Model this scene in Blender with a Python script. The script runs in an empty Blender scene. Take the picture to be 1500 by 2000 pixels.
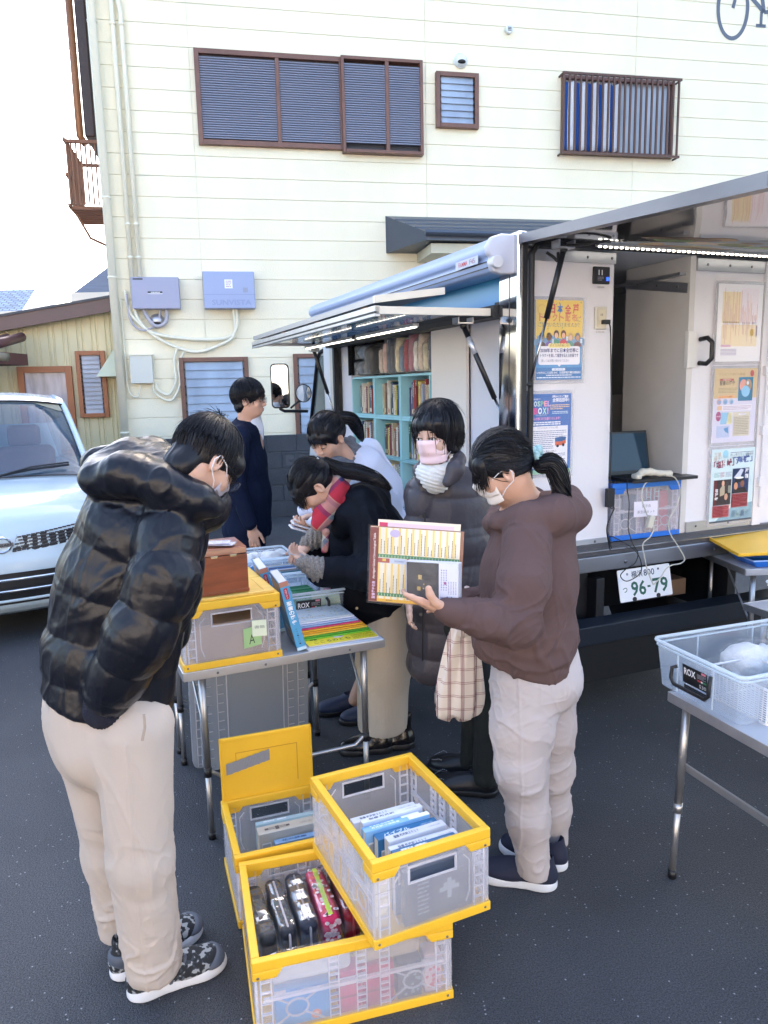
import bpy, bmesh, math, random
import numpy as np
import openvdb
from mathutils import Vector, Matrix
random.seed(7)
S = bpy.context.scene
COL = S.collection
# ------------------------------------------------ camera
F, TH, RO, HC = 1450.0, math.radians(9.485), math.radians(-1.324), 1.70
fw = np.array([0, math.cos(TH), -math.sin(TH)]); up0 = np.array([0, math.sin(TH), math.cos(TH)]); r0 = np.array([1., 0, 0])
CR = math.cos(RO)*r0+math.sin(RO)*up0; CU = -math.sin(RO)*r0+math.cos(RO)*up0; CO = np.array([0, 0, HC])
cd = bpy.data.cameras.new('camera'); cam = bpy.data.objects.new('camera', cd); COL.objects.link(cam)
cam.matrix_world = Matrix(((CR[0], CU[0], -fw[0], 0), (CR[1], CU[1], -fw[1], 0), (CR[2], CU[2], -fw[2], HC), (0, 0, 0, 1)))
cd.sensor_fit = 'VERTICAL'; cd.sensor_height = 32.0; cd.lens = F/2000*32.0
cd.clip_end = 400; cd.clip_start = 0.05
S.camera = cam
S.render.resolution_x, S.render.resolution_y = 768, 1024
S.cycles.transparent_max_bounces = 24; S.cycles.max_bounces = 7
S.cycles.use_denoising = True
# ------------------------------------------------ sky, sun, exposure
SUN_EL, SUN_AZ = math.radians(35), math.radians(12)     # sun behind the house: the lot is in open shade
w = bpy.data.worlds.new('World'); S.world = w; w.use_nodes = True
nt = w.node_tree; bg = nt.nodes['Background']; sk = nt.nodes.new('ShaderNodeTexSky')
sk.sky_type = 'NISHITA'; sk.sun_disc = False; sk.sun_elevation = SUN_EL; sk.sun_rotation = SUN_AZ
sk.dust_density = 4.0; sk.ozone_density = 0.6; sk.air_density = 1.0
nt.links.new(sk.outputs[0], bg.inputs[0]); bg.inputs[1].default_value = 0.15
sd = bpy.data.lights.new('sun', 'SUN'); sun = bpy.data.objects.new('sun', sd); COL.objects.link(sun)
sd.energy = 2.5; sd.angle = math.radians(0.5); sd.color = (1, .93, .82)
sdir = Vector((math.sin(SUN_AZ)*math.cos(SUN_EL), math.cos(SUN_AZ)*math.cos(SUN_EL), math.sin(SUN_EL)))
sun.rotation_euler = sdir.to_track_quat('Z', 'Y').to_euler()
S.view_settings.view_transform = 'Standard'; S.view_settings.look = 'None'; S.view_settings.exposure = 2.65; S.view_settings.gamma = 1
# ------------------------------------------------ pixel helpers (photo pixel + real depth -> a point in the place)
def ray(x, y): return fw*F+CR*(x-750)-CU*(y-1000)
def at(x, y, Y): d = ray(x, y); return CO+d*(Y/d[1])
def gz(x, y, z=0.0): d = ray(x, y); return CO+d*((z-HC)/d[2])
# ------------------------------------------------ materials
def lin(c): return tuple((v/12.92 if v <= .04045 else ((v+.055)/1.055)**2.4) for v in c)
def hx(h): return lin(tuple(int(h[i:i+2], 16)/255 for i in (0, 2, 4)))
MC = {}
def mat(name, col, rough=.6, metal=0, bump=None, var=None, spec=.5, coat=0, emit=None, alpha=None, trans=0, sheen=0):
    """bump=(scale,distance[,detail]); var=(scale,amount,(sx,sy,sz)) mottles the base colour; alpha<1 mixes in transparency"""
    if name in MC: return MC[name]
    m = bpy.data.materials.new(name); m.use_nodes = True; n = m.node_tree; b = n.nodes['Principled BSDF']; MC[name] = m
    c = hx(col) if isinstance(col, str) else col
    b.inputs['Base Color'].default_value = (*c, 1); b.inputs['Roughness'].default_value = rough; b.inputs['Metallic'].default_value = metal
    b.inputs['Specular IOR Level'].default_value = spec; b.inputs['Coat Weight'].default_value = coat
    if sheen: b.inputs['Sheen Weight'].default_value = sheen
    if trans: b.inputs['Transmission Weight'].default_value = trans
    tc = None
    if bump or var: tc = n.nodes.new('ShaderNodeTexCoord')
    if var:
        mp = n.nodes.new('ShaderNodeMapping'); n.links.new(tc.outputs['Object'], mp.inputs[0])
        mp.inputs['Scale'].default_value = var[2] if len(var) > 2 else (1, 1, 1)
        t = n.nodes.new('ShaderNodeTexNoise'); t.inputs['Scale'].default_value = var[0]; t.inputs['Detail'].default_value = 5
        n.links.new(mp.outputs[0], t.inputs['Vector'])
        mr = n.nodes.new('ShaderNodeMapRange'); mr.inputs[1].default_value = .3; mr.inputs[2].default_value = .7
        mr.inputs[3].default_value = 1-var[1]; mr.inputs[4].default_value = 1+var[1]*.6
        n.links.new(t.outputs[0], mr.inputs[0])
        mx = n.nodes.new('ShaderNodeVectorMath'); mx.operation = 'SCALE'; mx.inputs[0].default_value = c
        n.links.new(mr.outputs[0], mx.inputs['Scale']); n.links.new(mx.outputs[0], b.inputs['Base Color'])
    if bump:
        t = n.nodes.new('ShaderNodeTexNoise'); t.inputs['Scale'].default_value = bump[0]; t.inputs['Detail'].default_value = bump[2] if len(bump) > 2 else 3
        n.links.new(tc.outputs['Object'], t.inputs['Vector'])
        bp = n.nodes.new('ShaderNodeBump'); bp.inputs['Distance'].default_value = bump[1]; bp.inputs['Strength'].default_value = 1
        n.links.new(t.outputs[0], bp.inputs['Height']); n.links.new(bp.outputs[0], b.inputs['Normal'])
    if emit:
        b.inputs['Emission Color'].default_value = (*c, 1); b.inputs['Emission Strength'].default_value = emit
    if alpha is not None:
        o = n.nodes['Material Output']; tr = n.nodes.new('ShaderNodeBsdfTransparent'); ms = n.nodes.new('ShaderNodeMixShader')
        ms.inputs[0].default_value = alpha; n.links.new(tr.outputs[0], ms.inputs[1]); n.links.new(b.outputs[0], ms.inputs[2]); n.links.new(ms.outputs[0], o.inputs[0])
    return m
def film(name, refl=.5, tint=.03, bump=(28, .02, 2), rough=.06):
    """thin clear plastic: clear head-on, mirror-like at grazing angles and on its creases"""
    if name in MC: return MC[name]
    m = bpy.data.materials.new(name); m.use_nodes = True; n = m.node_tree; n.nodes.clear(); MC[name] = m
    o = n.nodes.new('ShaderNodeOutputMaterial'); tr = n.nodes.new('ShaderNodeBsdfTransparent'); gl_ = n.nodes.new('ShaderNodeBsdfGlossy'); df = n.nodes.new('ShaderNodeBsdfDiffuse'); fr = n.nodes.new('ShaderNodeFresnel'); fr.inputs[0].default_value = 1.5
    gl_.inputs['Roughness'].default_value = rough; df.inputs[0].default_value = (.8, .82, .86, 1); tc = n.nodes.new('ShaderNodeTexCoord'); t = n.nodes.new('ShaderNodeTexNoise'); t.inputs['Scale'].default_value = bump[0]; t.inputs['Detail'].default_value = bump[2]; n.links.new(tc.outputs['Object'], t.inputs['Vector'])
    bp = n.nodes.new('ShaderNodeBump'); bp.inputs['Distance'].default_value = bump[1]; n.links.new(t.outputs[0], bp.inputs['Height'])
    for x in (gl_, fr): n.links.new(bp.outputs[0], x.inputs['Normal'])
    mu = n.nodes.new('ShaderNodeMath'); mu.operation = 'MULTIPLY_ADD'; mu.use_clamp = True; mu.inputs[1].default_value = refl*2; mu.inputs[2].default_value = .0; n.links.new(fr.outputs[0], mu.inputs[0])
    mn_ = n.nodes.new('ShaderNodeMath'); mn_.operation = 'MINIMUM'; mn_.inputs[1].default_value = refl*.9; n.links.new(mu.outputs[0], mn_.inputs[0]); mu = mn_
    m1 = n.nodes.new('ShaderNodeMixShader'); m1.inputs[0].default_value = tint; n.links.new(tr.outputs[0], m1.inputs[1]); n.links.new(df.outputs[0], m1.inputs[2])
    m2 = n.nodes.new('ShaderNodeMixShader'); n.links.new(mu.outputs[0], m2.inputs[0]); n.links.new(m1.outputs[0], m2.inputs[1]); n.links.new(gl_.outputs[0], m2.inputs[2]); n.links.new(m2.outputs[0], o.inputs[0]); return m
def milky(name, col, cover, rough=.25, bump=(6, .003)):
    """thin see-through polypropylene: part clear, part scattering light both ways, with a soft gloss"""
    if name in MC: return MC[name]
    m = bpy.data.materials.new(name); m.use_nodes = True; n = m.node_tree; n.nodes.clear(); MC[name] = m; A = n.nodes.new; L_ = n.links.new
    o = A('ShaderNodeOutputMaterial'); tr = A('ShaderNodeBsdfTransparent'); df = A('ShaderNodeBsdfDiffuse'); tl_ = A('ShaderNodeBsdfTranslucent'); g_ = A('ShaderNodeBsdfGlossy'); fr = A('ShaderNodeFresnel'); fr.inputs[0].default_value = 1.45; g_.inputs['Roughness'].default_value = rough
    df.inputs[0].default_value = tl_.inputs[0].default_value = (*col, 1); a = A('ShaderNodeMixShader'); a.inputs[0].default_value = .42; L_(df.outputs[0], a.inputs[1]); L_(tl_.outputs[0], a.inputs[2])
    b = A('ShaderNodeMixShader'); b.inputs[0].default_value = cover; L_(tr.outputs[0], b.inputs[1]); L_(a.outputs[0], b.inputs[2]); c = A('ShaderNodeMixShader'); hf = A('ShaderNodeMath'); hf.operation = 'MULTIPLY'; hf.inputs[1].default_value = .35; L_(fr.outputs[0], hf.inputs[0]); L_(hf.outputs[0], c.inputs[0]); L_(b.outputs[0], c.inputs[1]); L_(g_.outputs[0], c.inputs[2]); L_(c.outputs[0], o.inputs[0])
    tc = A('ShaderNodeTexCoord'); t = A('ShaderNodeTexNoise'); t.inputs['Scale'].default_value = bump[0]; L_(tc.outputs['Object'], t.inputs['Vector']); bp = A('ShaderNodeBump'); bp.inputs['Distance'].default_value = bump[1]; L_(t.outputs[0], bp.inputs['Height'])
    for x in (g_, fr): L_(bp.outputs[0], x.inputs['Normal'])
    return m
def prn(c):  # printed ink
    return mat('ink '+c, c, .45)
def nodes_mat(name): 
    m = bpy.data.materials.new(name); m.use_nodes = True; MC[name] = m
    return m, m.node_tree.nodes, m.node_tree.links, m.node_tree.nodes['Principled BSDF']
ORD = ['zeroth', 'first', 'second', 'third', 'fourth', 'fifth', 'sixth', 'seventh', 'eighth', 'ninth', 'tenth', 'eleventh', 'twelfth', 'thirteenth', 'fourteenth', 'fifteenth', 'sixteenth', 'seventeenth', 'eighteenth', 'nineteenth']
# ------------------------------------------------ scene objects
def tag(o, label=None, cat=None, group=None, kind=None):
    if label: o['label'] = label
    if cat: o['category'] = cat
    if group: o['group'] = group
    if kind: o['kind'] = kind
    return o
def thing(name, label, cat, loc=(0, 0, 0), rz=0, group=None):
    o = bpy.data.objects.new(name, None); COL.objects.link(o); o.empty_display_size = .1
    o.location = loc; o.rotation_euler = (0, 0, rz)
    return tag(o, label, cat, group)
def link(name, me, parent=None, smooth=False, bevel=0, seg=2):
    o = bpy.data.objects.new(name, me); COL.objects.link(o)
    if parent is not None: o.parent = parent
    if smooth: me.shade_smooth()
    if bevel:
        md = o.modifiers.new('bevel', 'BEVEL'); md.width = bevel; md.segments = seg; md.limit_method = 'ANGLE'; md.angle_limit = .6
        if not smooth:
            me.shade_smooth(); wn = o.modifiers.new('wn', 'WEIGHTED_NORMAL')
    return o
def rot(ax, ang): return Matrix.Rotation(ang, 4, ax)
def frame(o, x, y, z=None):
    x = Vector(x).normalized(); y = Vector(y).normalized(); z = x.cross(y).normalized() if z is None else Vector(z)
    return Matrix(((x.x, y.x, z.x, o[0]), (x.y, y.y, z.y, o[1]), (x.z, y.z, z.z, o[2]), (0, 0, 0, 1)))
class MB:
    def __init__(s, M=None): s.v = []; s.f = []; s.m = []; s.M = M or Matrix()
    def add(s, vs, fs, mi=0, M=None):
        T = s.M @ M if M is not None else s.M
        k = len(s.v); s.v += [tuple(T @ Vector(p)) for p in vs]; s.f += [tuple(i+k for i in f) for f in fs]; s.m += [mi]*len(fs)
        return s
    def box(s, x0, x1, y0, y1, z0, z1, mi=0, M=None):
        return s.add([(x0, y0, z0), (x1, y0, z0), (x1, y1, z0), (x0, y1, z0), (x0, y0, z1), (x1, y0, z1), (x1, y1, z1), (x0, y1, z1)],
                     [(0, 3, 2, 1), (4, 5, 6, 7), (0, 1, 5, 4), (1, 2, 6, 5), (2, 3, 7, 6), (3, 0, 4, 7)], mi, M)
    def prism(s, pts, h0, h1, mi=0, M=None):   # polygon in xy, extruded in z
        n = len(pts)
        return s.add([(x, y, h0) for x, y in pts]+[(x, y, h1) for x, y in pts],
                     [tuple(range(n))[::-1], tuple(range(n, 2*n))]+[(i, (i+1) % n, n+(i+1) % n, n+i) for i in range(n)], mi, M)
    def tube(s, pts, r, n=8, mi=0, M=None, r1=None, closed=False):
        P = [Vector(p) for p in pts]; vs = []; fs = []; K = len(P); rs = r if hasattr(r, '__len__') else [r+((r1-r)*i/(K-1) if r1 is not None else 0) for i in range(K)]
        nrm = None
        for i, p in enumerate(P):
            t = (P[(i+1) % K]-P[i-1]) if closed else (P[min(i+1, K-1)]-P[max(i-1, 0)])
            t = t.normalized() if t.length > 1e-9 else Vector((0, 0, 1))
            if nrm is None: nrm = t.orthogonal().normalized()
            nrm = (nrm-t*nrm.dot(t)); nrm = nrm.normalized() if nrm.length > 1e-6 else t.orthogonal().normalized()
            b = t.cross(nrm)
            for k in range(n):
                a = 2*math.pi*k/n; vs.append(p+(nrm*math.cos(a)+b*math.sin(a))*rs[i])
        for i in range(K if closed else K-1):
            j = (i+1) % K
            for k in range(n): fs.append((i*n+k, i*n+(k+1) % n, j*n+(k+1) % n, j*n+k))
        if not closed: fs += [tuple(range(n))[::-1], tuple(range((K-1)*n, K*n))]
        return s.add(vs, fs, mi, M)
    def lathe(s, prof, n=24, mi=0, M=None):    # (r,z) profile round z
        vs = []; fs = []
        for r, z in prof:
            for k in range(n): a = 2*math.pi*k/n; vs.append((r*math.cos(a), r*math.sin(a), z))
        for i in range(len(prof)-1):
            for k in range(n): fs.append((i*n+k, i*n+(k+1) % n, (i+1)*n+(k+1) % n, (i+1)*n+k))
        fs += [tuple(range(n))[::-1], tuple(range((len(prof)-1)*n, len(prof)*n))]
        return s.add(vs, fs, mi, M)
    def ell(s, c, r, mi=0, M=None, n=16, m=10):
        pr = [(max(math.sin(math.pi*i/m), 1e-4), -math.cos(math.pi*i/m)) for i in range(m+1)]
        T = Matrix.Translation(c) @ Matrix.Diagonal((*r, 1)); return s.lathe(pr, n, mi, (M @ T) if M is not None else T)
    def grid(s, fn, nu, nv, mi=0, M=None, thick=0):
        vs = [fn(i/nu, j/nv) for j in range(nv+1) for i in range(nu+1)]
        fs = [(j*(nu+1)+i, j*(nu+1)+i+1, (j+1)*(nu+1)+i+1, (j+1)*(nu+1)+i) for j in range(nv) for i in range(nu)]
        return s.add(vs, fs, mi, M)
    def mk(s, name, mats, parent=None, smooth=False, bevel=0, solid=0, seg=2, subs=0):
        me = bpy.data.meshes.new(name); me.from_pydata(s.v, [], s.f)
        for m in (mats if isinstance(mats, (list, tuple)) else [mats]): me.materials.append(m)
        me.polygons.foreach_set('material_index', s.m); me.update()
        o = link(name, me, parent, smooth)
        if solid: md = o.modifiers.new('solid', 'SOLIDIFY'); md.thickness = solid; md.offset = 0
        if subs: md = o.modifiers.new('sub', 'SUBSURF'); md.levels = md.render_levels = subs
        if bevel:
            md = o.modifiers.new('bevel', 'BEVEL'); md.width = bevel; md.segments = seg; md.limit_method = 'ANGLE'; md.angle_limit = .6
            me.shade_smooth(); o.modifiers.new('wn', 'WEIGHTED_NORMAL')
        return o
def copy_tree(o, parent=None, **kw):
    c = o.copy(); COL.objects.link(c)
    if parent is not None: c.parent = parent
    for ch in o.children: copy_tree(ch, c)
    return c
def rbox(x0, x1, y0, y1, r, n=4):
    out = []
    for cx, cy, a0 in ((x1-r, y1-r, 0), (x0+r, y1-r, 90), (x0+r, y0+r, 180), (x1-r, y0+r, 270)):
        for k in range(n+1): a = math.radians(a0+90*k/n); out.append((cx+r*math.cos(a), cy+r*math.sin(a)))
    return out
# ------------------------------------------------ printed matter: ink layers, one mesh
TXC = {}
def text_mesh(s, bold=0):
    if (s, bold) in TXC: return TXC[(s, bold)]
    cu = bpy.data.curves.new('lettering', 'FONT'); cu.body = s; cu.size = 1; cu.resolution_u = 2; cu.offset = bold
    o = bpy.data.objects.new('lettering', cu); COL.objects.link(o)
    me = bpy.data.meshes.new_from_object(o.evaluated_get(bpy.context.evaluated_depsgraph_get()))
    v = np.zeros(len(me.vertices)*3); me.vertices.foreach_get('co', v); v = v.reshape(-1, 3)
    fs = [tuple(p.vertices) for p in me.polygons]
    bpy.data.objects.remove(o); bpy.data.curves.remove(cu); bpy.data.meshes.remove(me)
    TXC[(s, bold)] = (v, fs); return v, fs
class Print(MB):
    def __init__(s, W, H, paper='f4f4f4', thick=.001, M=None):
        super().__init__(M); s.cols = [paper]; s.W, s.H = W, H; s.t = thick
        if paper: s.box(0, W, 0, H, -thick, 0, 0)
        else: s.cols = ['111111']
    def ci(s, c):
        if c not in s.cols: s.cols.append(c)
        return s.cols.index(c)
    def rect(s, x0, y0, x1, y1, c, l=1): 
        z = l*.0004; return s.add([(x0, y0, z), (x1, y0, z), (x1, y1, z), (x0, y1, z)], [(0, 1, 2, 3)], s.ci(c))
    def poly(s, pts, c, l=1): return s.add([(x, y, l*.0004) for x, y in pts], [tuple(range(len(pts)))], s.ci(c))
    def rrect(s, x0, y0, x1, y1, r, c, l=1): return s.poly(rbox(x0, x1, y0, y1, r), c, l)
    def oval(s, x, y, rx, ry, c, l=2, n=20): return s.poly([(x+rx*math.cos(2*math.pi*k/n), y+ry*math.sin(2*math.pi*k/n)) for k in range(n)], c, l)
    def text(s, t, x, y, h, c, l=3, w=None, al='l', rotz=0, bold=0, sy=1):
        v, fs = text_mesh(t, bold)
        if not len(v): return s
        v = v.copy(); bw = v[:, 0].max()-v[:, 0].min(); v[:, 0] -= v[:, 0].min(); v[:, 1] -= v[:, 1].min(); bh = v[:, 1].max()
        sc = h/max(bh, 1e-6); sx = (w/bw) if w else sc; W = bw*sx
        ox = {'l': 0, 'c': -W/2, 'r': -W}[al]
        ca, sa = math.cos(rotz), math.sin(rotz)
        X = v[:, 0]*sx+ox; Y = v[:, 1]*sc
        vs = [(x+a*ca-b*sa, y+a*sa+b*ca, l*.0004) for a, b in zip(X, Y)]
        return s.add(vs, fs, s.ci(c))
    def lines(s, x0, y0, x1, y1, n, c, l=2, fill=.45, seed=1):   # small print too fine to read
        rd = random.Random(seed); p = (y1-y0)/n
        for k in range(n):
            y = y1-(k+.5)*p; x = x0; e = x1-(rd.random()*.35*(x1-x0) if k % 3 == 2 else 0)
            while x < e:
                wd = p*rd.uniform(.6, 2.2); s.rect(x, y-p*fill/2, min(x+wd, e), y+p*fill/2, c, l); x += wd+p*.25
        return s
    def done(s, name, parent=None): return s.mk(name, [prn(c) for c in s.cols], parent)
# ------------------------------------------------ signed-distance modelling for bodies and cloth
_rng = np.random.RandomState(5); _LAT = _rng.rand(32, 32, 32).astype(np.float32)*2-1
def noise(p, sc, off=0.0):
    q = p*sc+off; i = np.floor(q).astype(np.int64); f = (q-i).astype(np.float32); f = f*f*(3-2*f); i &= 31; j = (i+1) & 31
    x0, y0, z0 = i[..., 0], i[..., 1], i[..., 2]; x1, y1, z1 = j[..., 0], j[..., 1], j[..., 2]; fx, fy, fz = f[..., 0], f[..., 1], f[..., 2]
    L = _LAT
    a = L[x0, y0, z0]*(1-fx)+L[x1, y0, z0]*fx; b = L[x0, y1, z0]*(1-fx)+L[x1, y1, z0]*fx
    c = L[x0, y0, z1]*(1-fx)+L[x1, y0, z1]*fx; d = L[x0, y1, z1]*(1-fx)+L[x1, y1, z1]*fx
    return (a*(1-fy)+b*fy)*(1-fz)+(c*(1-fy)+d*fy)*fz
def crease(p, sc, off=0.0, w=.12): return np.exp(-(noise(p, sc, off)/w)**2)
def ridge(p, sc, off=0.0): return 1-np.abs(noise(p, sc, off))*2.2
def folds(v, d, sc, amp, an=4, off=0., w=.13):
    """cloth folds running along d: narrow creases between soft rolls"""
    d = nz(d); a = nz(np.cross(d, [.31, .52, .8])); b = np.cross(d, a); wv = .035*noise(v, 6, off+3)
    q = np.stack([v@d/an, v@a+wv, v@b-wv], 1); n = noise(q, sc, off); n2 = noise(q, sc*1.9, off+9)
    return amp*(-.9*np.exp(-(n/w)**2)+.5*np.clip(n, 0, 1)*2-.35*np.exp(-(n2/w)**2))
def near(v, p, r): return np.exp(-((v-np.array(p))**2).sum(1)/(r*r))
def V3(*a): return np.array(a, float)
def nz(v): v = np.array(v, float); return v/np.linalg.norm(v)
class Sdf:
    def __init__(s, h=.005): s.h = h; s.ops = []
    def cap(s, a, b, ra, rb=None, k=.02, sq=None, quilt=None, sub=False, amp=0):
        rb = ra if rb is None else rb; s.ops.append(('c', np.array(a, float), np.array(b, float), ra, rb, k, sq, quilt, sub)); return s
    def chain(s, pts, rs, k=.02, **kw):
        for i in range(len(pts)-1): s.cap(pts[i], pts[i+1], rs[i], rs[i+1], k, **kw)
        return s
    def ell(s, c, r, R=None, k=.02, sub=False): s.ops.append(('e', np.array(c, float), np.array(r, float), np.eye(3) if R is None else np.array(R, float).T, 0, k, None, None, sub)); return s
    def box(s, c, r, R=None, rd=.005, k=.005, sub=False): s.ops.append(('b', np.array(c, float), np.array(r, float), np.eye(3) if R is None else np.array(R, float).T, rd, k, None, None, sub)); return s
    def plane(s, c, n, k=.005): s.ops.append(('p', np.array(c, float), nz(n), None, 0, k, None, None, True)); return s   # cut away the side n points to
    def bounds(s):
        lo = np.full(3, 1e9); hi = -lo
        for o in s.ops:
            if o[8]: continue
            if o[0] == 'c':
                m = max(o[3], o[4])*1.25; lo = np.minimum(lo, np.minimum(o[1], o[2])-m); hi = np.maximum(hi, np.maximum(o[1], o[2])+m)
            else:
                m = o[2].max()*(1 if o[0] == 'e' else 1.8); lo = np.minimum(lo, o[1]-m); hi = np.maximum(hi, o[1]+m)
        return lo-.02, hi+.02
    def field(s):
        lo, hi = s.bounds(); h = s.h; n = np.ceil((hi-lo)/h).astype(int)+1
        ax = [(lo[i]+np.arange(n[i])*h).astype(np.float32) for i in range(3)]
        D = np.full(n, .2, np.float32)
        for o in s.ops:
            kind, k = o[0], o[5]
            if kind == 'c': m = max(o[3], o[4])*1.25+k+3*h; l, u = np.minimum(o[1], o[2])-m, np.maximum(o[1], o[2])+m
            elif kind == 'p': l, u = lo, hi
            else: m = o[2].max()*(1 if kind == 'e' else 1.8)+k+3*h; l, u = o[1]-m, o[1]+m
            i0 = np.clip(np.floor((l-lo)/h).astype(int), 0, n); i1 = np.clip(np.ceil((u-lo)/h).astype(int)+1, 0, n)
            if (i1 <= i0).any(): continue
            sl = tuple(slice(a, b) for a, b in zip(i0, i1))
            P = np.stack(np.meshgrid(*[ax[i][sl[i]] for i in range(3)], indexing='ij'), -1)
            if kind == 'c':
                a, b, ra, rb, sq, quilt = o[1], o[2], o[3], o[4], o[6], o[7]
                ba = (b-a).astype(np.float32); pa = P-a.astype(np.float32)
                t0 = (pa@ba)/max(float(ba@ba), 1e-9)
                t = np.clip(t0, 0, 1)
                q = pa-t[..., None]*ba
                if sq is not None:
                    axs = nz(sq[0]).astype(np.float32); c = (q@axs); dq = np.sqrt(np.maximum((q*q).sum(-1)+c*c*(1/sq[1]**2-1), 0)); ff = min(1, sq[1])
                else: dq = np.sqrt((q*q).sum(-1)); ff = 1
                r = ra+(rb-ra)*t
                if quilt is not None:   # (pitch, amp, phase): down-filled chambers between stitched seams
                    ph = (t0*np.linalg.norm(ba)+quilt[2])/quilt[0]; r = r+quilt[1]*(np.sqrt(np.abs(np.sin(np.pi*ph)))-.75)
                d = (dq-r)*(ff if sq is not None else 1)
            elif kind == 'e':
                q = (P-o[1].astype(np.float32))@o[3].T.astype(np.float32); r = o[2].astype(np.float32)
                k0 = np.sqrt(((q/r)**2).sum(-1)); k1 = np.sqrt(((q/(r*r))**2).sum(-1)); d = k0*(k0-1)/np.maximum(k1, 1e-6)
            elif kind == 'b':
                q = np.abs((P-o[1].astype(np.float32))@o[3].T.astype(np.float32))-(o[2]-o[4]).astype(np.float32)
                d = np.sqrt((np.maximum(q, 0)**2).sum(-1))+np.minimum(q.max(-1), 0)-o[4]
            else: d = -((P-o[1].astype(np.float32))@o[2].astype(np.float32))
            E_ = D[sl]
            if o[8]:
                d = -d; hh = np.maximum(k-np.abs(E_-d), 0)/k; D[sl] = np.maximum(E_, d)+hh*hh*k*.25
            else:
                hh = np.maximum(k-np.abs(E_-d), 0)/k; D[sl] = np.minimum(E_, d)-hh*hh*k*.25
        return D, lo
    def mesh(s, name, mats, parent=None, origin=(0, 0, 0), disp=None, face_mat=None):
        D, lo = s.field(); g = openvdb.FloatGrid(.2); g.copyFromArray(np.ascontiguousarray(D)); v, q = g.convertToQuads(isovalue=0.0)
        v = v.astype(np.float64)*s.h+lo; q = q[:, ::-1]
        if disp is not None:
            N = normals(v, q); v = v+N*np.asarray(disp(v, N)).reshape(-1, 1)
        me = bpy.data.meshes.new(name); vv = v-np.array(origin)
        me.vertices.add(len(vv)); me.vertices.foreach_set('co', vv.ravel()); nq = len(q)
        me.loops.add(nq*4); me.loops.foreach_set('vertex_index', q.ravel().astype(np.int32))
        me.polygons.add(nq); me.polygons.foreach_set('loop_start', np.arange(nq, dtype=np.int32)*4)
        for m in (mats if isinstance(mats, (list, tuple)) else [mats]): me.materials.append(m)
        if face_mat is not None: me.polygons.foreach_set('material_index', np.asarray(face_mat(v[q].mean(1))).astype(np.int32))
        me.update(calc_edges=True); me.validate(); me.shade_smooth()
        return link(name, me, parent)
def normals(v, q):
    n = np.cross(v[q[:, 2]]-v[q[:, 0]], v[q[:, 3]]-v[q[:, 1]]); N = np.zeros_like(v)
    for k in range(4): np.add.at(N, q[:, k], n)
    return N/np.maximum(np.linalg.norm(N, axis=1, keepdims=True), 1e-9)
def strands(name, m, P, R, parent, origin):   # P (N,K,3) centre lines, R (N,K) radii -> thin three-sided hairs, one mesh
    N, K, _ = P.shape; P = P-np.array(origin)
    T = np.gradient(P, axis=1); T /= np.maximum(np.linalg.norm(T, axis=2, keepdims=True), 1e-9)
    A = np.cross(T, np.array([.31, .52, .79])); A /= np.maximum(np.linalg.norm(A, axis=2, keepdims=True), 1e-9); B = np.cross(T, A)
    ring = [P+R[..., None]*(A*math.cos(a)+B*math.sin(a)) for a in (0, 2.094, 4.189)]
    v = np.stack(ring, 2).reshape(-1, 3); idx = np.arange(N*K*3).reshape(N, K, 3)
    q = []
    for k in range(3):
        l = (k+1) % 3; q.append(np.stack([idx[:, :-1, k], idx[:, :-1, l], idx[:, 1:, l], idx[:, 1:, k]], -1).reshape(-1, 4))
    q = np.concatenate(q); me = bpy.data.meshes.new(name); me.vertices.add(len(v)); me.vertices.foreach_set('co', v.ravel()); nq = len(q)
    me.loops.add(nq*4); me.loops.foreach_set('vertex_index', q.ravel().astype(np.int32)); me.polygons.add(nq); me.polygons.foreach_set('loop_start', np.arange(nq, dtype=np.int32)*4)
    me.materials.append(m); me.update(calc_edges=True); me.shade_smooth(); return link(name, me, parent)
# ================================================ ground
m, N, L, b = nodes_mat('asphalt'); tc = N.new('ShaderNodeTexCoord')
t1 = N.new('ShaderNodeTexNoise'); t1.inputs['Scale'].default_value = 210; t1.inputs['Detail'].default_value = 8; t1.inputs['Roughness'].default_value = .7
t2 = N.new('ShaderNodeTexNoise'); t2.inputs['Scale'].default_value = 1.1; t2.inputs['Detail'].default_value = 6
vo = N.new('ShaderNodeTexVoronoi'); vo.inputs['Scale'].default_value = 85
vo3 = N.new('ShaderNodeTexVoronoi'); vo3.inputs['Scale'].default_value = 210
for t in (t1, t2, vo, vo3): L.new(tc.outputs['Object'], t.inputs['Vector'])
r1 = N.new('ShaderNodeValToRGB'); r1.color_ramp.elements[0].position = .40; r1.color_ramp.elements[0].color = (.015, .018, .024, 1)
r1.color_ramp.elements[1].position = .62; r1.color_ramp.elements[1].color = (.086, .096, .114, 1); L.new(t1.outputs[0], r1.inputs[0])
mm = N.new('ShaderNodeMix'); mm.data_type = 'RGBA'; mm.blend_type = 'MULTIPLY'; mm.inputs[0].default_value = 1; L.new(r1.outputs[0], mm.inputs[6])
r2 = N.new('ShaderNodeValToRGB'); r2.color_ramp.elements[0].position = .3; r2.color_ramp.elements[0].color = (.55, .56, .58, 1); r2.color_ramp.elements[1].position = .68; r2.color_ramp.elements[1].color = (1.15, 1.13, 1.1, 1)
L.new(t2.outputs[0], r2.inputs[0]); L.new(r2.outputs[0], mm.inputs[7])
sep = N.new('ShaderNodeSeparateColor'); L.new(vo.outputs['Color'], sep.inputs[0])
gt = N.new('ShaderNodeMath'); gt.operation = 'GREATER_THAN'; gt.inputs[1].default_value = .955; L.new(sep.outputs[0], gt.inputs[0])
lt = N.new('ShaderNodeMath'); lt.operation = 'LESS_THAN'; lt.inputs[1].default_value = .24; L.new(vo.outputs['Distance'], lt.inputs[0])
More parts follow.
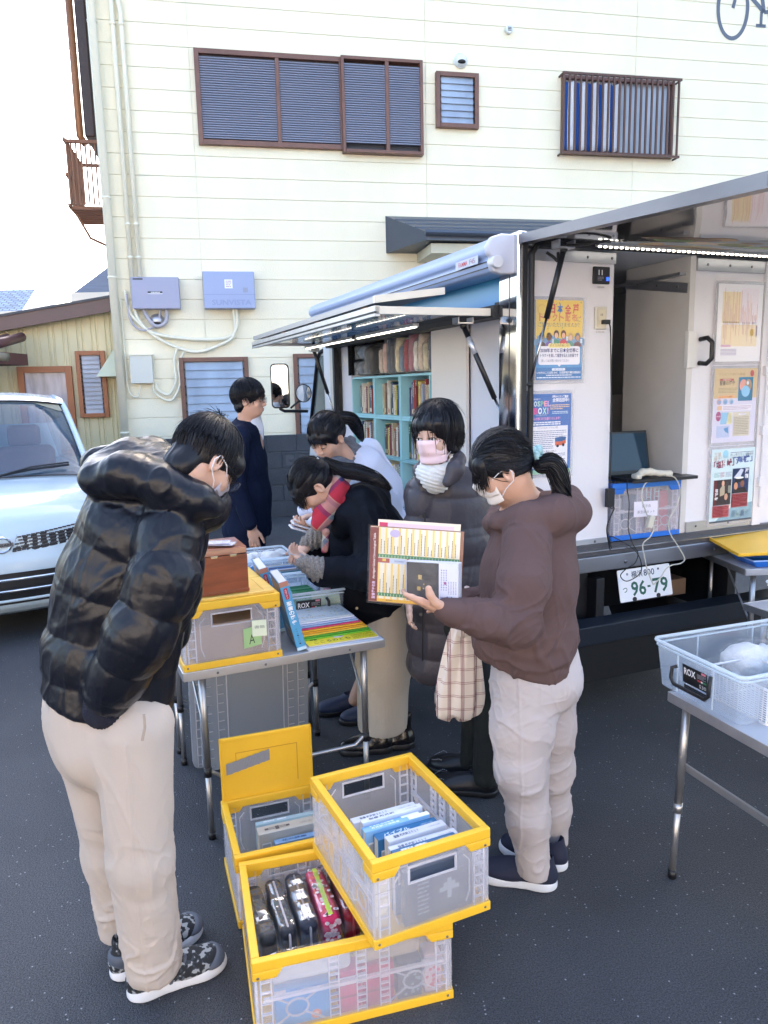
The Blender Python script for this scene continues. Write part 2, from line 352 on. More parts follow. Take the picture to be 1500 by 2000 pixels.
an = N.new('ShaderNodeMath'); an.operation = 'MULTIPLY'; L.new(gt.outputs[0], an.inputs[0]); L.new(lt.outputs[0], an.inputs[1])
m2 = N.new('ShaderNodeMix'); m2.data_type = 'RGBA'; L.new(an.outputs[0], m2.inputs[0]); L.new(mm.outputs[2], m2.inputs[6]); m2.inputs[7].default_value = (.26, .28, .31, 1)
L.new(m2.outputs[2], b.inputs['Base Color']); b.inputs['Roughness'].default_value = .8
bp = N.new('ShaderNodeBump'); bp.inputs['Distance'].default_value = .003; L.new(vo3.outputs['Distance'], bp.inputs['Height']); L.new(bp.outputs[0], b.inputs['Normal'])
g = MB(); g.add([(-120, -60, 0), (120, -60, 0), (120, 200, 0), (-120, 200, 0)], [(0, 1, 2, 3)]); tag(g.mk('ground', MC['asphalt']), kind='structure')
# cardboard scrap lying by the truck
c = gz(1232, 1237); M = Matrix.Translation((c[0], c[1], .004)) @ rot('Z', .1)
tag(MB(M).box(-.07, .07, -.035, .035, 0, .004).mk('paper_scrap', mat('scrap', 'c9c4bd', .8)), 'small pale scrap of card lying on the asphalt behind the truck', 'scrap')
# ================================================ house
YW = .1965; WA = np.array([math.cos(YW), math.sin(YW), 0]); WB = np.array([-math.sin(YW), math.cos(YW), 0]); W0 = np.array([-1.43, 9.95, 0])+WB*.25
cream = mat('cream siding', (.82, .755, .575), .75, bump=(55, .004, 4), var=(1.1, .05, (1.4, 1, .35)))
creamj = mat('siding joint', (.74, .69, .54), .8)
brown = mat('brown aluminium', '6e4a3e', .45, var=(8, .15, (1, 1, 1)))
brownd = mat('dark brown trim', '3b2925', .5)
paintp = mat('cream painted pipe', (.76, .72, .58), .5)
house = thing('house', 'two-storey house clad in cream horizontal siding behind the truck', 'house', W0, YW)
u0, u1, HZ, DP = -1.96, 13.0, 8.6, 8.0
h = MB(); h.box(u0+.02, u1, .02, DP, 0, HZ); h.mk('wall', creamj, house)
h = MB(); joints = [u0, -.83, 2.2, 5.23, 8.26, 11.29, u1]
z = .12; k = 0
while z < HZ:
    for i in range(len(joints)-1):
        x0, x1 = joints[i]+.002, joints[i+1]-.002; zz0, zz1 = z+.0018, z+.252-.0018; c_ = .004
        # one board, chamfered towards its grooves
        pr = [(.02, zz0), (.004, zz0), (0, zz0+c_), (0, zz1-c_), (.004, zz1), (.02, zz1)]
        vs = [(x0, y, q) for y, q in pr]+[(x1, y, q) for y, q in pr]; n = 6
        h.add(vs, [tuple(range(n)), tuple(range(n, 2*n))[::-1]]+[(a, a+n, (a+1) % n+n, (a+1) % n) for a in range(n)])
    z += .252
h.mk('siding', cream, house)
h = MB(); h.box(u0-.001, u0+.02, .03, DP, 0, HZ); h.mk('side_cladding', cream, house)
h = MB(); h.box(u0-.5, u1+.4, -.5, DP+.5, HZ, HZ+.12); h.prism([(-.5, 0), (DP+.5, 0), (DP/2, 2.2)], u0-.5, u1+.4, 0, Matrix(((0, 0, 1, 0), (1, 0, 0, 0), (0, 1, 0, HZ+.12), (0, 0, 0, 1)))); h.mk('roof', mat('grey roof', '4b4d52', .7), house)
glassh = mat('house window glass', (.10, .13, .20), .06, spec=.6)
frost = mat('frosted louvre glass', (.30, .36, .46), .12, spec=.6, var=(2.2, .35, (1, 1, .4)))
def wframe(par, x0, x1, z0, z1, fwid=.05, dep=.05, mt=None, mull=()):
    f = MB(); f.box(x0, x0+fwid, -dep, 0, z0, z1); f.box(x1-fwid, x1, -dep, 0, z0, z1); f.box(x0+fwid, x1-fwid, -dep, 0, z1-fwid, z1); f.box(x0+fwid, x1-fwid, -dep-.01, 0, z0, z0+fwid)
    for mx in mull: f.box(mx-.025, mx+.025, -dep+.004, 0, z0+fwid, z1-fwid)
    return f.mk('frame', mt or brown, par, bevel=.004)
shut = mat('blue grey shutter slat', '888b9b', .5, metal=.1)
# shuttered window (two leaves + the storage leaf standing proud)
wi = MB(); wi.box(-.75, 2.13, -.006, 0, 4.79, 5.9); wi = wi.mk('window', mat('shutter back', '3a3c48', .6), house)
wframe(wi, -.77, 1.10, 4.78, 5.90, .06, .06, mull=(.25,)); wframe(wi, 1.06, 2.14, 4.74, 5.90, .04, .11, mull=(1.66,))
for x0, x1, y in ((-.71, .225, -.03), (.275, 1.06, -.03), (1.10, 1.635, -.085), (1.685, 2.10, -.085)):
    s_ = MB(); n = 34
    for k in range(n):
        zz = 4.86+k*(.96/n); s_.add([(x0, y, zz+.024), (x1, y, zz+.024), (x1, y-.014, zz+.004), (x0, y-.014, zz+.004), (x0, y, zz), (x1, y, zz)], [(0, 3, 2, 1), (3, 4, 5, 2)])
    s_.mk('shutter', shut, wi)
def louvre(par, x0, x1, z0, z1, n, mt=frost, fm=None):
    wd = MB(); wd.box(x0+.01, x1-.01, -.004, 0, z0+.01, z1-.01); wd = wd.mk('window', mat('window back', (.16, .19, .24), .3), par)
    wframe(wd, x0, x1, z0, z1, .055, .07, fm)
    p = (z1-z0-.11)/n
    for k in range(n):
        q = z0+.055+k*p; s_ = MB(); s_.add([(x0+.075, -.05, q), (x1-.075, -.05, q), (x1-.075, -.03, q+p*1.02), (x0+.075, -.03, q+p*1.02), (x0+.075, -.044, q), (x1-.075, -.044, q), (x1-.075, -.024, q+p*1.02), (x0+.075, -.024, q+p*1.02)], [(0, 1, 2, 3), (7, 6, 5, 4), (0, 4, 5, 1), (3, 2, 6, 7)])
        s_.mk('louvre_pane', mt, wd)
    g_ = MB()
    for k in range(n):
        q = z0+.055+k*p
        for xx in (x0+.055, x1-.067): g_.box(xx, xx+.012, -.066, -.02, q, q+.02)
    g_.mk('clip_rail', mat('clip dark', '2a2422', .5), wd)
    return wd
louvre(house, 2.33, 2.92, 5.11, 5.80, 7)
louvre(house, -1.19, -.30, .95, 2.15, 10)
louvre(house, .30, 1.05, .95, 2.18, 10)
# barred window with the striped curtain hung outside
bw = MB(); bw.box(4.14, 5.80, -.004, 0, 4.85, 5.85); bw = bw.mk('window', mat('bright reflection glass', (.33, .37, .44), .08, spec=.7, var=(3, .5, (1, 1, .2))), house)
wframe(bw, 4.12, 5.82, 4.84, 5.86, .05, .05, mull=(4.97,))
f = MB()
for zz in (4.83, 5.84): f.box(4.08, 5.86, -.16, -.13, zz-.012, zz+.018); f.box(4.08, 4.10, -.13, 0, zz-.01, zz+.01); f.box(5.84, 5.86, -.13, 0, zz-.01, zz+.01)
for k in range(22): x = 4.10+k*(1.72/21); f.box(x-.012, x+.012, -.156, -.134, 4.845, 5.83)
f.mk('window_bars', mat('bar brown', '54372c', .45), bw)
mC, N, L, b = nodes_mat('navy striped curtain'); tc = N.new('ShaderNodeTexCoord'); sx = N.new('ShaderNodeSeparateXYZ'); L.new(tc.outputs['Object'], sx.inputs[0])
ma = N.new('ShaderNodeMath'); ma.operation = 'MULTIPLY_ADD'; ma.inputs[1].default_value = 1/.172; ma.inputs[2].default_value = .05; L.new(sx.outputs[0], ma.inputs[0]); fr = N.new('ShaderNodeMath'); fr.operation = 'FRACT'; L.new(ma.outputs[0], fr.inputs[0])
g1 = N.new('ShaderNodeMath'); g1.operation = 'LESS_THAN'; g1.inputs[1].default_value = .42; L.new(fr.outputs[0], g1.inputs[0]); mx = N.new('ShaderNodeMix'); mx.data_type = 'RGBA'; mx.inputs[6].default_value = (.80, .82, .88, 1); mx.inputs[7].default_value = (.012, .075, .30, 1)
L.new(g1.outputs[0], mx.inputs[0]); L.new(mx.outputs[2], b.inputs['Base Color']); b.inputs['Roughness'].default_value = .9
cu = MB(); cu.grid(lambda u, v: (4.14+u*.80+.006*math.sin(v*5+u*9), -.085+.028*math.sin(u*2*math.pi*4.6+v*.8)*(.5+.5*v), 4.90+v*.87-.02*abs(math.sin(u*math.pi*5))), 90, 10)
cu = cu.mk('curtain', mC, house, smooth=True, solid=.003)
tag(cu, 'navy and white striped cloth hung behind the bars of the upper right window', 'curtain'); cu.parent = None; cu.matrix_world = Matrix.Translation(W0) @ rot('Z', YW)
# canopy roof over the ground floor door
cn = MB(); K = mat('grey canopy metal', '4a5260', .4, metal=.4)
cn.add([(1.62, 0, 3.98), (4.9, 0, 3.98), (4.9, -.85, 3.62), (1.95, -.85, 3.62), (1.62, -.0, 3.5), (4.9, 0, 3.5), (4.9, -.85, 3.52), (1.95, -.85, 3.52)], [(0, 3, 2, 1), (3, 7, 6, 2), (0, 4, 7, 3), (4, 5, 6, 7), (1, 2, 6, 5)])
for k in range(1, 4): zz = 3.98-.09*k; yy = -.2125*k; cn.box(1.62+.33*k/4, 4.9, yy-.005, yy+.012, zz-.002, zz+.012)
cn.tube([(1.93, -.92, 3.60), (4.9, -.92, 3.58)], .035, 10); cn.mk('porch_roof', K, house)
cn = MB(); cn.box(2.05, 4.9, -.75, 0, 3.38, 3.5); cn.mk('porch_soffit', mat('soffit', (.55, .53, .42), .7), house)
# painted pipes on the corner, boxes and cable loops
pp_ = MB()
for x, r, y, z1, z0 in ((-1.93, .052, -.09, 8, 0), (-1.70, .03, -.06, 6.6, 2.95), (-1.60, .028, -.06, 6.4, 3.0)):
    if r > .05:
        pp_.tube([(x-.30, -.3, 6.62), (x-.02, -.16, 6.60), (x, -.1, 6.5), (x, y, z0)], r, 12)
        for zz in (6.1, 4.1, 3.15, 1.2): pp_.tube([(x, y, zz-.012), (x, y, zz+.012)], r+.008, 12)
    else:
        pp_.tube([(x-.12, -.06, 7.0), (x-.1, y, 6.75), (x, y, z1-.15), (x, y, z0)], r, 10)
        for zz in (6.1, 3.8, 3.4): pp_.tube([(x, y, zz-.015), (x, y, zz+.015)], r+.007, 10)
pp_.mk('rain_pipe', paintp, house, smooth=True)
cb = MB(); gr = []
def sag(pts, r, nn=10, mi=0):
    P = [Vector(p) for p in pts]; out = []
    for i in range(len(P)-1):
        p0, p1, p2, p3 = P[max(i-1, 0)], P[i], P[i+1], P[min(i+2, len(P)-1)]
        for k in range(8):
            t = k/8; out.append(.5*((2*p1)+(-p0+p2)*t+(2*p0-5*p1+4*p2-p3)*t*t+(-p0+3*p1-3*p2+p3)*t**3))
    return out+[P[-1]]
cb.tube(sag([(-1.70, -.06, 3.0), (-1.68, -.06, 2.7), (-1.55, -.06, 2.50), (-1.3, -.06, 2.42), (-.9, -.06, 2.38), (-.55, -.06, 2.40), (-.42, -.06, 2.55), (-.42, -.06, 2.78)], .024), .024, 8)
cb.tube(sag([(-1.60, -.06, 3.0), (-1.58, -.07, 2.75), (-1.46, -.08, 2.56), (-1.32, -.08, 2.60), (-1.30, -.07, 2.78)], .022), .026, 8, 1)
cb.tube(sag([(-1.80, -.06, 3.0), (-1.74, -.06, 2.7), (-1.5, -.06, 2.45), (-1.25, -.06, 2.30), (-.95, -.07, 2.22), (-.62, -.07, 2.32), (-.46, -.07, 2.45), (-.46, -.07, 2.78)], .018), .02, 8)
cb.tube(sag([(-1.20, -.06, 2.28), (-1.25, -.06, 2.1), (-1.25, -.06, 1.85), (-1.35, -.06, 1.68), (-1.48, -.06, 1.74), (-1.50, -.06, 1.83)], .018), .017, 8)
cb.tube(sag([(-1.10, -.06, 2.25), (-1.20, -.05, 2.05), (-1.2, -.05, 1.8), (-1.33, -.05, 1.60), (-1.52, -.05, 1.70), (-1.53, -.05, 1.83)], .018), .015, 8)
cb.tube(sag([(-1.86, -.05, 2.9), (-1.86, -.05, 2.0), (-1.84, -.05, 1.72), (-1.74, -.05, 1.66), (-1.69, -.05, 1.83)], .01), .011, 8)
cb.tube(sag([(-1.38, -.07, 2.78), (-1.42, -.07, 2.6), (-1.6, -.07, 2.5), (-1.75, -.07, 2.62), (-1.78, -.07, 2.95)], .012), .014, 8, 1)
cb.mk('cable_run', [paintp, mat('grey conduit', 'a9a5ae', .5)], house, smooth=True)
def hbox(name, x0, x1, z0, z1, d, mt, bev=.025):
    o = MB(); o.box(x0, x1, -d-.02, -.02, z0, z1); o.box(x0+.1, x1-.1, -.02, 0, z0+.05, z1-.05); return o.mk(name, mt, house, bevel=bev)
gb = mat('grey lavender enamel', '9295ad', .35); gb2 = mat('blue grey enamel', '8f9dc0', .35)
def mkM(x, y, z): return frame((x, y, z), (1, 0, 0), (0, 0, 1))
b1 = hbox('inverter_box', -1.71, -1.12, 2.76, 3.15, .14, gb)
p = Print(.59, .39, None, M=mkM(-1.71, -.1615, 2.76)); p.rect(.03, .355, .15, .375, '3c3e48'); p.rect(.2, .19, .38, .215, '3c3e48'); p.lines(.24, .195, .35, .21, 1, 'd8d8dd', fill=.7); p.rect(.2, .182, .38, .189, 'e8e8ee'); p.done('nameplate', b1)
b2 = hbox('inverter_box', -.82, -.17, 2.76, 3.22, .17, gb2)
p = Print(.65, .46, None, M=mkM(-.82, -.1915, 2.76)); p.rect(0, .17, .65, .176, '7f8cb0'); p.rect(.27, .25, .37, .36, 'e4e4ea'); p.lines(.285, .26, .355, .35, 4, 'b08a98'); p.rect(.5, .2, .56, .26, '8d93a8'); p.text('SUNVISTA', .1, .04, .07, '8290b6', w=.5, bold=.02); p.done('nameplate', b2)
b3 = hbox('junction_box', -1.80, -1.52, 1.83, 2.19, .10, mat('pale junction box', (.56, .57, .52), .5), .006)
MB().box(-1.81, -1.51, -.135, -.02, 2.185, 2.2).mk('box_lid', paintp, b3)
def vent_hood(x, z, r, mt, nm):
    v = MB(); T = Matrix.Translation((x, -.01, z)) @ rot('X', math.pi/2); v.lathe([(r*1.12, 0), (r*1.12, .012), (r*.95, .014)], 24, 0, T); o = v.mk(nm, mt, house, smooth=True)
    v = MB(); v.ell((x, -.02, z), (r, r*.95, r), n=24, m=14); v.mk('hood', mt, o, smooth=True)
    v = MB(); v.ell((x, -.045, z-r*.35), (r*.74, r*.72, r*.42), n=20, m=10); v.mk('vent_grille', mat('vent dark', '15171c', .6), o, smooth=True)
vent_hood(-1.43, 2.62, .085, mat('steel hood', 'b9b6bb', .35, metal=.7), 'vent_cover')
vent_hood(2.68, 5.96, .085, mat('white hood', 'd9dfe2', .35), 'vent_cover')
v = MB(); T = Matrix.Translation((3.35, -.01, 6.37)) @ rot('X', math.pi/2); v.lathe([(.05, 0), (.05, .05), (.04, .055), (.001, .056)], 20, 0, T)
o = v.mk('pipe_vent', mat('white hood', 'd9dfe2', .35), house, smooth=True); v = MB()
for k in range(3): v.box(3.325, 3.375, -.07, -.066, 6.348+k*.018, 6.356+k*.018)
v.mk('vent_grille', mat('vent dark', '15171c', .6), o)
# bicycle sign painted on the siding at the top right
p = Print(1, 1, None, M=mkM(0, -.004, 0)); ink = '59616f'
def ringp(cx, cz, R, wd, sq=1, a0=0, a1=2*math.pi, n=40):
    for k in range(n):
        a, c_ = a0+(a1-a0)*k/n, a0+(a1-a0)*(k+1)/n
        p.poly([(cx+R*sq*math.cos(a), cz+R*math.sin(a)), (cx+R*sq*math.cos(c_), cz+R*math.sin(c_)), (cx+(R*sq-wd)*math.cos(c_), cz+(R-wd)*math.sin(c_)), (cx+(R*sq-wd)*math.cos(a), cz+(R-wd)*math.sin(a))], ink)
ringp(6.70, 6.88, .42, .055, .62); ringp(7.52, 6.9, .42, .055, .62)
def bar(x0, z0, x1, z1, wd):
    d = Vector((x1-x0, z1-z0)).normalized(); n_ = Vector((-d.y, d.x))*wd/2; p.poly([(x0+n_.x, z0+n_.y), (x1+n_.x, z1+n_.y), (x1-n_.x, z1-n_.y), (x0-n_.x, z0-n_.y)], ink, 2)
for a in ((6.70, 6.88, 6.82, 7.35, .05), (6.78, 7.2, 7.2, 6.86, .06), (7.05, 7.5, 7.2, 6.86, .06), (7.2, 6.86, 7.52, 6.9, .05), (7.05, 7.4, 7.52, 6.9, .05), (6.82, 7.35, 7.05, 7.45, .05), (7.16, 6.86, 7.16, 6.68, .045), (7.08, 6.68, 7.24, 6.68, .045)): bar(*a)
p.done('bicycle_sign', house)
# things fixed on the left side of the house (seen edge-on past the corner)
s_ = MB(); s_.box(u0-.36, u0-.22, 1.2, 2.4, 5.2, 8.3); s_.mk('shutter_box', brownd, house, bevel=.02)
s_ = MB(); s_.tube([(u0-.42, 1.2, 8.3), (u0-.42, 1.2, 5.2), (u0-.36, 1.25, 5.1)], .05, 12); s_.mk('rain_pipe', mat('copper brown pipe', '8a5a3a', .4, metal=.3), house, smooth=True)
s_ = MB()
for y in (.35, .6): s_.box(u0-.06, u0-.01, y, y+.05, 3.6, 6.0)
s_.mk('window_post', mat('post brown', '7a5548', .5), house)
s_ = MB()
for k in range(8):
    y = .55+k*.13; s_.box(u0-.52, u0-.02, y, y+.02, 4.10, 4.14)
    s_.box(u0-.50, u0-.48, y, y+.035, 4.15, 4.95); s_.box(u0-.50+.058*k, u0-.48+.058*k, .5, .52, 4.15, 4.95)
for zz in (4.12, 4.5, 4.93): s_.box(u0-.53, u0-.50, .5, 1.55, zz, zz+.04)
for y in (.5, 1.55): s_.box(u0-.5, u0, y-.02, y+.02, 4.9, 4.94)
s_.tube([(u0-.45, .6, 4.05), (u0-.3, .6, 3.75), (u0-.02, .6, 3.62)], .018, 6)
s_.mk('window_rack', mat('rack wood', '7d5138', .6), house)
# ================================================ concrete block wall in front of the house
bm_ = mat('grey concrete block', (.052, .058, .068), .85, bump=(60, .006, 5), var=(3, .3, (1, 1, 1)))
bw = thing('block_wall', 'low dark grey concrete block wall with pierced blocks behind the man in the suit', 'wall', W0-WB*.25, YW)
def blocks(x0, x1, z0, z1, M_): 
    M_.box(x0+.004, x1-.004, 0, .12, z0+.004, z1-.004)
q = MB(); pc = MB(); hz = 0
for r in range(5):
    z0 = r*.222; x = -1.72+(.2 if r % 2 else 0)*0
    x = -1.72-(.2 if r % 2 else 0)
    while x < 6:
        x0, x1 = max(x, -1.72), x+.4
        if r == 3 and abs(x0-(.28)) < .21:
            # pierced block: frame with a crank-shaped opening
            for a in ((x0+.004, x1-.004, z0+.004, z0+.035), (x0+.004, x1-.004, z0+.185, z0+.218), (x0+.004, x0+.04, z0+.035, z0+.185), (x1-.04, x1-.004, z0+.035, z0+.185), (x0+.17, x0+.23, z0+.035, z0+.185), (x0+.1, x0+.17, z0+.09, z0+.12), (x0+.23, x0+.30, z0+.10, z0+.13)): q.box(a[0], a[1], 0, .12, a[2], a[3])
            hz = (x0, z0)
        elif x1 > x0: blocks(x0, x1, z0, z0+.222, q)
        x += .4
q.mk('block_courses', bm_, bw, bevel=.004)
q = MB(); q.box(-1.71, 6, .012, .108, 0, .666); q.box(-1.71, hz[0], .012, .108, .666, .888); q.box(hz[0]+.4, 6, .012, .108, .666, .888); q.box(-1.71, 6, .012, .108, .888, 1.105); q.mk('mortar', mat('mortar', (.085, .09, .10), .9), bw)
# ================================================ annex with ribbed sheet wall
ax = thing('annex', 'single-storey lean-to with pale green ribbed metal wall and brown fascia at the left', 'house', W0+WB*.35+WA*(-1.96), YW)
rib = mat('ribbed sheet', (.66, .58, .36), .5, var=(2.5, .12, (1, 1, .3)))
AXS = -.176  # fall of the roof per metre towards the left
q = MB(); x = 0; W_ = 5
def topz(x): return 2.80+AXS*(-x)
pts = [(-x, 0) for x in (0,)]; 
prof = []; x = 0
while x > -W_:
    prof += [(x, 0), (x-.09, 0), (x-.098, .014), (x-.112, .014), (x-.12, 0), (x-.15, 0), (x-.158, .014), (x-.172, .014)]; x -= .18
for i in range(len(prof)-1):
    (xa, ya), (xb, yb) = prof[i], prof[i+1]; q.add([(xa, ya, 0), (xb, yb, 0), (xb, yb, topz(xb)), (xa, ya, topz(xa))], [(0, 1, 2, 3)])
q.mk('wall', rib, ax)
q = MB()
T = lambda x, dz: (x, topz(x)+dz)
q.add([(0.1, -.22, topz(.1)-.03), (-W_, -.22, topz(-W_)-.03), (-W_, -.22, topz(-W_)+.14), (.1, -.22, topz(.1)+.14), (.1, -.18, topz(.1)-.03), (-W_, -.18, topz(-W_)-.03), (-W_, -.18, topz(-W_)+.14), (.1, -.18, topz(.1)+.14)], [(0, 3, 2, 1), (4, 5, 6, 7), (0, 1, 5, 4), (3, 7, 6, 2), (0, 4, 7, 3), (1, 2, 6, 5)])
q.mk('fascia', mat('brown fascia', '5b4340', .4), ax)
q = MB(); q.add([(.1, -.24, topz(.1)+.14), (-W_, -.24, topz(-W_)+.14), (-W_, 5, topz(-W_)+.14), (.1, 5, topz(.1)+.14), (.1, -.24, topz(.1)+.17), (-W_, -.24, topz(-W_)+.17), (-W_, 5, topz(-W_)+.17), (.1, 5, topz(.1)+.17)], [(0, 1, 2, 3), (7, 6, 5, 4), (0, 4, 5, 1), (1, 5, 6, 2), (3, 2, 6, 7)])
q.mk('roof', mat('dark roof sheet', '3c3d44', .5), ax)
q = MB(); q.box(-W_, 0, .05, 5, 0, 2.0); q.mk('rear_wall', creamj, ax)
orange = mat('orange brown frame', '9c5f3c', .45)
def awin(x0, x1, z0, z1, fw_=.07):
    wd = MB(); wd.box(x0+.02, x1-.02, -.02, 0, z0, z1); wd = wd.mk('window', mat('curtained glass', (.33, .32, .38), .1, var=(7, .5, (1.5, 1, .3))), ax); wframe(wd, x0, x1, z0, z1, fw_, .07, orange); return wd
awin(-1.30, -.63, .9, 2.08, .08)
louvre(ax, -.57, -.20, 1.40, 2.27, 13, mat('grey louvre glass', (.42, .42, .46), .15, var=(3, .3, (1, 1, 1))), orange)
q = MB(); q.add([(-.28, -.0, 1.93), (.06, 0, 1.93), (.06, 0, 2.5), (.06, -.35, 1.93), (-.28, -.35, 1.93)], [(0, 1, 2), (3, 4, 0, 1), (4, 3, 2), (0, 4, 2), (1, 2, 3)]); q.mk('window_hood', mat('hood green', (.55, .57, .42), .6), ax)
# old tiled eave of the shed at far left
te = thing('tiled_shed', 'corner of an old tiled eave at the far left edge above the car', 'shed', at(-40, 690, 8.8))
q = MB(); q.box(-1.0, .18, -.1, .8, -.12, .02); q.mk('eave_board', mat('eave wood', '5a3734', .7), te)
q = MB()
for k in range(7): q.tube([(-.95+k*.18, -.16, -.02+k*.012), (-.95+k*.18, .8, .16+k*.012)], .06, 10)
q.mk('roof_tiles', mat('maroon tile', '5b3a3c', .45), te, smooth=True)
q = MB(); q.tube([(.12, -.1, -.02), (.38, -.12, -.06)], .05, 12); q.mk('gutter_end', mat('old gutter', '6d6656', .6), te, smooth=True)
q = MB(); q.box(-.8, -.7, 0, .1, -1.75, -.1); q.box(-1.0, -.25, .15, .2, -1.75, -.1); q.mk('shed_wall', mat('shed wall', '6b6a55', .8), te)
# ================================================ neighbouring houses beyond
def far_house(label, px0, px1, pyE, pyR, Y, wallc, roofc, fr=(.3, .7)):
    a, b_ = at(px0, pyE, Y), at(px1, pyE, Y); zr = at(px0, pyR, Y+1.1)[2]; ze = a[2]; W = b_[0]-a[0]
    t = thing('distant_house', label, 'house', (a[0], Y, 0))
    MB().box(.3, W-.3, .3, 1.9, 0, ze).mk('wall', wallc, t)
    r = MB()
    r.add([(0, 0, ze), (W, 0, ze), (W, 2.2, ze), (0, 2.2, ze), (W*fr[0], 1.1, zr), (W*fr[1], 1.1, zr), (0, 0, ze-.25), (W, 0, ze-.25), (W, 2.2, ze-.25), (0, 2.2, ze-.25)], [(0, 1, 5, 4), (1, 2, 5), (2, 3, 4, 5), (3, 0, 4), (0, 6, 7, 1), (1, 7, 8, 2), (2, 8, 9, 3), (3, 9, 6, 0), (6, 9, 8, 7)])
    r.mk('roof', roofc, t); f = MB(); f.box(-.02, W+.02, -.03, 0, ze-.28, ze+.02); f.mk('fascia', mat('far fascia', 'd8cfc6', .6), t)
    wdo = MB(); wdo.box(W*.55, W*.72, .37, .4, ze-1.7, ze-.7); wdo.mk('window', glassh, t)
mR, N, L, b = nodes_mat('blue tile roof'); tc = N.new('ShaderNodeTexCoord'); br = N.new('ShaderNodeTexBrick'); br.inputs['Scale'].default_value = 3.2; br.inputs['Color1'].default_value = (.07, .15, .28, 1); br.inputs['Color2'].default_value = (.16, .28, .45, 1); br.inputs['Mortar'].default_value = (.03, .05, .1, 1); br.inputs['Mortar Size'].default_value = .05
L.new(tc.outputs['Object'], br.inputs['Vector']); L.new(br.outputs[0], b.inputs['Base Color']); b.inputs['Roughness'].default_value = .5
far_house('neighbouring house with blue tiled roof at the far left edge', -330, 42, 618, 574, 17, mat('far wall a', (.6, .55, .48), .8), mR, (.2, .97))
far_house('neighbouring house with grey roof showing over the lean-to beside the pipes', 141, 330, 574, 512, 16.5, mat('far wall b', (.55, .5, .42), .8), mat('far grey roof', '44546c', .6, var=(12, .25, (.2, 1, 4))))
far_house('low grey roof further back between the two neighbouring houses', 30, 110, 603, 596, 26, mat('far wall a', (.6, .55, .48), .8), mat('far grey roof', '5e6f8a', .6))
for i, (ya, yb) in enumerate(((14, 46), (30, 48))):
    a, b_ = at(-60, ya-8, 14), at(300, yb+66 if i else yb+55, 22); c = MB(); P = [a+(b_-a)*k/12+np.array([0, 0, -.25*math.sin(math.pi*k/12)]) for k in range(13)]; c.tube(P, .012, 5)
    tag(c.mk('overhead_cable', mat('cable grey', '5d6077', .6)), ('upper' if i == 0 else 'lower')+' of two thin overhead cables crossing the sky at the top left', 'cable', 'overhead cables')

# ================================================ assumed pale building, unseen behind the viewpoint, added for warm bounce light and reflections
ob = thing('assumed_bounce_building', 'assumed pale plastered two-storey building facing the house, unseen, added for warm bounce light', 'building', (-3, -11, 0))
q = MB(); q.box(-14, 16, -6, 0, 0, 6.2); q.mk('wall', mat('warm bounce plaster', (.62, .55, .47), .8, var=(1.2, .06)), ob)
q = MB(); q.box(-14.4, 16.4, -6.4, .5, 6.2, 6.45); q.mk('roof', mat('grey roof', '', .7), ob)
for x in range(-12, 15, 4):
    for z in (1.0, 3.9): w_ = MB(); w_.box(x, x+1.7, -.0, .03, z, z+1.3); w_ = w_.mk('window', glassh, ob); f = MB(); f.box(x-.05, x+1.75, .0, .05, z-.05, z); f.box(x-.05, x+1.75, .0, .05, z+1.3, z+1.35); f.mk('frame', brown, w_)
# ================================================ truck
YT = .385; TA = np.array([math.cos(YT), math.sin(YT), 0]); TB = np.array([-math.sin(YT), math.cos(YT), 0]); TC = np.array([.6554, 3.4943, 0])
TM = Matrix.Translation(TC) @ rot('Z', YT)
steel = mat('brushed stainless', (.50, .50, .52), .28, metal=1, bump=(3, .004, 2), var=(6, .12, (1, 1, .2)))
mirst = mat('mirror stainless', (.66, .66, .68), .09, metal=1, bump=(2.2, .010, 1))
alu = mat('aluminium', (.50, .51, .54), .38, metal=.9, var=(14, .12, (.3, 1, 1)))
blk = mat('black rubber', '15161a', .55); blkp = mat('black plastic', '1a1b1f', .4)
panel = mat('white lacquered panel', (.74, .73, .77), .3, var=(2, .03), bump=(40, .0006))
panel2 = mat('scuffed inner panel', (.60, .59, .58), .45, var=(3, .09, (.5, 1, 1)))
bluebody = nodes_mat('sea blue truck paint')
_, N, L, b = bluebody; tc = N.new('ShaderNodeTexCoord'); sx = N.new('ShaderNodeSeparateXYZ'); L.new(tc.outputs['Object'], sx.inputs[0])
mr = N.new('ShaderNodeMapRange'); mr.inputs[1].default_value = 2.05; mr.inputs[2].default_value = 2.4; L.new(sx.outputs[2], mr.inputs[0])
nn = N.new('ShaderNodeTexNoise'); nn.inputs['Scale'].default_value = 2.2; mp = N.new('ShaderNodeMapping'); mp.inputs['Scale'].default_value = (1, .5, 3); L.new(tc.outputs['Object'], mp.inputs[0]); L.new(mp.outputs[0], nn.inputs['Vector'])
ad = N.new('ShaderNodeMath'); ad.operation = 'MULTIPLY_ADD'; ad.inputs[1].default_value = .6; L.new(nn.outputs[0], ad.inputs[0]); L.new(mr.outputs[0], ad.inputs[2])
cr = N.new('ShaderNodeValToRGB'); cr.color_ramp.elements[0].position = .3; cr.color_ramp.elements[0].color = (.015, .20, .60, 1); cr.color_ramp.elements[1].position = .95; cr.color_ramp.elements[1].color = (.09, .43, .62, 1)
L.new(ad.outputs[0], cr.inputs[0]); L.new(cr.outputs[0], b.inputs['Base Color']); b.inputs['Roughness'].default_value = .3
truck = thing('book_truck', 'small box truck with its side and rear hatches raised as a mobile bookshop', 'truck', TC, YT)
WD, LN, ZF, ZT = 1.78, 3.0, .90, 2.372
q = MB()   # side wall with its opening (b .17..2.72, z .95..2.06), front wall, far wall, roof, floor
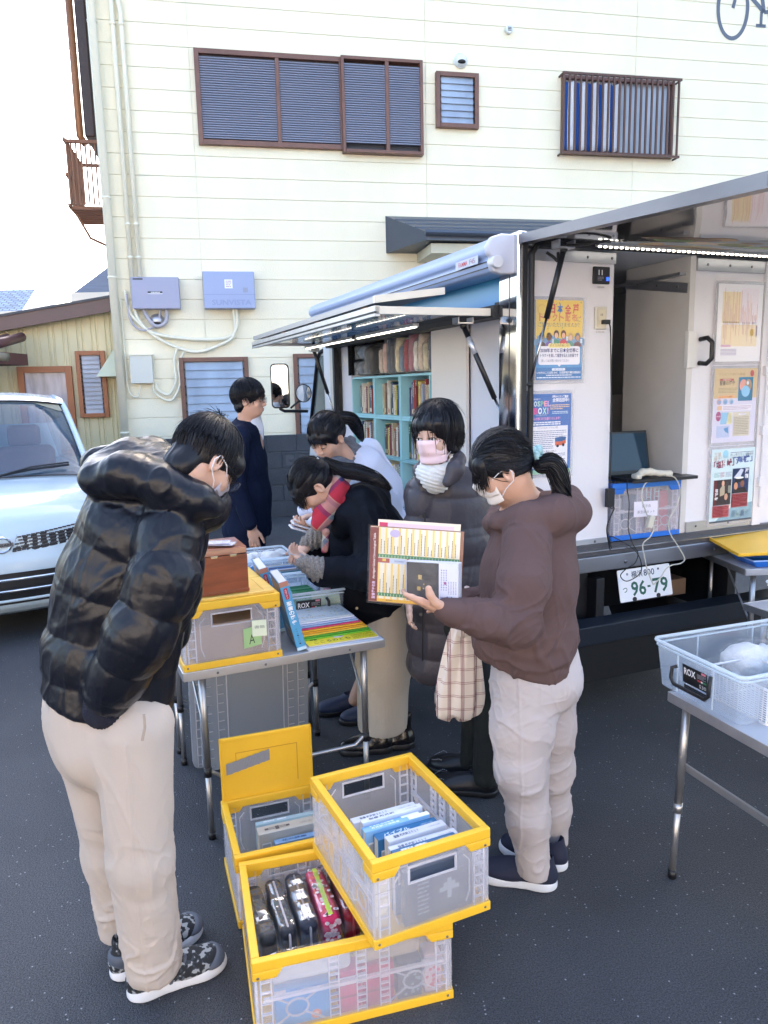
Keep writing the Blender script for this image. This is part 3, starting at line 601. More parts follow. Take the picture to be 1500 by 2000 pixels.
q.box(0, .03, .16, LN, 2.065, ZT); q.box(0, .03, .16, LN, .62, .93); q.mk('side_wall', MC['sea blue truck paint'], truck)
q = MB(); q.box(0, .03, 2.83, LN, .93, 2.065); q.mk('front_post', mat('white truck body', (.62, .63, .65), .35), truck)
q = MB(); q.box(.03, WD, LN-.03, LN, .62, ZT); q.box(WD-.03, WD, .0, LN-.03, .62, ZT); q.mk('outer_wall', mat('white truck body', (.62, .63, .65), .35), truck)
q = MB(); q.box(.03, WD-.03, .0, LN-.03, ZT-.05, ZT-.002); q.mk('roof', mat('white truck body', '', .35), truck)
q = MB(); q.box(.03, WD-.03, .02, LN-.03, .84, ZF); q.mk('floor', mat('worn floor', (.40, .39, .40), .5, var=(5, .2)), truck)
q = MB(); q.box(-.035, .02, -.01, .16, .62, ZT+.01); q.mk('corner_post', mirst, truck, bevel=.012)
q = MB(); q.box(-.036, -.03, .055, .062, .62, ZT); q.box(-.012, .014, -.016, -.010, .62, ZT); q.mk('post_seam', blkp, truck)
q = MB(); q.box(.02, WD+.02, -.015, .10, 2.325, 2.345); q.box(.02, WD+.02, .0, .05, 2.345, ZT+.006); q.mk('rear_header', steel, truck, bevel=.006)
q = MB(); q.tube([(.035, -.015, .93), (.035, -.015, 2.28), (.06, -.015, 2.318), (.1, -.015, 2.33), (WD, -.015, 2.33)], .014, 8); q.mk('door_seal', blk, truck)
q = MB(); q.box(.02, WD, -.022, .0, 2.345, 2.36); q.mk('hinge_gap', blk, truck)
q = MB(); q.box(.03, .525, .02, .06, ZF, 2.31); q.mk('rear_panel', panel, truck, bevel=.003)
q = MB(); q.box(1.035, 1.53, .02, .06, ZF, 2.31); q.mk('rear_panel', panel, truck, bevel=.003)
for e_ in ((1.035, 1.53, ZF, .955), (.03, .525, ZF, .925), (1.035, 1.53, 2.25, 2.31), (.03, .525, 2.26, 2.31)): q = MB(); q.box(e_[0], e_[1], .008, .02, e_[2], e_[3]); q.mk('edge_strip', alu, truck)
q = MB()
for x, z in ((.06, 2.285), (.2, 2.285), (.36, 2.285), (.5, 2.285), (1.1, 2.28), (1.25, 2.28), (1.4, 2.28), (.44, .912), (.15, .912), (1.1, .93), (1.33, .93), (.06, 1.6)): q.ell((x, .006, z), (.007, .004, .007), n=8, m=5)
for x in (.12, .6, 1.2, 1.65): q.ell((x, -.037, .80), (.011, .006, .011), n=8, m=5)
q.mk('screw_head', mat('screw', (.2, .2, .22), .3, metal=1), truck)
q = MB(); q.box(1.0, 1.035, .02, .50, ZF, 2.40); q.box(1.035, 1.05, .06, .5, ZF, 2.4); q.mk('partition', panel2, truck)
q = MB(); M_ = Matrix.Translation((.999, 0, 0)); q.add([(0, .03, 2.14), (0, .50, 2.22), (0, .5, 2.27), (0, .03, 2.19), (-.004, .03, 2.14), (-.004, .5, 2.22), (-.004, .5, 2.27), (-.004, .03, 2.19)], [(0, 1, 2, 3), (7, 6, 5, 4), (0, 4, 5, 1), (3, 2, 6, 7), (0, 3, 7, 4)], 0, M_); q.box(.96, 1.0, .05, .62, 2.23, 2.245); q.mk('rail', alu, truck)
q = MB()
for y, z in ((.1, 2.18), (.25, 2.205), (.4, 2.232)): q.ell((.993, y, z), (.004, .006, .006), n=8, m=5)
q.mk('screw_head', MC['screw'], truck)
q = MB(); q.box(.30, .34, .06, 1.9, ZF, 2.4); q.box(.34, .37, .9, 1.9, ZF, 2.2); q.mk('inner_partition', panel, truck)
q = MB(); q.box(.525, 1.7, 1.05, 1.08, ZF, 1.62); q.box(.55, .95, 1.02, 1.05, ZF, 1.6); q.mk('low_cupboard', panel2, truck)
q = MB(); q.box(.34, 1.75, 1.9, 1.93, ZF, 2.4); q.mk('interior_shade_sheet', mat('interior black', '101218', .9), truck)  # shade deep inside the truck, put in as a black sheet
q = MB(); q.box(.98, 1.04, -.006, .02, 1.765, 1.95); q.mk('latch_plate', mat('white latch', (.7, .7, .69), .4), truck, bevel=.003)
q = MB(); q.tube([(1.082, .018, 1.79), (1.082, -.03, 1.785), (1.098, -.048, 1.81), (1.098, -.048, 1.89), (1.082, -.03, 1.915), (1.082, .018, 1.91)], .0125, 8); q.mk('door_handle', blkp, truck, smooth=True)
q = MB(); q.box(1.5, 1.56, .0, .05, ZF, 2.31); q.box(1.56, 1.75, .03, .06, ZF, 2.31); q.tube([(1.535, -.01, 1.0), (1.535, -.01, 2.2)], .006, 6)
for z in (1.12, 1.40, 1.72): q.box(1.515, 1.55, -.02, .0, z, z+.05)
q.mk('folding_door', panel, truck)
# light switch with USB sockets and blue lamp
u = MB(); u.box(.396, .49, .006, .02, 2.165, 2.245); u = u.mk('socket_panel', blkp, truck, bevel=.004)
p = Print(.1, .08, None, M=frame((.396, .004, 2.165), (1, 0, 0), (0, 0, 1))); p.rect(.006, .006, .088, .074, '23242a'); p.rect(.024, .04, .03, .064, 'c9c9cf', 2); p.rect(.042, .04, .048, .064, 'c9c9cf', 2)
p.lines(.02, .014, .055, .034, 3, '8b8d95', 2); p.rect(.02, -.018, .06, -.012, 'b5b1b4', 1); p.done('socket_face', u)
MB().box(.466, .478, -.002, .006, 2.18, 2.196).mk('indicator', mat('blue led', (.02, .08, 1), .4, emit=.6), u)
u = MB(); u.box(.412, .478, .006, .02, 1.955, 2.06); u = u.mk('wall_outlet', mat('ivory outlet', (.62, .58, .48), .4), truck, bevel=.004)
p = Print(.07, .1, None, M=frame((.412, .004, 1.955), (1, 0, 0), (0, 0, 1))); p.rrect(.014, .012, .052, .09, .004, 'd8cfb6'); 
for x in (.027, .036): p.rect(x, .062, x+.003, .073, '3a352c', 2)
p.lines(0, -.018, .05, -.008, 1, 'b9b2ad'); p.done('outlet_face', u)
# awning case
a_ = MB(); prof = [(.0, z_-.135) for z_ in (2.34,)]+[(x_, z_-.135) for x_, z_ in ((-.10, 2.335), (-.135, 2.345), (-.15, 2.385), (-.14, 2.405), (-.158, 2.415), (-.162, 2.45), (-.14, 2.485), (-.09, 2.50), (-.02, 2.50), (.0, 2.49))]
a_.prism([(x, z) for x, z in prof], .06, 2.85, 0, Matrix(((1, 0, 0, 0), (0, 0, 1, 0), (0, 1, 0, 0), (0, 0, 0, 1))))
a_ = a_.mk('awning_case', mat('awning grey blue lacquer', (.30, .39, .60), .3), truck, bevel=.012)
e = MB(); e.prism([(x*1.06, (z-2.28)*1.07+2.28) for x, z in prof], .02, .062, 0, Matrix(((1, 0, 0, 0), (0, 0, 1, 0), (0, 1, 0, 0), (0, 0, 0, 1)))); e.mk('end_cap', mat('awning end cap', (.50, .52, .60), .35), a_, bevel=.012)
e = MB(); e.tube([(-.13, .0, 2.245), (-.13, .05, 2.245)], .028, 14); e.mk('crank_eye', mat('white crank', (.6, .6, .62), .4), a_, bevel=.003)
e = MB()
for z, x in ((2.252, -.1515), (2.228, -.1435), (2.272, -.1405)): e.box(x-.001, x+.004, .07, 2.84, z-.0025, z+.0025)
e.mk('case_seam', blkp, a_)
p = Print(.3, .05, None, M=frame((-.1645, .34, 2.29), (0, -1, 0), (0, 0, 1))); p.rect(0, -.037, .22, .0, 'b9bfd2', 1); p.text('FIAMMA', .03, -.030, .022, 'c23b45', w=.09, bold=.01); p.text('F45', .14, -.030, .022, '8a3f52', w=.05); p.done('maker_mark', a_)
# side hatch held open level, with gas struts and light strips
gl = mat('dark mirror glazing', (.045, .05, .06), .03, spec=1.0, alpha=.62)
edge = mat('ivory edge', (.70, .66, .56), .35)
sh = MB(); sh.box(-.63, -.03, .215, 2.70, 2.045, 2.050); sh = sh.mk('side_hatch', gl, truck)
f = MB(); f.box(-.65, -.03, .185, .215, 2.028, 2.062); f.mk('hatch_edge', edge, sh)
f = MB(); f.box(-.655, -.63, .185, 2.72, 2.018, 2.030); f.box(-.655, -.63, .185, 2.72, 2.040, 2.064); f.box(-.63, -.03, 2.69, 2.72, 2.035, 2.06); f.mk('hatch_frame', alu, sh)
f = MB(); f.box(-.652, -.632, .185, 2.72, 2.030, 2.040); f.box(-.06, .03, .16, 2.75, 2.02, 2.075); f.box(-.03, .012, .10, .20, 2.03, 2.09); f.mk('hatch_gasket', blk, sh)
f = MB()
f.add([(-.645, .215, 2.078), (-.645, 2.70, 2.078), (-.30, 2.70, 2.125), (-.30, .215, 2.125), (-.645, .215, 2.106), (-.645, 2.70, 2.106), (-.30, 2.70, 2.150), (-.30, .215, 2.150)], [(0, 1, 2, 3), (7, 6, 5, 4), (0, 4, 5, 1), (2, 6, 7, 3), (1, 5, 6, 2)])
f.mk('folded_flap', mat('grey flap sheet', (.36, .36, .38), .4, metal=.6), sh)
f = MB(); f.add([(-.65, .19, 2.076), (-.30, .19, 2.122), (-.30, .19, 2.154), (-.65, .19, 2.108), (-.65, .216, 2.076), (-.30, .216, 2.122), (-.30, .216, 2.154), (-.65, .216, 2.108)], [(0, 1, 2, 3), (7, 6, 5, 4), (0, 4, 5, 1), (3, 2, 6, 7), (0, 3, 7, 4), (1, 5, 6, 2)]); f.mk('flap_edge', edge, sh)
f = MB()
for y in (.35, 1.1, 1.85, 2.4): f.box(-.63, -.55, y, y+.07, 2.064, 2.076)
f.mk('hinge', mat('copper hinge', '8c6a55', .4, metal=.6), sh)
led = mat('led emitter', (1, .93, .80), .4, emit=1.6); ledh = mat('led housing', (.55, .55, .55), .3, metal=.4)
for y0, y1 in ((.62, 1.50), (1.54, 2.62)):
    s_ = MB(); s_.box(-.27, -.235, y0, y1, 2.012, 2.028); s_ = s_.mk('light_strip', ledh, sh); e = MB(); n = int((y1-y0)/.03)
    for k in range(n): e.box(-.262, -.243, y0+.01+k*.03, y0+.026+k*.03, 2.007, 2.012)
    e.mk('led', led, s_)
MB().box(-.275, -.23, 1.50, 1.54, 2.005, 2.03).mk('strip_joint', blkp, sh)
def strut(par, a, b, sp=.55, r0_=.013, r1_=.007, silver=False):
    a, b = Vector(a), Vector(b); m_ = a.lerp(b, sp); u = MB(); u.tube([a, m_], r0_, 10); u = u.mk('gas_strut', blkp, par, smooth=True)
    MB().tube([m_, b], r1_, 8).mk('strut_rod', mat('strut rod', (.35, .36, .38), .2, metal=1), u, smooth=True)
    if silver: MB().tube([a.lerp(b, .10), a.lerp(b, .24)], r0_*1.05, 10).mk('strut_label', mat('strut silver', (.6, .6, .63), .3, metal=.5), u, smooth=True)
    e = MB(); e.ell(a, (.018,)*3, n=10, m=6); e.ell(b, (.014,)*3, n=10, m=6); e.mk('ball_joint', blkp, u, smooth=True)
strut(sh, (-.146, .30, 1.99), (.02, .10, 1.42), .62, silver=True); strut(sh, (-.205, 2.60, 2.0), (.03, 2.72, 1.36), .52, .014)
e = MB(); e.box(-.19, -.105, .27, .33, 1.998, 2.004); e.box(-.19, -.184, .27, .33, 1.998, 2.028); e.box(-.111, -.105, .27, .33, 1.998, 2.028); e.box(-.235, -.17, 2.57, 2.63, 1.985, 2.03); e.mk('strut_bracket', alu, sh)
q = MB(); q.tube([(-.2, 2.62, 2.03), (-.19, 2.62, 2.09), (-.16, 2.63, 2.11), (-.13, 2.64, 2.08), (-.12, 2.65, 2.04)], .012, 8); q.mk('hatch_cable', blkp, sh, smooth=True)
# opening surround, closet panels, shelf back
q = MB(); q.box(-.004, .03, 2.72, 2.76, .93, 2.065); q.box(-.004, .05, .165, 2.72, 2.052, 2.066); q.mk('opening_frame', blk, truck)
q = MB(); q.box(-.003, .028, 2.762, 2.83, .62, 2.2); q.mk('pillar_trim', mat('worn ivory trim', (.55, .52, .45), .6), truck)
q = MB(); q.box(.04, .06, .62, 1.045, ZF, 2.05); q.mk('closet_door', mat('warm white closet', (.72, .68, .64), .4), truck)
q = MB(); q.box(.07, .09, .17, .62, ZF, 2.05); q.mk('closet_door', mat('cool white closet', (.66, .66, .72), .4), truck)
q = MB(); q.box(.06, .37, 2.50, 2.72, ZF, 2.05); q.mk('side_closet', mat('cool white closet', '', .4), truck)
q = MB(); q.box(.05, .36, 1.047, 1.06, ZF, 2.05); q.box(.345, .36, 1.06, 2.5, ZF, 2.3); q.mk('closet_side', panel2, truck)
q = MB(); q.box(.0, .36, .165, 2.72, .93, .955); q.mk('opening_sill', alu, truck)
q = MB(); q.box(.03, .345, 1.06, 2.7, 2.3, 2.31); q.box(.04, .34, 2.5, 2.51, 1.8, 2.3); q.mk('shelf_ceiling', mat('interior black', '', .9), truck)
q = MB()
for y in (2.55, 2.64): q.box(.056, .06, y, y+.05, 1.88, 1.95)
q.mk('wall_switch', mat('white latch', '', .4), truck)
# rear hatch overhead
hz0, hz1, hl = 2.350, 2.262, 1.32
def HM(b_): return 2.335+(2.262-2.335)*(b_/1.32)*.9
rh = MB(); rh.add([(.02, -.02, 2.335), (WD+.25, -.02, 2.335), (WD+.25, -hl, 2.255), (.02, -hl, 2.255), (.02, -.02, 2.340), (WD+.25, -.02, 2.340), (WD+.25, -hl, 2.260), (.02, -hl, 2.260)], [(0, 1, 2, 3), (7, 6, 5, 4), (0, 4, 5, 1), (1, 5, 6, 2), (2, 6, 7, 3), (3, 7, 4, 0)])
rh = rh.mk('rear_hatch', mat('polished steel ceiling', (.50, .50, .53), .06, metal=1, bump=(1.1, .02, 1)), truck)
f = MB(); f.add([(-.03, .0, 2.325), (.02, .0, 2.325), (.02, -hl, 2.243), (-.03, -hl, 2.243), (-.03, .0, 2.365), (.02, .0, 2.365), (.02, -hl, 2.290), (-.03, -hl, 2.290)], [(0, 1, 2, 3), (7, 6, 5, 4), (0, 4, 5, 1), (1, 5, 6, 2), (2, 6, 7, 3), (3, 7, 4, 0)]); f.mk('hatch_edge', mat('dull steel edge', (.20, .19, .20), .35, metal=.7, var=(3, .3, (1, .4, 1))), rh)
f = MB(); f.box(.02, WD+.25, -hl-.03, -hl, 2.24, 2.30); f.mk('hatch_edge', steel, rh)
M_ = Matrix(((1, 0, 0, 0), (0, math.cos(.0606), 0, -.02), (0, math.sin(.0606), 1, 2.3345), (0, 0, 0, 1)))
# reflections in the polished underside, painted on as mottled ovals and dark patches
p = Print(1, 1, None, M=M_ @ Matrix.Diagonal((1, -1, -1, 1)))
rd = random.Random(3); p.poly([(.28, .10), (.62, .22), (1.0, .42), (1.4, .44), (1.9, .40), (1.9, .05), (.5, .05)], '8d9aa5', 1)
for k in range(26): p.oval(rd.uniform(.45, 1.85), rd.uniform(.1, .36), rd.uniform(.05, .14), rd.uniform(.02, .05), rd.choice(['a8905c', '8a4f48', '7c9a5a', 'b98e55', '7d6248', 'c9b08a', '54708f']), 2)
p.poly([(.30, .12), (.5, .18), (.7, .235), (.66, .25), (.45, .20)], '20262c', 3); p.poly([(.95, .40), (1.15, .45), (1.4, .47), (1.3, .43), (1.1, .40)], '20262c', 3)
p.done('hatch_reflections', rh)
s_ = MB(); s_.box(.34, 1.95, -.10, -.07, 2.318, 2.330); s_ = s_.mk('light_strip', ledh, rh); e = MB()
for k in range(52): e.box(.35+k*.031, .36+k*.031, -.09, -.08, 2.312, 2.318)
e.mk('led', led, s_)
strut(rh, (.125, -.13, 2.285), (.028, -.02, 1.70), .50, .013, .006)
e = MB(); e.box(.08, .165, -.16, -.1, 2.285, 2.292); e.box(.08, .086, -.16, -.1, 2.285, 2.322); e.box(.159, .165, -.16, -.1, 2.285, 2.322); e.mk('strut_bracket', alu, rh)
q = MB(); q.tube(sag([(.13, -.12, 2.30), (.2, -.2, 2.30), (.27, -.22, 2.31), (.32, -.2, 2.315)], .01), .007, 6); q.tube(sag([(.13, -.08, 2.28), (.15, -.05, 2.25), (.14, -.03, 2.27), (.11, -.02, 2.29)], .01), .007, 6); q.mk('hatch_cable', blkp, rh, smooth=True)
# tail beam, dark frame, bumper, wheels
q = MB(); q.box(.0, WD+.04, -.035, .03, .765, .845); q.mk('tail_beam', mat('grey tail beam', (.30, .31, .34), .3, metal=.8, var=(4, .2, (.4, 1, 1))), truck, bevel=.006)
q = MB(); q.box(.0, WD, -.02, .03, .846, .87); q.box(.0, WD, -.005, .02, .87, .898); q.mk('tail_groove', mat('dark groove', (.06, .06, .07), .4), truck)
q = MB(); q.box(0, WD, -.03, .03, .868, .874); q.mk('tail_lip', steel, truck)
dk = mat('chassis black', '101217', .45)
q = MB(); q.box(.05, WD-.05, .3, LN-.05, .50, .83); q.box(.3, .42, .03, LN, .42, .8); q.box(1.3, 1.42, .03, LN, .42, .8); q.box(.42, 1.3, .30, .38, .45, .8); q.box(.42, .47, -.04, .1, .50, .73); q.box(1.3, 1.36, -.04, .12, .50, .74); q.mk('chassis', dk, truck, bevel=.004)
q = MB(); q.box(.15, WD+.05, -.12, -.04, .42, .515); q.prism([(-.12, .515), (-.04, .535), (-.04, .515)], .15, WD+.05, 0, Matrix(((0, 0, 1, 0), (1, 0, 0, 0), (0, 1, 0, 0), (0, 0, 0, 1)))); q.mk('rear_bumper', mat('bumper blue black', '1b222c', .35), truck, bevel=.004)
q = MB(); q.box(.15, WD+.0, -.10, -.05, .22, .42); q.mk('under_guard', dk, truck)
q = MB(); q.box(1.62, 1.76, -.125, -.118, .55, .63); q.mk('tail_lamp', mat('red lamp', (.35, .01, .02), .2), truck)
q = MB(); q.box(1.03, 1.16, .12, .25, .52, .61); q.mk('cardboard_pad', mat('cardboard', '7a5f4a', .8), truck)
for x in (.16, 1.35):
    for y in (.75, 3.36):
        w_ = MB(); T_ = Matrix.Translation((x, y, .31)) @ rot('Y', math.pi/2); w_.lathe([(.18, 0), (.28, .0), (.31, .03), (.31, .21), (.28, .24), (.18, .24)], 28, 0, T_); w_ = w_.mk('wheel', blk, truck, smooth=True)
        r_ = MB(); r_.lathe([(.001, .02), (.18, .02), (.18, .22), (.001, .22)], 20, 0, T_); r_.mk('rim', mat('wheel steel', (.45, .46, .47), .4, metal=.6), w_)
# number plate
MP = frame(Vector((.555, -.06, .605))+Vector((0, 0, 0)), (1, 0, 0), (0, .25, .97)) @ rot('Z', .0)
p = Print(.34, .165, None, M=frame((.562, -.055, .590), (1, 0, .01), (0, .22, .975)))
pp_ = rbox(0, .34, 0, .165, .008); p.cols = ['e6e8ec']; p.prism(pp_, -.004, 0, 0)
G = '1f5a4a'
p.text('横浜', .085, .118, .034, '26405a', w=.072, bold=.01); p.text('800', .165, .118, .034, '26405a', w=.07, bold=.01); p.text('つ', .022, .048, .025, G, w=.028, bold=.01)
p.text('96', .075, .022, .078, G, w=.095, bold=.022); p.rect(.18, .058, .20, .068, G, 3); p.text('79', .215, .022, .078, G, w=.1, bold=.022)
p.oval(.06, .14, .007, .007, '8a929c'); p.oval(.262, .145, .006, .006, '3a434e'); p.oval(.09, .008, .014, .012, '11161d'); p.oval(.245, .008, .014, .012, '11161d'); p.done('number_plate', truck)
# cab
cabp = mat('white cab paint', (.60, .62, .64), .25, coat=.4)
c_ = MB()
sidep = [(3.03, .55), (3.70, .55), (3.74, .95), (3.60, 1.25), (3.24, 2.0), (3.14, 2.08), (3.03, 2.10)]
c_.prism(sidep, .03, WD-.1, 0, Matrix(((0, 0, 1, 0), (1, 0, 0, 0), (0, 1, 0, 0), (0, 0, 0, 1)))); cab = c_.mk('cab', cabp, truck, bevel=.05, seg=4)
q = MB(); q.prism([(3.07, 1.28), (3.53, 1.28), (3.21, 1.94), (3.15, 1.98), (3.07, 1.98)], .026, .034, 0, Matrix(((0, 0, 1, 0), (1, 0, 0, 0), (0, 1, 0, 0), (0, 0, 0, 1)))); q.mk('side_window', mat('cab glass', (.09, .12, .13), .04, spec=.9), cab)
q = MB(); q.tube([(.022, 3.57, 1.26), (.022, 3.24, 1.95), (.022, 3.16, 2.01), (.022, 3.06, 2.02)], .018, 8); q.mk('window_seal', blk, cab, smooth=True)
def mirror(par, M_, w_, h_, label):
    o = MB(M_); o.prism(rbox(-w_/2, w_/2, -h_/2, h_/2, .035, 5), -.05, 0); o = o.mk('wing_mirror', blkp, par, bevel=.01)
    MB(M_).prism(rbox(-w_/2+.012, w_/2-.012, -h_/2+.012, h_/2-.012, .028, 5), 0, .003).mk('mirror_glass', mat('mirror glass', (.75, .8, .85), .02, metal=1), o); return o
mp_ = at(547, 754, 6.3); tl = np.linalg.inv(np.array(TM)) 
def tloc(p): return Vector((tl @ np.array([*p, 1]))[:3])
mo = mirror(truck, Matrix.Translation(tloc(mp_)) @ rot('Z', .35-YT-.25) @ rot('X', math.pi/2), .155, .37, '')
e = MB(); P_ = [tloc(at(547, 790, 6.33)), tloc(at(548, 799, 6.33)), tloc(at(556, 803, 6.33)), tloc(at(600, 803, 6.55))]; e.tube(P_, .014, 8); e.tube([tloc(at(568, 797, 6.35)), tloc(at(584, 783, 6.4)), tloc(at(590, 772, 6.42))], .009, 8); e.mk('mirror_arm', blkp, mo, smooth=True)
e = MB(Matrix.Translation(tloc(at(593, 768, 6.4))) @ rot('Z', .2) @ rot('Y', .35) @ rot('X', math.pi/2)); e.lathe([(.03, -.05), (.075, -.01), (.078, .0)], 20); e.mk('round_mirror', blkp, mo, smooth=True)
e = MB(Matrix.Translation(tloc(at(593, 768, 6.39))) @ rot('Z', .2) @ rot('Y', .35) @ rot('X', math.pi/2)); e.lathe([(.07, .002), (.001, .008)], 20); e.mk('mirror_glass', MC['mirror glass'], mo)
# ---- posters taped to the rear panels
def poster(label, x0, z0, x1, z1, draw, group=None):
    W, H = x1-x0, z1-z0; t = thing('poster', label, 'poster', TM @ Vector((x0, .003, z0)), YT, group)
    sl = MB(); sl.box(-.016, W+.016, .004, .0056, -.018, H+.016); sl.mk('plastic_sleeve', mat('clear sleeve', (.7, .7, .76), .08, alpha=.30), t)
    p = Print(W, H, 'f1f0f5', .0012, M=frame((0, .002, 0), (1, 0, 0), (0, 0, 1))); draw(p, W, H); p.done('sheet', t)
    MB().box(-.016, W+.016, .0, .0004, -.018, H+.016).mk('plastic_front', mat('gloss film', (.8, .8, .82), .05, alpha=.07, spec=1), t)
def d1(p, W, H):
    p.rect(0, .0, W, H*.5, '4f9cd6'); p.rect(0, H*.5, W, H, 'f2cf55'); p.rect(0, 0, W, H*.155, '2f7cc0', 2)
    rd = random.Random(2)
    for k in range(22): p.oval(rd.uniform(0, W), rd.uniform(H*.55, H), .003, .003, rd.choice(['6aa05a', 'd86a5a', '5a7ab0']), 2, 6)
    for k in range(16): x = W*k/15; p.poly([(x-.012, H*.44), (x+.012, H*.44), (x+.012, H*(.5+.045*((k*7) % 4)/3)), (x, H*(.52+.045*((k*7) % 4)/3)), (x-.012, H*(.5+.045*((k*7) % 4)/3))], '7fa8cf', 2)
    p.oval(W*.12, H*.88, .024, .024, 'e8b84a', 2); p.oval(W*.12, H*.88, .020, .020, 'f2cf55', 3)
    for i, (ch, c) in enumerate((('日', 'd8412f'), ('本', '3f6fb5'), ('全', 'd8412f'), ('戸', 'd8412f'))): p.text(ch, W*(.27+.17*i), H*.835, .042, c, w=W*.13, bold=.03)
    for i, ch in enumerate('トラクト配布'): p.text(ch, W*(.06+.14*i), H*.735, .037, 'e0804a', w=W*.11, bold=.025)
    p.text('に', W*.87, H*.735, .022, '6a6a72', w=W*.08); p.text('ご協力いただけませんか？', W*.05, H*.665, .022, '6a6a72', w=W*.88)
    sk_ = ['f0c0a0', 'a87858', 'f2c8ac', 'f0bfa2', 'eec6a8', 'd9a98c']; ht = ['3a3440', '3f2e2c', '5a3a34', '6a3c34', 'd9b070', '8a8a90']; bd = ['6a4a44', '7a5ab0', '4a9a7a', 'e04a4a', '5a9a8a', '7a4a4a']
    for i in range(6):
        x = W*(.12+.155*i); hh = H*(.545 if i not in (2, 3) else .575); p.poly([(x-.022, H*.42), (x+.022, H*.42), (x+.018, hh-.03), (x, hh-.02), (x-.018, hh-.03)], bd[i], 3); p.oval(x, hh, .015, .019, ht[i], 4); p.oval(x, hh-.006, .010, .013, sk_[i], 5)
        if i % 2: p.rect(x+.015, hh-.03, x+.027, hh-.01, 'eef2f8', 5)
    p.rrect(W*.05, H*.19, W*.95, H*.425, .012, 'f0eef6', 6); p.poly([(W*.46, H*.192), (W*.54, H*.192), (W*.5, H*.165)], 'f0eef6', 6)
    for k in range(7): p.oval(W*(.30+.065*k), H*.432, .012, .011, 'f6e6a0', 7)
    p.text('オイコス計画とは？', W*.29, H*.42, .013, '8a6a4a', 8, w=W*.43); p.text('2038年までに日本全世帯に', W*.09, H*.345, .020, '2f3f7a', 8, w=W*.82, bold=.02)
    p.text('トラクトを通して福音を伝える計画です', W*.09, H*.285, .017, '2f3f7a', 8, w=W*.82, bold=.015); p.text('詳しくはお問い合わせください', W*.11, H*.225, .013, '6a6a90', 8, w=W*.6)
    p.rrect(W*.34, H*.115, W*.63, H*.147, .005, 'eef4fb', 8); p.text('お問い合わせ先', W*.38, H*.12, .009, '2f7cc0', 9, w=W*.2); p.text('いのちのことば社 EHC（全国家庭文書伝道協会）', W*.02, H*.075, .012, 'f4f8fc', 8, w=W*.95, bold=.01)
    p.lines(W*.22, H*.045, W*.78, H*.07, 1, 'e4eefa', 8); p.lines(W*.02, H*.015, W*.97, H*.042, 1, 'e4eefa', 8)
poster('yellow and blue poster of cheering cartoon people, upper one on the left rear panel', .075, 1.72, .335, 2.085, d1)
def d2(p, W, H):
    p.rect(0, 0, W, H, '1f66b8'); p.rect(0, 0, W, H*.055, '8fc4a0', 2)
    for i, (ch, c) in enumerate(zip('GOSPEL', ('f09050', 'd8ecf4', 'a8d8d0', '7fc09a', 'f4a0b0', 'c8a8e8'))): p.text(ch, W*(.02+.076*i+(.06 if i else 0)), H*(.845 if i else .825), .038 if i == 0 else .026, c, 3, w=W*(.12 if i == 0 else .068), bold=.04)
    for i, (ch, c) in enumerate(zip('BOX!', ('d84a9a', 'f0f4f8', 'a8e0d8', 'e89ab0'))): p.text(ch, W*(.15+.10*i), H*(.750), .031, c, 3, w=W*(.09 if i < 3 else .035), bold=.04)
    p.text('福音書で！', W*.15, H*.925, .008, 'e8f0fa', 3, w=W*.15); p.text('ゴスペル ボックス', W*.2, H*.73, .007, 'e8f0fa', 3, w=W*.24)
    p.text('移動キリスト教書店', W*.57, H*.945, .013, 'f4f8ff', 3, w=W*.36, bold=.03); p.text('全国巡回中！', W*.57, H*.895, .019, 'f4f8ff', 3, w=W*.38, bold=.03)
    p.lines(W*.52, H*.80, W*.96, H*.87, 3, 'e8c890', 3); p.lines(W*.57, H*.745, W*.93, H*.785, 2, 'c8e0f4', 3)
    p.text('みなさんの地域までお届けいたします！', W*.03, H*.675, .015, 'f49ad0', 3, w=W*.72, bold=.02); p.lines(W*.03, H*.61, W*.76, H*.66, 2, 'f0f4fa', 3, .6)
    p.rect(W*.04, H*.075, W*.93, H*.60, 'f0eff6', 2); p.text('【ゴスペルボックス70 2号】', W*.25, H*.565, .010, '40486a', 3, w=W*.45); p.lines(W*.08, H*.43, W*.90, H*.55, 5, '8a90ac', 3); p.lines(W*.08, H*.31, W*.60, H*.43, 5, '8a90ac', 3, seed=4)
    p.text('【出張りと募金のお願い】', W*.27, H*.27, .010, '40486a', 3, w=W*.4); p.lines(W*.08, H*.10, W*.88, H*.26, 7, '8a90ac', 3, seed=9)
    p.poly([(W*.64, H*.40), (W*.79, H*.40), (W*.89, H*.42), (W*.89, H*.455), (W*.78, H*.46), (W*.64, H*.45)], '2a5f9a', 4); p.poly([(W*.64, H*.35), (W*.79, H*.35), (W*.89, H*.375), (W*.89, H*.42), (W*.79, H*.40), (W*.64, H*.40)], 'e8704a', 4); p.oval(W*.70, H*.345, .008, .007, '202838', 5); p.oval(W*.83, H*.355, .007, .008, '202838', 5)
poster('blue poster with colourful GOSPEL BOX lettering, lower one on the left rear panel', .028, 1.275, .278, 1.655, d2)
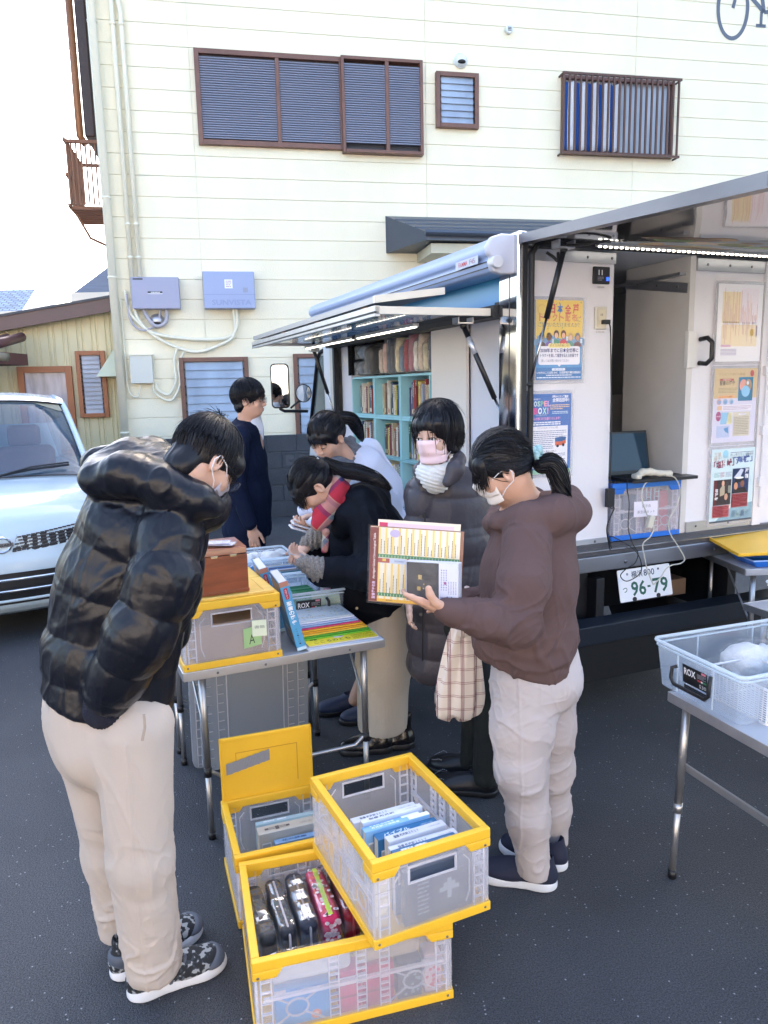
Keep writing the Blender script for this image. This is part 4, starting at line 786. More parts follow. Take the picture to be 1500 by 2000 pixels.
def d3(p, W, H):
    p.rect(W*.1, H*.5, W*.5, H*.9, 'f4e2b8'); p.rect(W*.1, H*.2, W*.9, H*.48, 'f6e4c0'); p.rect(W*.52, H*.5, W*.9, H*.95, 'f2e8f0'); p.rect(W*.1, H*.19, W*.32, H*.22, 'e4b8d0', 2)
    rd = random.Random(8)
    for k in range(30): x = W*(.12+.026*k+rd.uniform(-.004, .004)); y0 = H*rd.uniform(.22, .55); y1 = H*rd.uniform(.6, .95); p.rect(x, y0, x+.0025, y1, rd.choice(['e8b890', 'd89a90', 'f0d0a0', 'd8a8b0']), 3)
    for k in range(9): p.rect(W*(.13+.04*k), H*.5, W*(.15+.04*k), H*.52, 'a08a6a', 4)
    p.rect(W*.87, H*.33, W*.9, H*.47, '9a88b8', 4); p.oval(W*.78, H*.38, .014, .02, 'f0c860', 4); p.lines(W*.1, H*.08, W*.45, H*.17, 5, 'b0a8cc', 3); p.text('￥１７６０（税込）', W*.55, H*.49, .011, '5a6a9a', 4, w=W*.32)
poster('washed-out pale orange striped sheet, topmost on the right rear panel', 1.178, 1.795, 1.49, 2.19, d3)
def d4(p, W, H):
    p.rect(0, H*.6, W, H, 'd2b98a'); p.rect(0, 0, W, H*.6, 'dad6ea', 1); p.oval(W*.87, H*.93, .014, .017, 'b03a3a'); p.text('プレゼント用にも最適', W*.1, H*.905, .014, 'a88f5c', 3, w=W*.6); p.rrect(W*.12, H*.835, W*.45, H*.862, .004, 'c8483c'); p.text('地図で学ぶ', W*.2, H*.838, .008, 'f8eee4', 4, w=W*.18)
    p.text('聖書の歴史', W*.12, H*.775, .024, '7a6a4e', 3, w=W*.36, bold=.02); p.lines(W*.1, H*.67, W*.54, H*.745, 4, 'a8986e', 3)
    p.rect(W*.56, H*.56, W*.90, H*.88, '2f86b0', 4); p.oval(W*.67, H*.77, .026, .032, 'e8a898', 5); p.oval(W*.79, H*.77, .024, .032, 'c0a488', 5); p.oval(W*.73, H*.69, .03, .03, '8fc4e4', 6); p.oval(W*.77, H*.8, .008, .01, 'd8e4f0', 7)
    p.poly([(W*.08, H*.60), (W*.5, H*.605), (W*.47, H*.64), (W*.11, H*.635)], 'f0b070', 3); p.text('ビジュアル満載', W*.14, H*.608, .009, '8a5a2a', 4, w=W*.28)
    for k in range(3): p.oval(W*(.13+.14*k), H*.555, .017, .016, ['d8a8a0', 'a8bcd8', 'b8c8dc'][k], 3); p.oval(W*(.14+.14*k), H*.55, .010, .010, '7fb0dc', 4)
    p.rect(W*.08, H*.43, W*.9, H*.51, 'ece6f0', 2); p.rect(W*.09, H*.44, W*.2, H*.5, 'e0b898', 3); p.lines(W*.23, H*.44, W*.88, H*.5, 3, 'b8a8c0', 3)
    p.oval(W*.13, H*.36, .018, .026, 'b03a78', 3); p.text('内容', W*.085, H*.35, .008, 'f4e0ec', 4, w=W*.09); p.rect(W*.18, H*.25, W*.45, H*.41, '8fc4e4', 3); p.poly([(W*.32, H*.25), (W*.45, H*.25), (W*.45, H*.41), (W*.36, H*.41)], 'f0e8b8', 4); p.rect(W*.1, H*.07, W*.4, H*.23, 'b8c4e4', 3); p.poly([(W*.26, H*.19), (W*.36, H*.21), (W*.38, H*.12), (W*.3, H*.15)], '5f9ad0', 4)
    p.rect(W*.48, H*.08, W*.87, H*.41, 'd6cdb8', 3); p.rect(W*.6, H*.365, W*.78, H*.39, 'ece8ee', 4); p.lines(W*.5, H*.1, W*.85, H*.35, 11, 'a89c84', 4)
poster('tan and lavender book poster with maps, middle one on the right rear panel', 1.178, 1.37, 1.482, 1.76, d4)
def d5(p, W, H):
    p.rect(0, 0, W, H, 'cfe6ec'); p.poly([(W*.1, 0), (W, 0), (W, H*.25), (W*.5, H*.2)], '7fa8bc', 2); p.rect(0, .0, W, H*.025, '2a3a4e', 4)
    p.text('三浦', W*.05, H*.905, .022, 'c08a60', 3, w=W*.15); p.text('綾子', W*.05, H*.85, .022, 'c08a60', 3, w=W*.15); p.oval(W*.31, H*.93, .02, .022, '8fd0e8'); p.text('100th', W*.22, H*.87, .018, '9ab8c4', 3, w=W*.16)
    p.lines(W*.42, H*.935, W*.96, H*.955, 1, '606a8a', 3); p.text('新しい装丁になって感動登場！', W*.42, H*.895, .015, '2f3a5a', 3, w=W*.54); p.text('三浦綾子 原作', W*.42, H*.862, .011, '2f3a5a', 3, w=W*.25)
    p.text('「塩狩峠」', W*.06, H*.735, .042, '8a1f4a', 4, w=W*.46, bold=.03, rotz=.1); p.text('「海嶺」', W*.5, H*.775, .042, '1f4aa0', 4, w=W*.45, bold=.03, rotz=.1)
    p.lines(W*.07, H*.62, W*.2, H*.69, 6, '7ab0a8', 3); p.lines(W*.21, H*.62, W*.31, H*.69, 6, 'b03a68', 3); p.lines(W*.33, H*.62, W*.47, H*.69, 6, '8a90ac', 3)
    p.rect(W*.07, H*.24, W*.47, H*.585, '2e2226', 5); p.rect(W*.07, H*.24, W*.14, H*.585, '5f1d22', 6); p.poly([(W*.22, H*.36), (W*.33, H*.38), (W*.32, H*.5), (W*.27, H*.51), (W*.21, H*.46)], 'b0a48e', 6); p.oval(W*.28, H*.535, .010, .016, 'd8a890', 7); p.oval(W*.285, H*.555, .013, .012, '17120f', 6); p.oval(W*.36, H*.35, .012, .018, 'c89880', 7); p.oval(W*.365, H*.38, .018, .015, '14100f', 6); p.rect(W*.4, H*.4, W*.47, H*.5, '8a8a7a', 6)
    for i, ch in enumerate('塩狩峠'): p.text(ch, W*.10, H*(.42-.055*i), .020, 'ecebf0', 8, w=.022, bold=.02)
    p.rect(W*.49, H*.385, W*.88, H*.725, '3a4a78', 5); p.poly([(W*.52, H*.6), (W*.68, H*.72), (W*.75, H*.7), (W*.66, H*.58)], 'c8d0e0', 6); p.oval(W*.66, H*.57, .034, .014, '1a1a22', 6); p.oval(W*.66, H*.595, .030, .006, 'e8ecf2', 7); p.oval(W*.58, H*.485, .014, .02, 'c89070', 7); p.oval(W*.58, H*.50, .018, .022, '14100f', 6); p.oval(W*.73, H*.51, .014, .018, '8a5a44', 7); p.poly([(W*.5, H*.385), (W*.86, H*.385), (W*.8, H*.46), (W*.55, H*.455)], '2a1f22', 6)
    for i, ch in enumerate('海嶺'): p.text(ch, W*.775, H*(.655-.075*i), .026, 'eef0f6', 8, w=.028, bold=.02)
    p.rect(W*.06, H*.07, W*.45, H*.235, 'd06068', 5); p.lines(W*.08, H*.085, W*.43, H*.22, 7, '9a3a44', 6); p.rect(W*.49, H*.19, W*.88, H*.38, 'd06068', 5); p.lines(W*.51, H*.205, W*.86, H*.36, 8, '9a3a44', 6)
    for k in range(4): p.poly([(W*(.5+.11*k), H*.05), (W*(.6+.11*k), H*.06), (W*(.58+.11*k), H*.15), (W*(.52+.11*k), H*.14)], ['6a90a4', '8fb0bc', '5a7a94', '7a9cb0'][k], 4)
poster('white poster with large Japanese titles over two film pictures on the right rear panel', 1.188, .935, 1.497, 1.335, d5)
# ---- turquoise crates used as bookshelves inside the side opening
teal = mat('turquoise painted wood', (.30, .60, .68), .5, bump=(30, .0015), var=(4, .07))
palette = ['c8b89a', 'd8cfc0', 'b8a888', '5a2a2a', '7a2f3a', '2a3a5a', 'd8c84a', 'c9c4bc', '8a7a6a', 'b06a4a', 'dcd6cc', '3a5a4a', 'e0dcd2', 'a8403a', '46507a', 'c0a070', 'cfd6c0', '8fa0b8']
def shelf_crate(x, y, z, w_, h_, d_, label):
    t = thing('shelf_crate', label, 'crate', TM @ Vector((x, y, z)), YT, 'turquoise crates stacked as a bookcase'); th = .014
    q = MB(); q.box(.01, d_, 0, w_, 0, th); q.box(.01, d_, 0, w_, h_-th, h_); q.mk('shelf_board', teal, t)
    def holed(M_, W, H, hx_, hy_, hw, hh):   # a board with a rounded hand hole
        q = MB(M_); n = 7
        hole = rbox(hx_-hw/2, hx_+hw/2, hy_-hh/2, hy_+hh/2, min(hw, hh)/2-.001, 5); outer = [(W, H), (0, H), (0, 0), (W, 0)]
        per = len(hole)//4
        for zz, fl in ((0, 0), (th, 1)):
            vs = [(a, b_, zz) for a, b_ in hole]+[(a, b_, zz) for a, b_ in outer]; nH = len(hole); fs = []
            for c4 in range(4):
                idx = list(range(c4*per, (c4+1)*per)); fs += [(idx[i], idx[i+1], nH+c4) for i in range(per-1)]; fs.append((idx[-1], (idx[-1]+1) % nH, nH+(c4+1) % 4, nH+c4))
            q.add(vs, [f[::-1] if not fl else f for f in fs])
        vs = [(a, b_, 0) for a, b_ in hole]+[(a, b_, th) for a, b_ in hole]; nH = len(hole); q.add(vs, [(i, i+nH, (i+1) % nH+nH, (i+1) % nH) for i in range(nH)])
        vs = [(a, b_, 0) for a, b_ in outer]+[(a, b_, th) for a, b_ in outer]; q.add(vs, [(i, (i+1) % 4, (i+1) % 4+4, i+4) for i in range(4)]); return q
    holed(frame((0, th, th), (1, 0, 0), (0, 0, 1)), d_, h_-2*th, d_*.45, h_*.5, .035, .105).mk('side_board', teal, t)
    holed(frame((0, w_, th), (1, 0, 0), (0, 0, 1)), d_, h_-2*th, d_*.45, h_*.5, .035, .105).mk('side_board', teal, t)
    holed(frame((d_-th, th, th), (0, 1, 0), (0, 0, 1)), w_-2*th, h_-2*th, w_*.5, h_*.80, .12, .04).mk('back_board', teal, t)
    return t
CWD, CHT = .455, .285; rowz = [1.225-.285-.0, 1.225, 1.511]; rd = random.Random(11); nb = 0
colname = ['nearest', 'middle', 'farthest']; rown = ['bottom', 'middle', 'top']
def shelf_book(x, y, z, t_, h_, d_, col, label, tilt=0):
    th_ = thing('book', label, 'book', TM @ Vector((x, y, z)), YT, 'books on the turquoise shelves')
    q = MB(rot('X', tilt)); q.box(0, .003, 0, t_, 0, h_); q.box(.003, d_, 0, .002, 0, h_); q.box(.003, d_, t_-.002, t_, 0, h_); q.mk('cover', mat('cover '+col, col, .5), th_)
    q = MB(rot('X', tilt)); q.box(.004, d_-.004, .002, t_-.002, .003, h_-.003); q.mk('pages', mat('page block', (.6, .57, .5), .8), th_)
    p = Print(1, 1, None, M=rot('X', tilt) @ frame((-.0003, t_, 0), (0, -1, 0), (0, 0, 1))); c2 = rd.choice(palette); p.rect(t_*.15, h_*.06, t_*.85, h_*.2, c2); 
    for k in range(rd.randint(3, 7)): p.rect(t_*.3, h_*(.88-.07*k), t_*.7, h_*(.92-.07*k), '2a2a30' if sum(hx(col)) > .8 else 'e8e4da', 2)
    p.done('spine_print', th_)
for ci in range(3):
    for ri in range(3):
        y0 = 1.075+ci*(CWD+.006)
        shelf_crate(.045, y0, rowz[ri]-.011 if ri else rowz[ri], CWD, CHT, .30, f'{rown[ri]} turquoise shelf crate in the {colname[ci]} column of books')
        y = y0+.15; yl = y0+CWD-.03; n = 0; zz = (rowz[ri]-.011 if ri else rowz[ri])+.015
        while y < yl:
            t_ = rd.uniform(.010, .022); h_ = rd.uniform(.175, .235); col = rd.choice(palette)
            nm = {'c8b89a': 'beige', 'd8cfc0': 'cream', 'b8a888': 'tan', '5a2a2a': 'dark red', '7a2f3a': 'maroon', '2a3a5a': 'navy', 'd8c84a': 'yellow', 'c9c4bc': 'pale grey', '8a7a6a': 'brown grey', 'b06a4a': 'terracotta', 'dcd6cc': 'off-white', '3a5a4a': 'dark green', 'e0dcd2': 'white', 'a8403a': 'red', '46507a': 'slate blue', 'c0a070': 'ochre', 'cfd6c0': 'pale green', '8fa0b8': 'grey blue'}[col]
            n += 1; shelf_book(.105+rd.uniform(-.01, .01), y, zz, t_, h_, .13, col, f'{nm} book, {ORD[n]} from the right in the {rown[ri]} crate of the {colname[ci]} column'); y += t_+.0015
# plastic-wrapped goods on top of the bookcase
wrap = film('clear cellophane', .34, .12, (26, .012, 3))
def wrapped(name, label, cat, loc, rz, dim, col, group=None, lean=0, ink=None, tail=.05):
    t = thing(name, label, cat, loc, rz, group); w_, d_, h_ = dim; T = rot('X', lean)
    q = Sdf(.006); q.box((0, 0, h_/2), (w_/2, d_/2, h_/2), rd=min(w_, d_)*.35, k=.01)
    o = q.mesh('cloth_goods', mat('goods '+col, col, .75, var=(35, .25) if ink is None else None), t, disp=lambda v, N: noise(v, 22)*.006); o.matrix_local = T
    if ink: 
        p = Print(1, 1, None, M=T @ frame((-w_/2, -d_/2-.004, 0), (1, 0, 0), (0, 0, 1))); rdd = random.Random(len(label))
        for k in range(14): p.oval(rdd.uniform(.01, w_-.01), rdd.uniform(.01, h_-.01), .009, .009, ink, 1, 8)
        p.done('print', t)
    q = MB(T)
    def fn(u, v):
        a = u*2*math.pi; top = max(0, (v-.8)/.2); s_ = 1-top*.75; n_ = float(noise(np.array([math.cos(a)*2, math.sin(a)*2, v*6+w_*50]), 1.0))*.5
        sq_ = (abs(math.cos(a))**4+abs(math.sin(a))**4)**-.25
        return (math.cos(a)*sq_*(w_/2+.008+.006*n_)*s_, math.sin(a)*sq_*(d_/2+.008+.006*n_)*s_, v*(h_+tail)*1.0+.004*n_)
    q.grid(fn, 22, 12); q.mk('wrapping', wrap, t); return t
gcol = [('e0ccb8', 'beige cloth'), ('e0b8a8', 'rose beige cloth'), ('4a5668', 'charcoal cloth'), ('2a303c', 'black cloth'), ('ece0bc', 'cream cloth'), ('6a8098', 'blue grey cloth'), ('b01c34', 'crimson cloth'), ('b86a7c', 'plum cloth'), ('f4f0e8', 'white cloth')]
for i, (c, nm) in enumerate((gcol+[gcol[j_] for j_ in (0, 4, 2, 6, 1)])[:14]):
    y = 2.03-i*.074; wrapped('wrapped_bag', f'{nm} bag in clear wrap standing on the bookcase, {ORD[i+1]} from the left', 'bag', TM @ Vector((.2, y, 1.80)), YT+1.3+.08*(i % 3), (.034+.008*(i % 2), .17, .17+.022*((i*2) % 5)), c, 'wrapped bags on the bookcase')
for i, (y, z, c, nm) in enumerate(((2.35, 1.80, '3a4050', 'dark patterned cloth roll, lower one'), (2.33, 1.915, '5a7a9a', 'blue and beige cloth roll, upper one'), (2.17, 1.80, '15171b', 'black cloth roll'))):
    wrapped('wrapped_roll', f'{nm}, wrapped at the left end of the bookcase top', 'bag', TM @ Vector((.16, y, z)), YT+1.57, (.2 if i < 2 else .1, .2, .10 if i < 2 else .2), c, 'wrapped rolls on the bookcase', tail=.02)
# ================================================ pale blue car
ccol = mat('pale blue car paint', (.46, .58, .66), .25, coat=.5)
cg = at(2, 1045, 4.95)
car = thing('parked_car', 'pale blue compact car parked at the left behind the man in the black jacket', 'car', (cg[0]-.0, 4.95, 0), math.radians(30))
HW = .83
prof = [(.10, .20, .93, .20), (.02, .27, .97, .17), (0, .40, 1, .16), (0, .55, 1, .16), (.03, .66, 1, .17), (.05, .76, .99, .19), (.10, .86, .98, .24), (.20, .93, .97, .25), (.40, .985, .965, .22), (.70, 1.03, .96, .16), (.98, 1.06, .955, .12)]
wind = [(.98, 1.06, .93, .12), (1.10, 1.19, .91, .13), (1.28, 1.40, .87, .14), (1.46, 1.59, .83, .15), (1.54, 1.66, .81, .15)]
roofp = [(1.54, 1.66, .81, .15), (1.72, 1.70, .805, .10), (2.2, 1.735, .80, .05), (3.1, 1.71, .80, .0), (3.45, 1.63, .79, -.05)]
def surf(pr, n=20, dz=.05, inset=1.0):
    def f(u, v):
        k = v*(len(pr)-1); i = min(int(k), len(pr)-2); t = k-i; a, b_ = pr[i], pr[i+1]; y, z, w_, c_ = [a[j]+(b_[j]-a[j])*t for j in range(4)]
        s_ = (u*2-1)*inset; return (HW*w_*s_, y+c_*abs(s_)**2.6, z-dz*abs(s_)**3*(1 if z > .8 else 0))
    return f
q = MB(); q.grid(surf(prof), 28, 30); q.grid(surf(roofp), 28, 16)
for sgn in (-1, 1):   # flanks
    f1, f2, f3 = surf(prof), surf(wind), surf(roofp); u = 0 if sgn < 0 else 1
    low = [f1(u, k/20) for k in range(21)]+[(sgn*HW, 1.6, 1.02), (sgn*HW, 3.5, 1.05)]
    bot = [(sgn*HW*.96, max(p[1], .15), .2) for p in low]
    k0 = len(q.v); n = len(low); q.add(low+bot, [(i, i+1, n+i+1, n+i) for i in range(n-1)])
    up = [f2(u, k/8) for k in range(9)]+[f3(u, k/8) for k in range(9)]; dn = [(sgn*HW*.965, p[1]+.02, 1.03) for p in up]; n = len(up)
q.box(-HW, HW, 3.48, 3.55, .2, 1.4); q.box(-HW*.98, HW*.98, .9, 3.5, .95, 1.02)
q.mk('body', ccol, car, smooth=True, solid=.012)
q = MB(); q.box(-.72, .72, .14, 3.4, .18, .45); q.mk('underbody', dk, car)
cglass = mat('tinted windscreen', (.03, .07, .12), .04, spec=1, alpha=.62)
q = MB(); q.grid(surf(wind, dz=.05), 24, 12); q.mk('windscreen', cglass, car, smooth=True)
for sgn in (-1, 1):
    u = 0 if sgn < 0 else 1; f2, f3 = surf(wind), surf(roofp)
    pl_ = [f2(u, k/10) for k in range(11)]; q = MB(); q.tube([Vector(p)+Vector((0, .0, .0)) for p in pl_]+[f3(u, k/8) for k in range(9)], .028, 8); q.mk('pillar', ccol, car, smooth=True)
    q = MB(); up = [f2(u, k/8) for k in range(2, 9)]+[f3(u, k/8) for k in range(9)]; dn = [(sgn*HW*.965, p[1]+.05, 1.03) for p in up]; n = len(up); q.add(up+dn, [(i, i+1, n+i+1, n+i) for i in range(n-1)]); q.mk('side_window', cglass, car)
    q = MB(); q.tube([Vector(p)+Vector((-sgn*.03, -.004, .004)) for p in pl_], .010, 6); q.mk('windscreen_seal', blk, car)
f2 = surf(wind); q = MB(); q.tube([Vector(f2(k/20, 1))+Vector((0, -.012, .006)) for k in range(21)], .008, 6); q.tube([Vector(f2(k/20, 0))+Vector((0, 0, .0)) for k in range(21)], .016, 6); q.mk('windscreen_trim', blk, car)
p = MB(); ff = surf(wind); p.add([Vector(ff(.80, .99))+Vector((0, -.006, .004)), Vector(ff(.97, .99))+Vector((0, -.006, .004)), Vector(ff(.975, .80))+Vector((0, -.006, .004)), Vector(ff(.95, .79))+Vector((0, -.006, .004)), Vector(ff(.88, .87))+Vector((0, -.006, .004))], [(0, 4, 3, 2, 1)]); p.mk('sun_strip', mat('sunvisor tint', (.30, .29, .22), .5), car)
seat = mat('dusty pink seat', (.40, .28, .30), .9)
for x in (-.36, .36):
    s_ = Sdf(.012); s_.box((x, 2.05, .95), (.25, .08, .30), rd=.07, k=.02); s_.box((x, 1.85, .66), (.25, .28, .09), rd=.06, k=.03); s_ = s_.mesh('seat', seat, car)
    h_ = Sdf(.012); h_.box((x, 2.08, 1.34), (.14, .05, .10), rd=.045); h_.mesh('headrest', seat, s_)
q = MB(); q.box(-.7, .7, 1.15, 1.5, .9, 1.04); q.mk('dashboard', mat('dash', (.05, .06, .07), .7), car, bevel=.03)
q = MB(); q.box(-.05, .07, 1.36, 1.40, 1.38, 1.44); q.tube([(0, 1.4, 1.44), (0, 1.45, 1.5)], .01, 6); q.mk('interior_mirror', blkp, car, bevel=.01)
q = MB(); q.box(-.7, .7, 2.9, 3.4, .4, 1.1); q.mk('rear_seat', seat, car, bevel=.05)
for pts in ([(-.62, .93, 1.085), (-.3, 1.02, 1.115), (.02, 1.03, 1.12)], [(.04, .92, 1.085), (.32, 1.0, 1.12), (.60, 1.08, 1.13)]):
    q = MB(); q.tube(pts, .011, 6); q.tube([(pts[0][0]+.05, pts[0][1], pts[0][2]+.012)]+[Vector(p_)+Vector((0, 0, .02)) for p_ in pts[1:]], .007, 6); q.tube([pts[0], (pts[0][0], pts[0][1]-.04, pts[0][2]-.02)], .018, 8); q.mk('wiper', blkp, car)
fp = surf(prof)
def onfront(u, v, o=.006): P_ = Vector(fp(u, v)); return P_+Vector(((u-.5)*2*o*.4, -o, 0))
q = MB(); q.grid(lambda a, c_: onfront(.53+a*.30+.03*c_, .37+.13*c_+.05*a, .006), 20, 6); g_ = q.mk('upper_grille', blkp, car)
q = MB()
for i in range(15):
    for j in range(5):
        a, c_ = (i+(.5 if j % 2 else 0))/15.5, (j+.5)/5; P_ = onfront(.54+a*.28+.03*c_, .38+.115*c_+.05*a, .010); T = Matrix.Translation(P_)
        q.box(-.013, .013, -.004, .004, -.005, .005, 0, T)
q.mk('grille_mesh', mat('grille grey', (.06, .065, .075), .35, metal=.3), g_)
q = MB(); q.grid(lambda a, c_: onfront(.10+a*.80, .11+.16*c_, .009), 20, 5); lg = q.mk('lower_grille', blkp, car)
chrome = mat('chrome', (.7, .72, .75), .1, metal=1)
for v_ in (.13, .185, .24): q = MB(); q.tube([onfront(.10+.80*k/20, v_, .012) for k in range(21)], .011, 6); q.mk('grille_bar', chrome if v_ > .14 else ccol, lg, smooth=True)
q = MB()
for i in range(12): q.tube([onfront(.12+.07*i, .12, .008), onfront(.12+.07*i, .25, .008)], .003, 4)
q.mk('grille_mesh', MC['grille grey'], lg)
q = MB(); q.tube([onfront(k/24, .60, .001) for k in range(25)], .005, 5); q.tube([onfront(k/24, .30, .001) for k in range(25)], .004, 5); q.mk('bonnet_gap', blk, car)
em = MB(frame(Vector(onfront(.5, .44, .02)), (1, 0, 0), (0, 0, 1))); em.tube([(.052*math.cos(a*.2618), .052*math.sin(a*.2618), 0) for a in range(24)], .009, 8, closed=True); em.box(-.07, .07, -.014, .014, -.004, .008); em = em.mk('emblem', chrome, car, smooth=False)
p = Print(.14, .03, None, M=frame(Vector(onfront(.5, .44, .03)), (1, 0, 0), (0, 0, 1))); p.text('NISSAN', 0, -.008, .016, '2a2d33', 2, w=.11, al='c', bold=.02); p.done('badge_lettering', em)
for sgn in (-1, 1):
    q = MB(); q.grid(lambda a, c_: onfront((.86+a*.13) if sgn > 0 else (.14-a*.13), .42+.13*c_+.05*a, .006), 8, 6); q.mk('headlight', mat('headlight', (.5, .52, .55), .08), car, smooth=True)
    for y in (.75, 2.9):
        w_ = MB(); T_ = Matrix.Translation((sgn*.64-.09, y, .29)) @ rot('Y', math.pi/2); w_.lathe([(.18, 0), (.28, .0), (.29, .02), (.29, .16), (.28, .18), (.18, .18)], 24, 0, T_); w_ = w_.mk('wheel', blk, car, smooth=True)
        r_ = MB(); r_.lathe([(.001, .01), (.18, .01), (.18, .17), (.001, .17)], 20, 0, T_); r_.mk('rim', MC['wheel steel'], w_)
    MB().tube([(sgn*.42, .3, 1.0), (sgn*.42+.0, .3, 1.0+.001)], .001, 4).v
ant = MB(); ant.tube([(-.25, 1.75, 1.60), (-.25, 1.9, 1.85)], .005, 5); ant.mk('aerial', blkp, car)
# ================================================ folding tables
tub_al = mat('table tube', (.46, .46, .47), .35, metal=.85); ttop = mat('table top laminate', (.42, .44, .48), .35, var=(5, .08))
def table(label, o, yaw, W, D, H, legs=None, splay=.0, along='x', ins=.07):
    t = thing('folding_table', label, 'table', (o[0], o[1], 0), yaw, 'folding aluminium tables')
    q = MB(); q.box(0, W, 0, D, H-.022, H); q.mk('tabletop', ttop, t, bevel=.003)
    q = MB(); q.box(-.004, W+.004, -.006, .0, H-.032, H+.002); q.box(-.004, W+.004, D, D+.006, H-.032, H+.002); q.box(-.006, 0, 0, D, H-.032, H+.002); q.box(W, W+.006, 0, D, H-.032, H+.002); q.mk('edge_rail', alu, t, bevel=.002)
    q = MB()
    for x in (.12, .3, W-.15): q.ell((x, -.008, H-.016), (.005, .003, .005), n=8, m=5)
    q.mk('rivet', MC['screw'], t)
    for x in (ins, W-ins):
        for y in (.05, D-.05):
            e = -splay if x < W/2 else splay; l_ = MB(); l_.tube([(x, y, H-.03), (x+e*.6, y, H*.42)], .0135, 10); l_.tube([(x+e*.6, y, H*.42), (x+e, y, .015)], .0115, 10); l_ = l_.mk('leg', tub_al, t, smooth=True)
            k = MB(); k.tube([(x+e, y, 0), (x+e, y, .03)], .0145, 10); k.mk('foot_cap', blkp, l_, smooth=True); k = MB(); k.tube([(x+e*.58, y, H*.42), (x+e*.62, y, H*.37)], .0155, 10); k.mk('leg_collar', blkp if legs else tub_al, l_, smooth=True)
    for y in ((.05, D-.05) if along == 'x' else ()):
        x0, x1 = .07, W-.07; q = MB(); q.tube([(x0, y, H*.50), (x0+.005, y, H*.40), (x0+.05, y, H*.355), (x1-.05, y, H*.355), (x1-.005, y, H*.40), (x1, y, H*.50)], .009, 8); q.mk('cross_bar', tub_al, t, smooth=True)
    for x in (() if along == 'x' else (ins, W-ins)): q = MB(); q.box(x-.004, x+.004, .05, D-.05, H*.60, H*.64); q.mk('cross_bar', tub_al, t, bevel=.002)
    q = MB(); q.tube([(.07, .06, H*.62), (.06, .30, H-.03)], .005, 6); q.mk('stay_rod', alu, t); q = MB(); q.tube([(W-.07, .06, H*.62), (W-.06, .30, H-.03)], .005, 6); q.mk('stay_rod', alu, t)
    return t
YA = math.radians(24); ea = np.array([math.cos(YA), math.sin(YA)]); eb = np.array([-math.sin(YA), math.cos(YA)])
TA0 = np.array([-.735, 2.548]); TZ = .70
table('aluminium folding table at centre left carrying the yellow-lidded crate and magazines', TA0, YA, .79, .74, TZ, 1)
TB0 = TA0+eb*.76
table('aluminium folding table behind the first, carrying the clear tubs of books', TB0, YA, .79, .62, TZ, 1)
YR = math.radians(19); er = np.array([math.cos(YR), math.sin(YR)]); erb = np.array([-math.sin(YR), math.cos(YR)])
table('aluminium folding table at the right edge carrying the clear tub of plush toys', np.array([.955, 2.38])-erb*.80, YR, 1.2, .80, .66, None, .03, 'y', .03)
R2 = np.array([1.80, 3.60]); table('aluminium folding table by the truck carrying the yellow lid and blue tray', R2, YR-.25, 1.1, .5, .765, None)
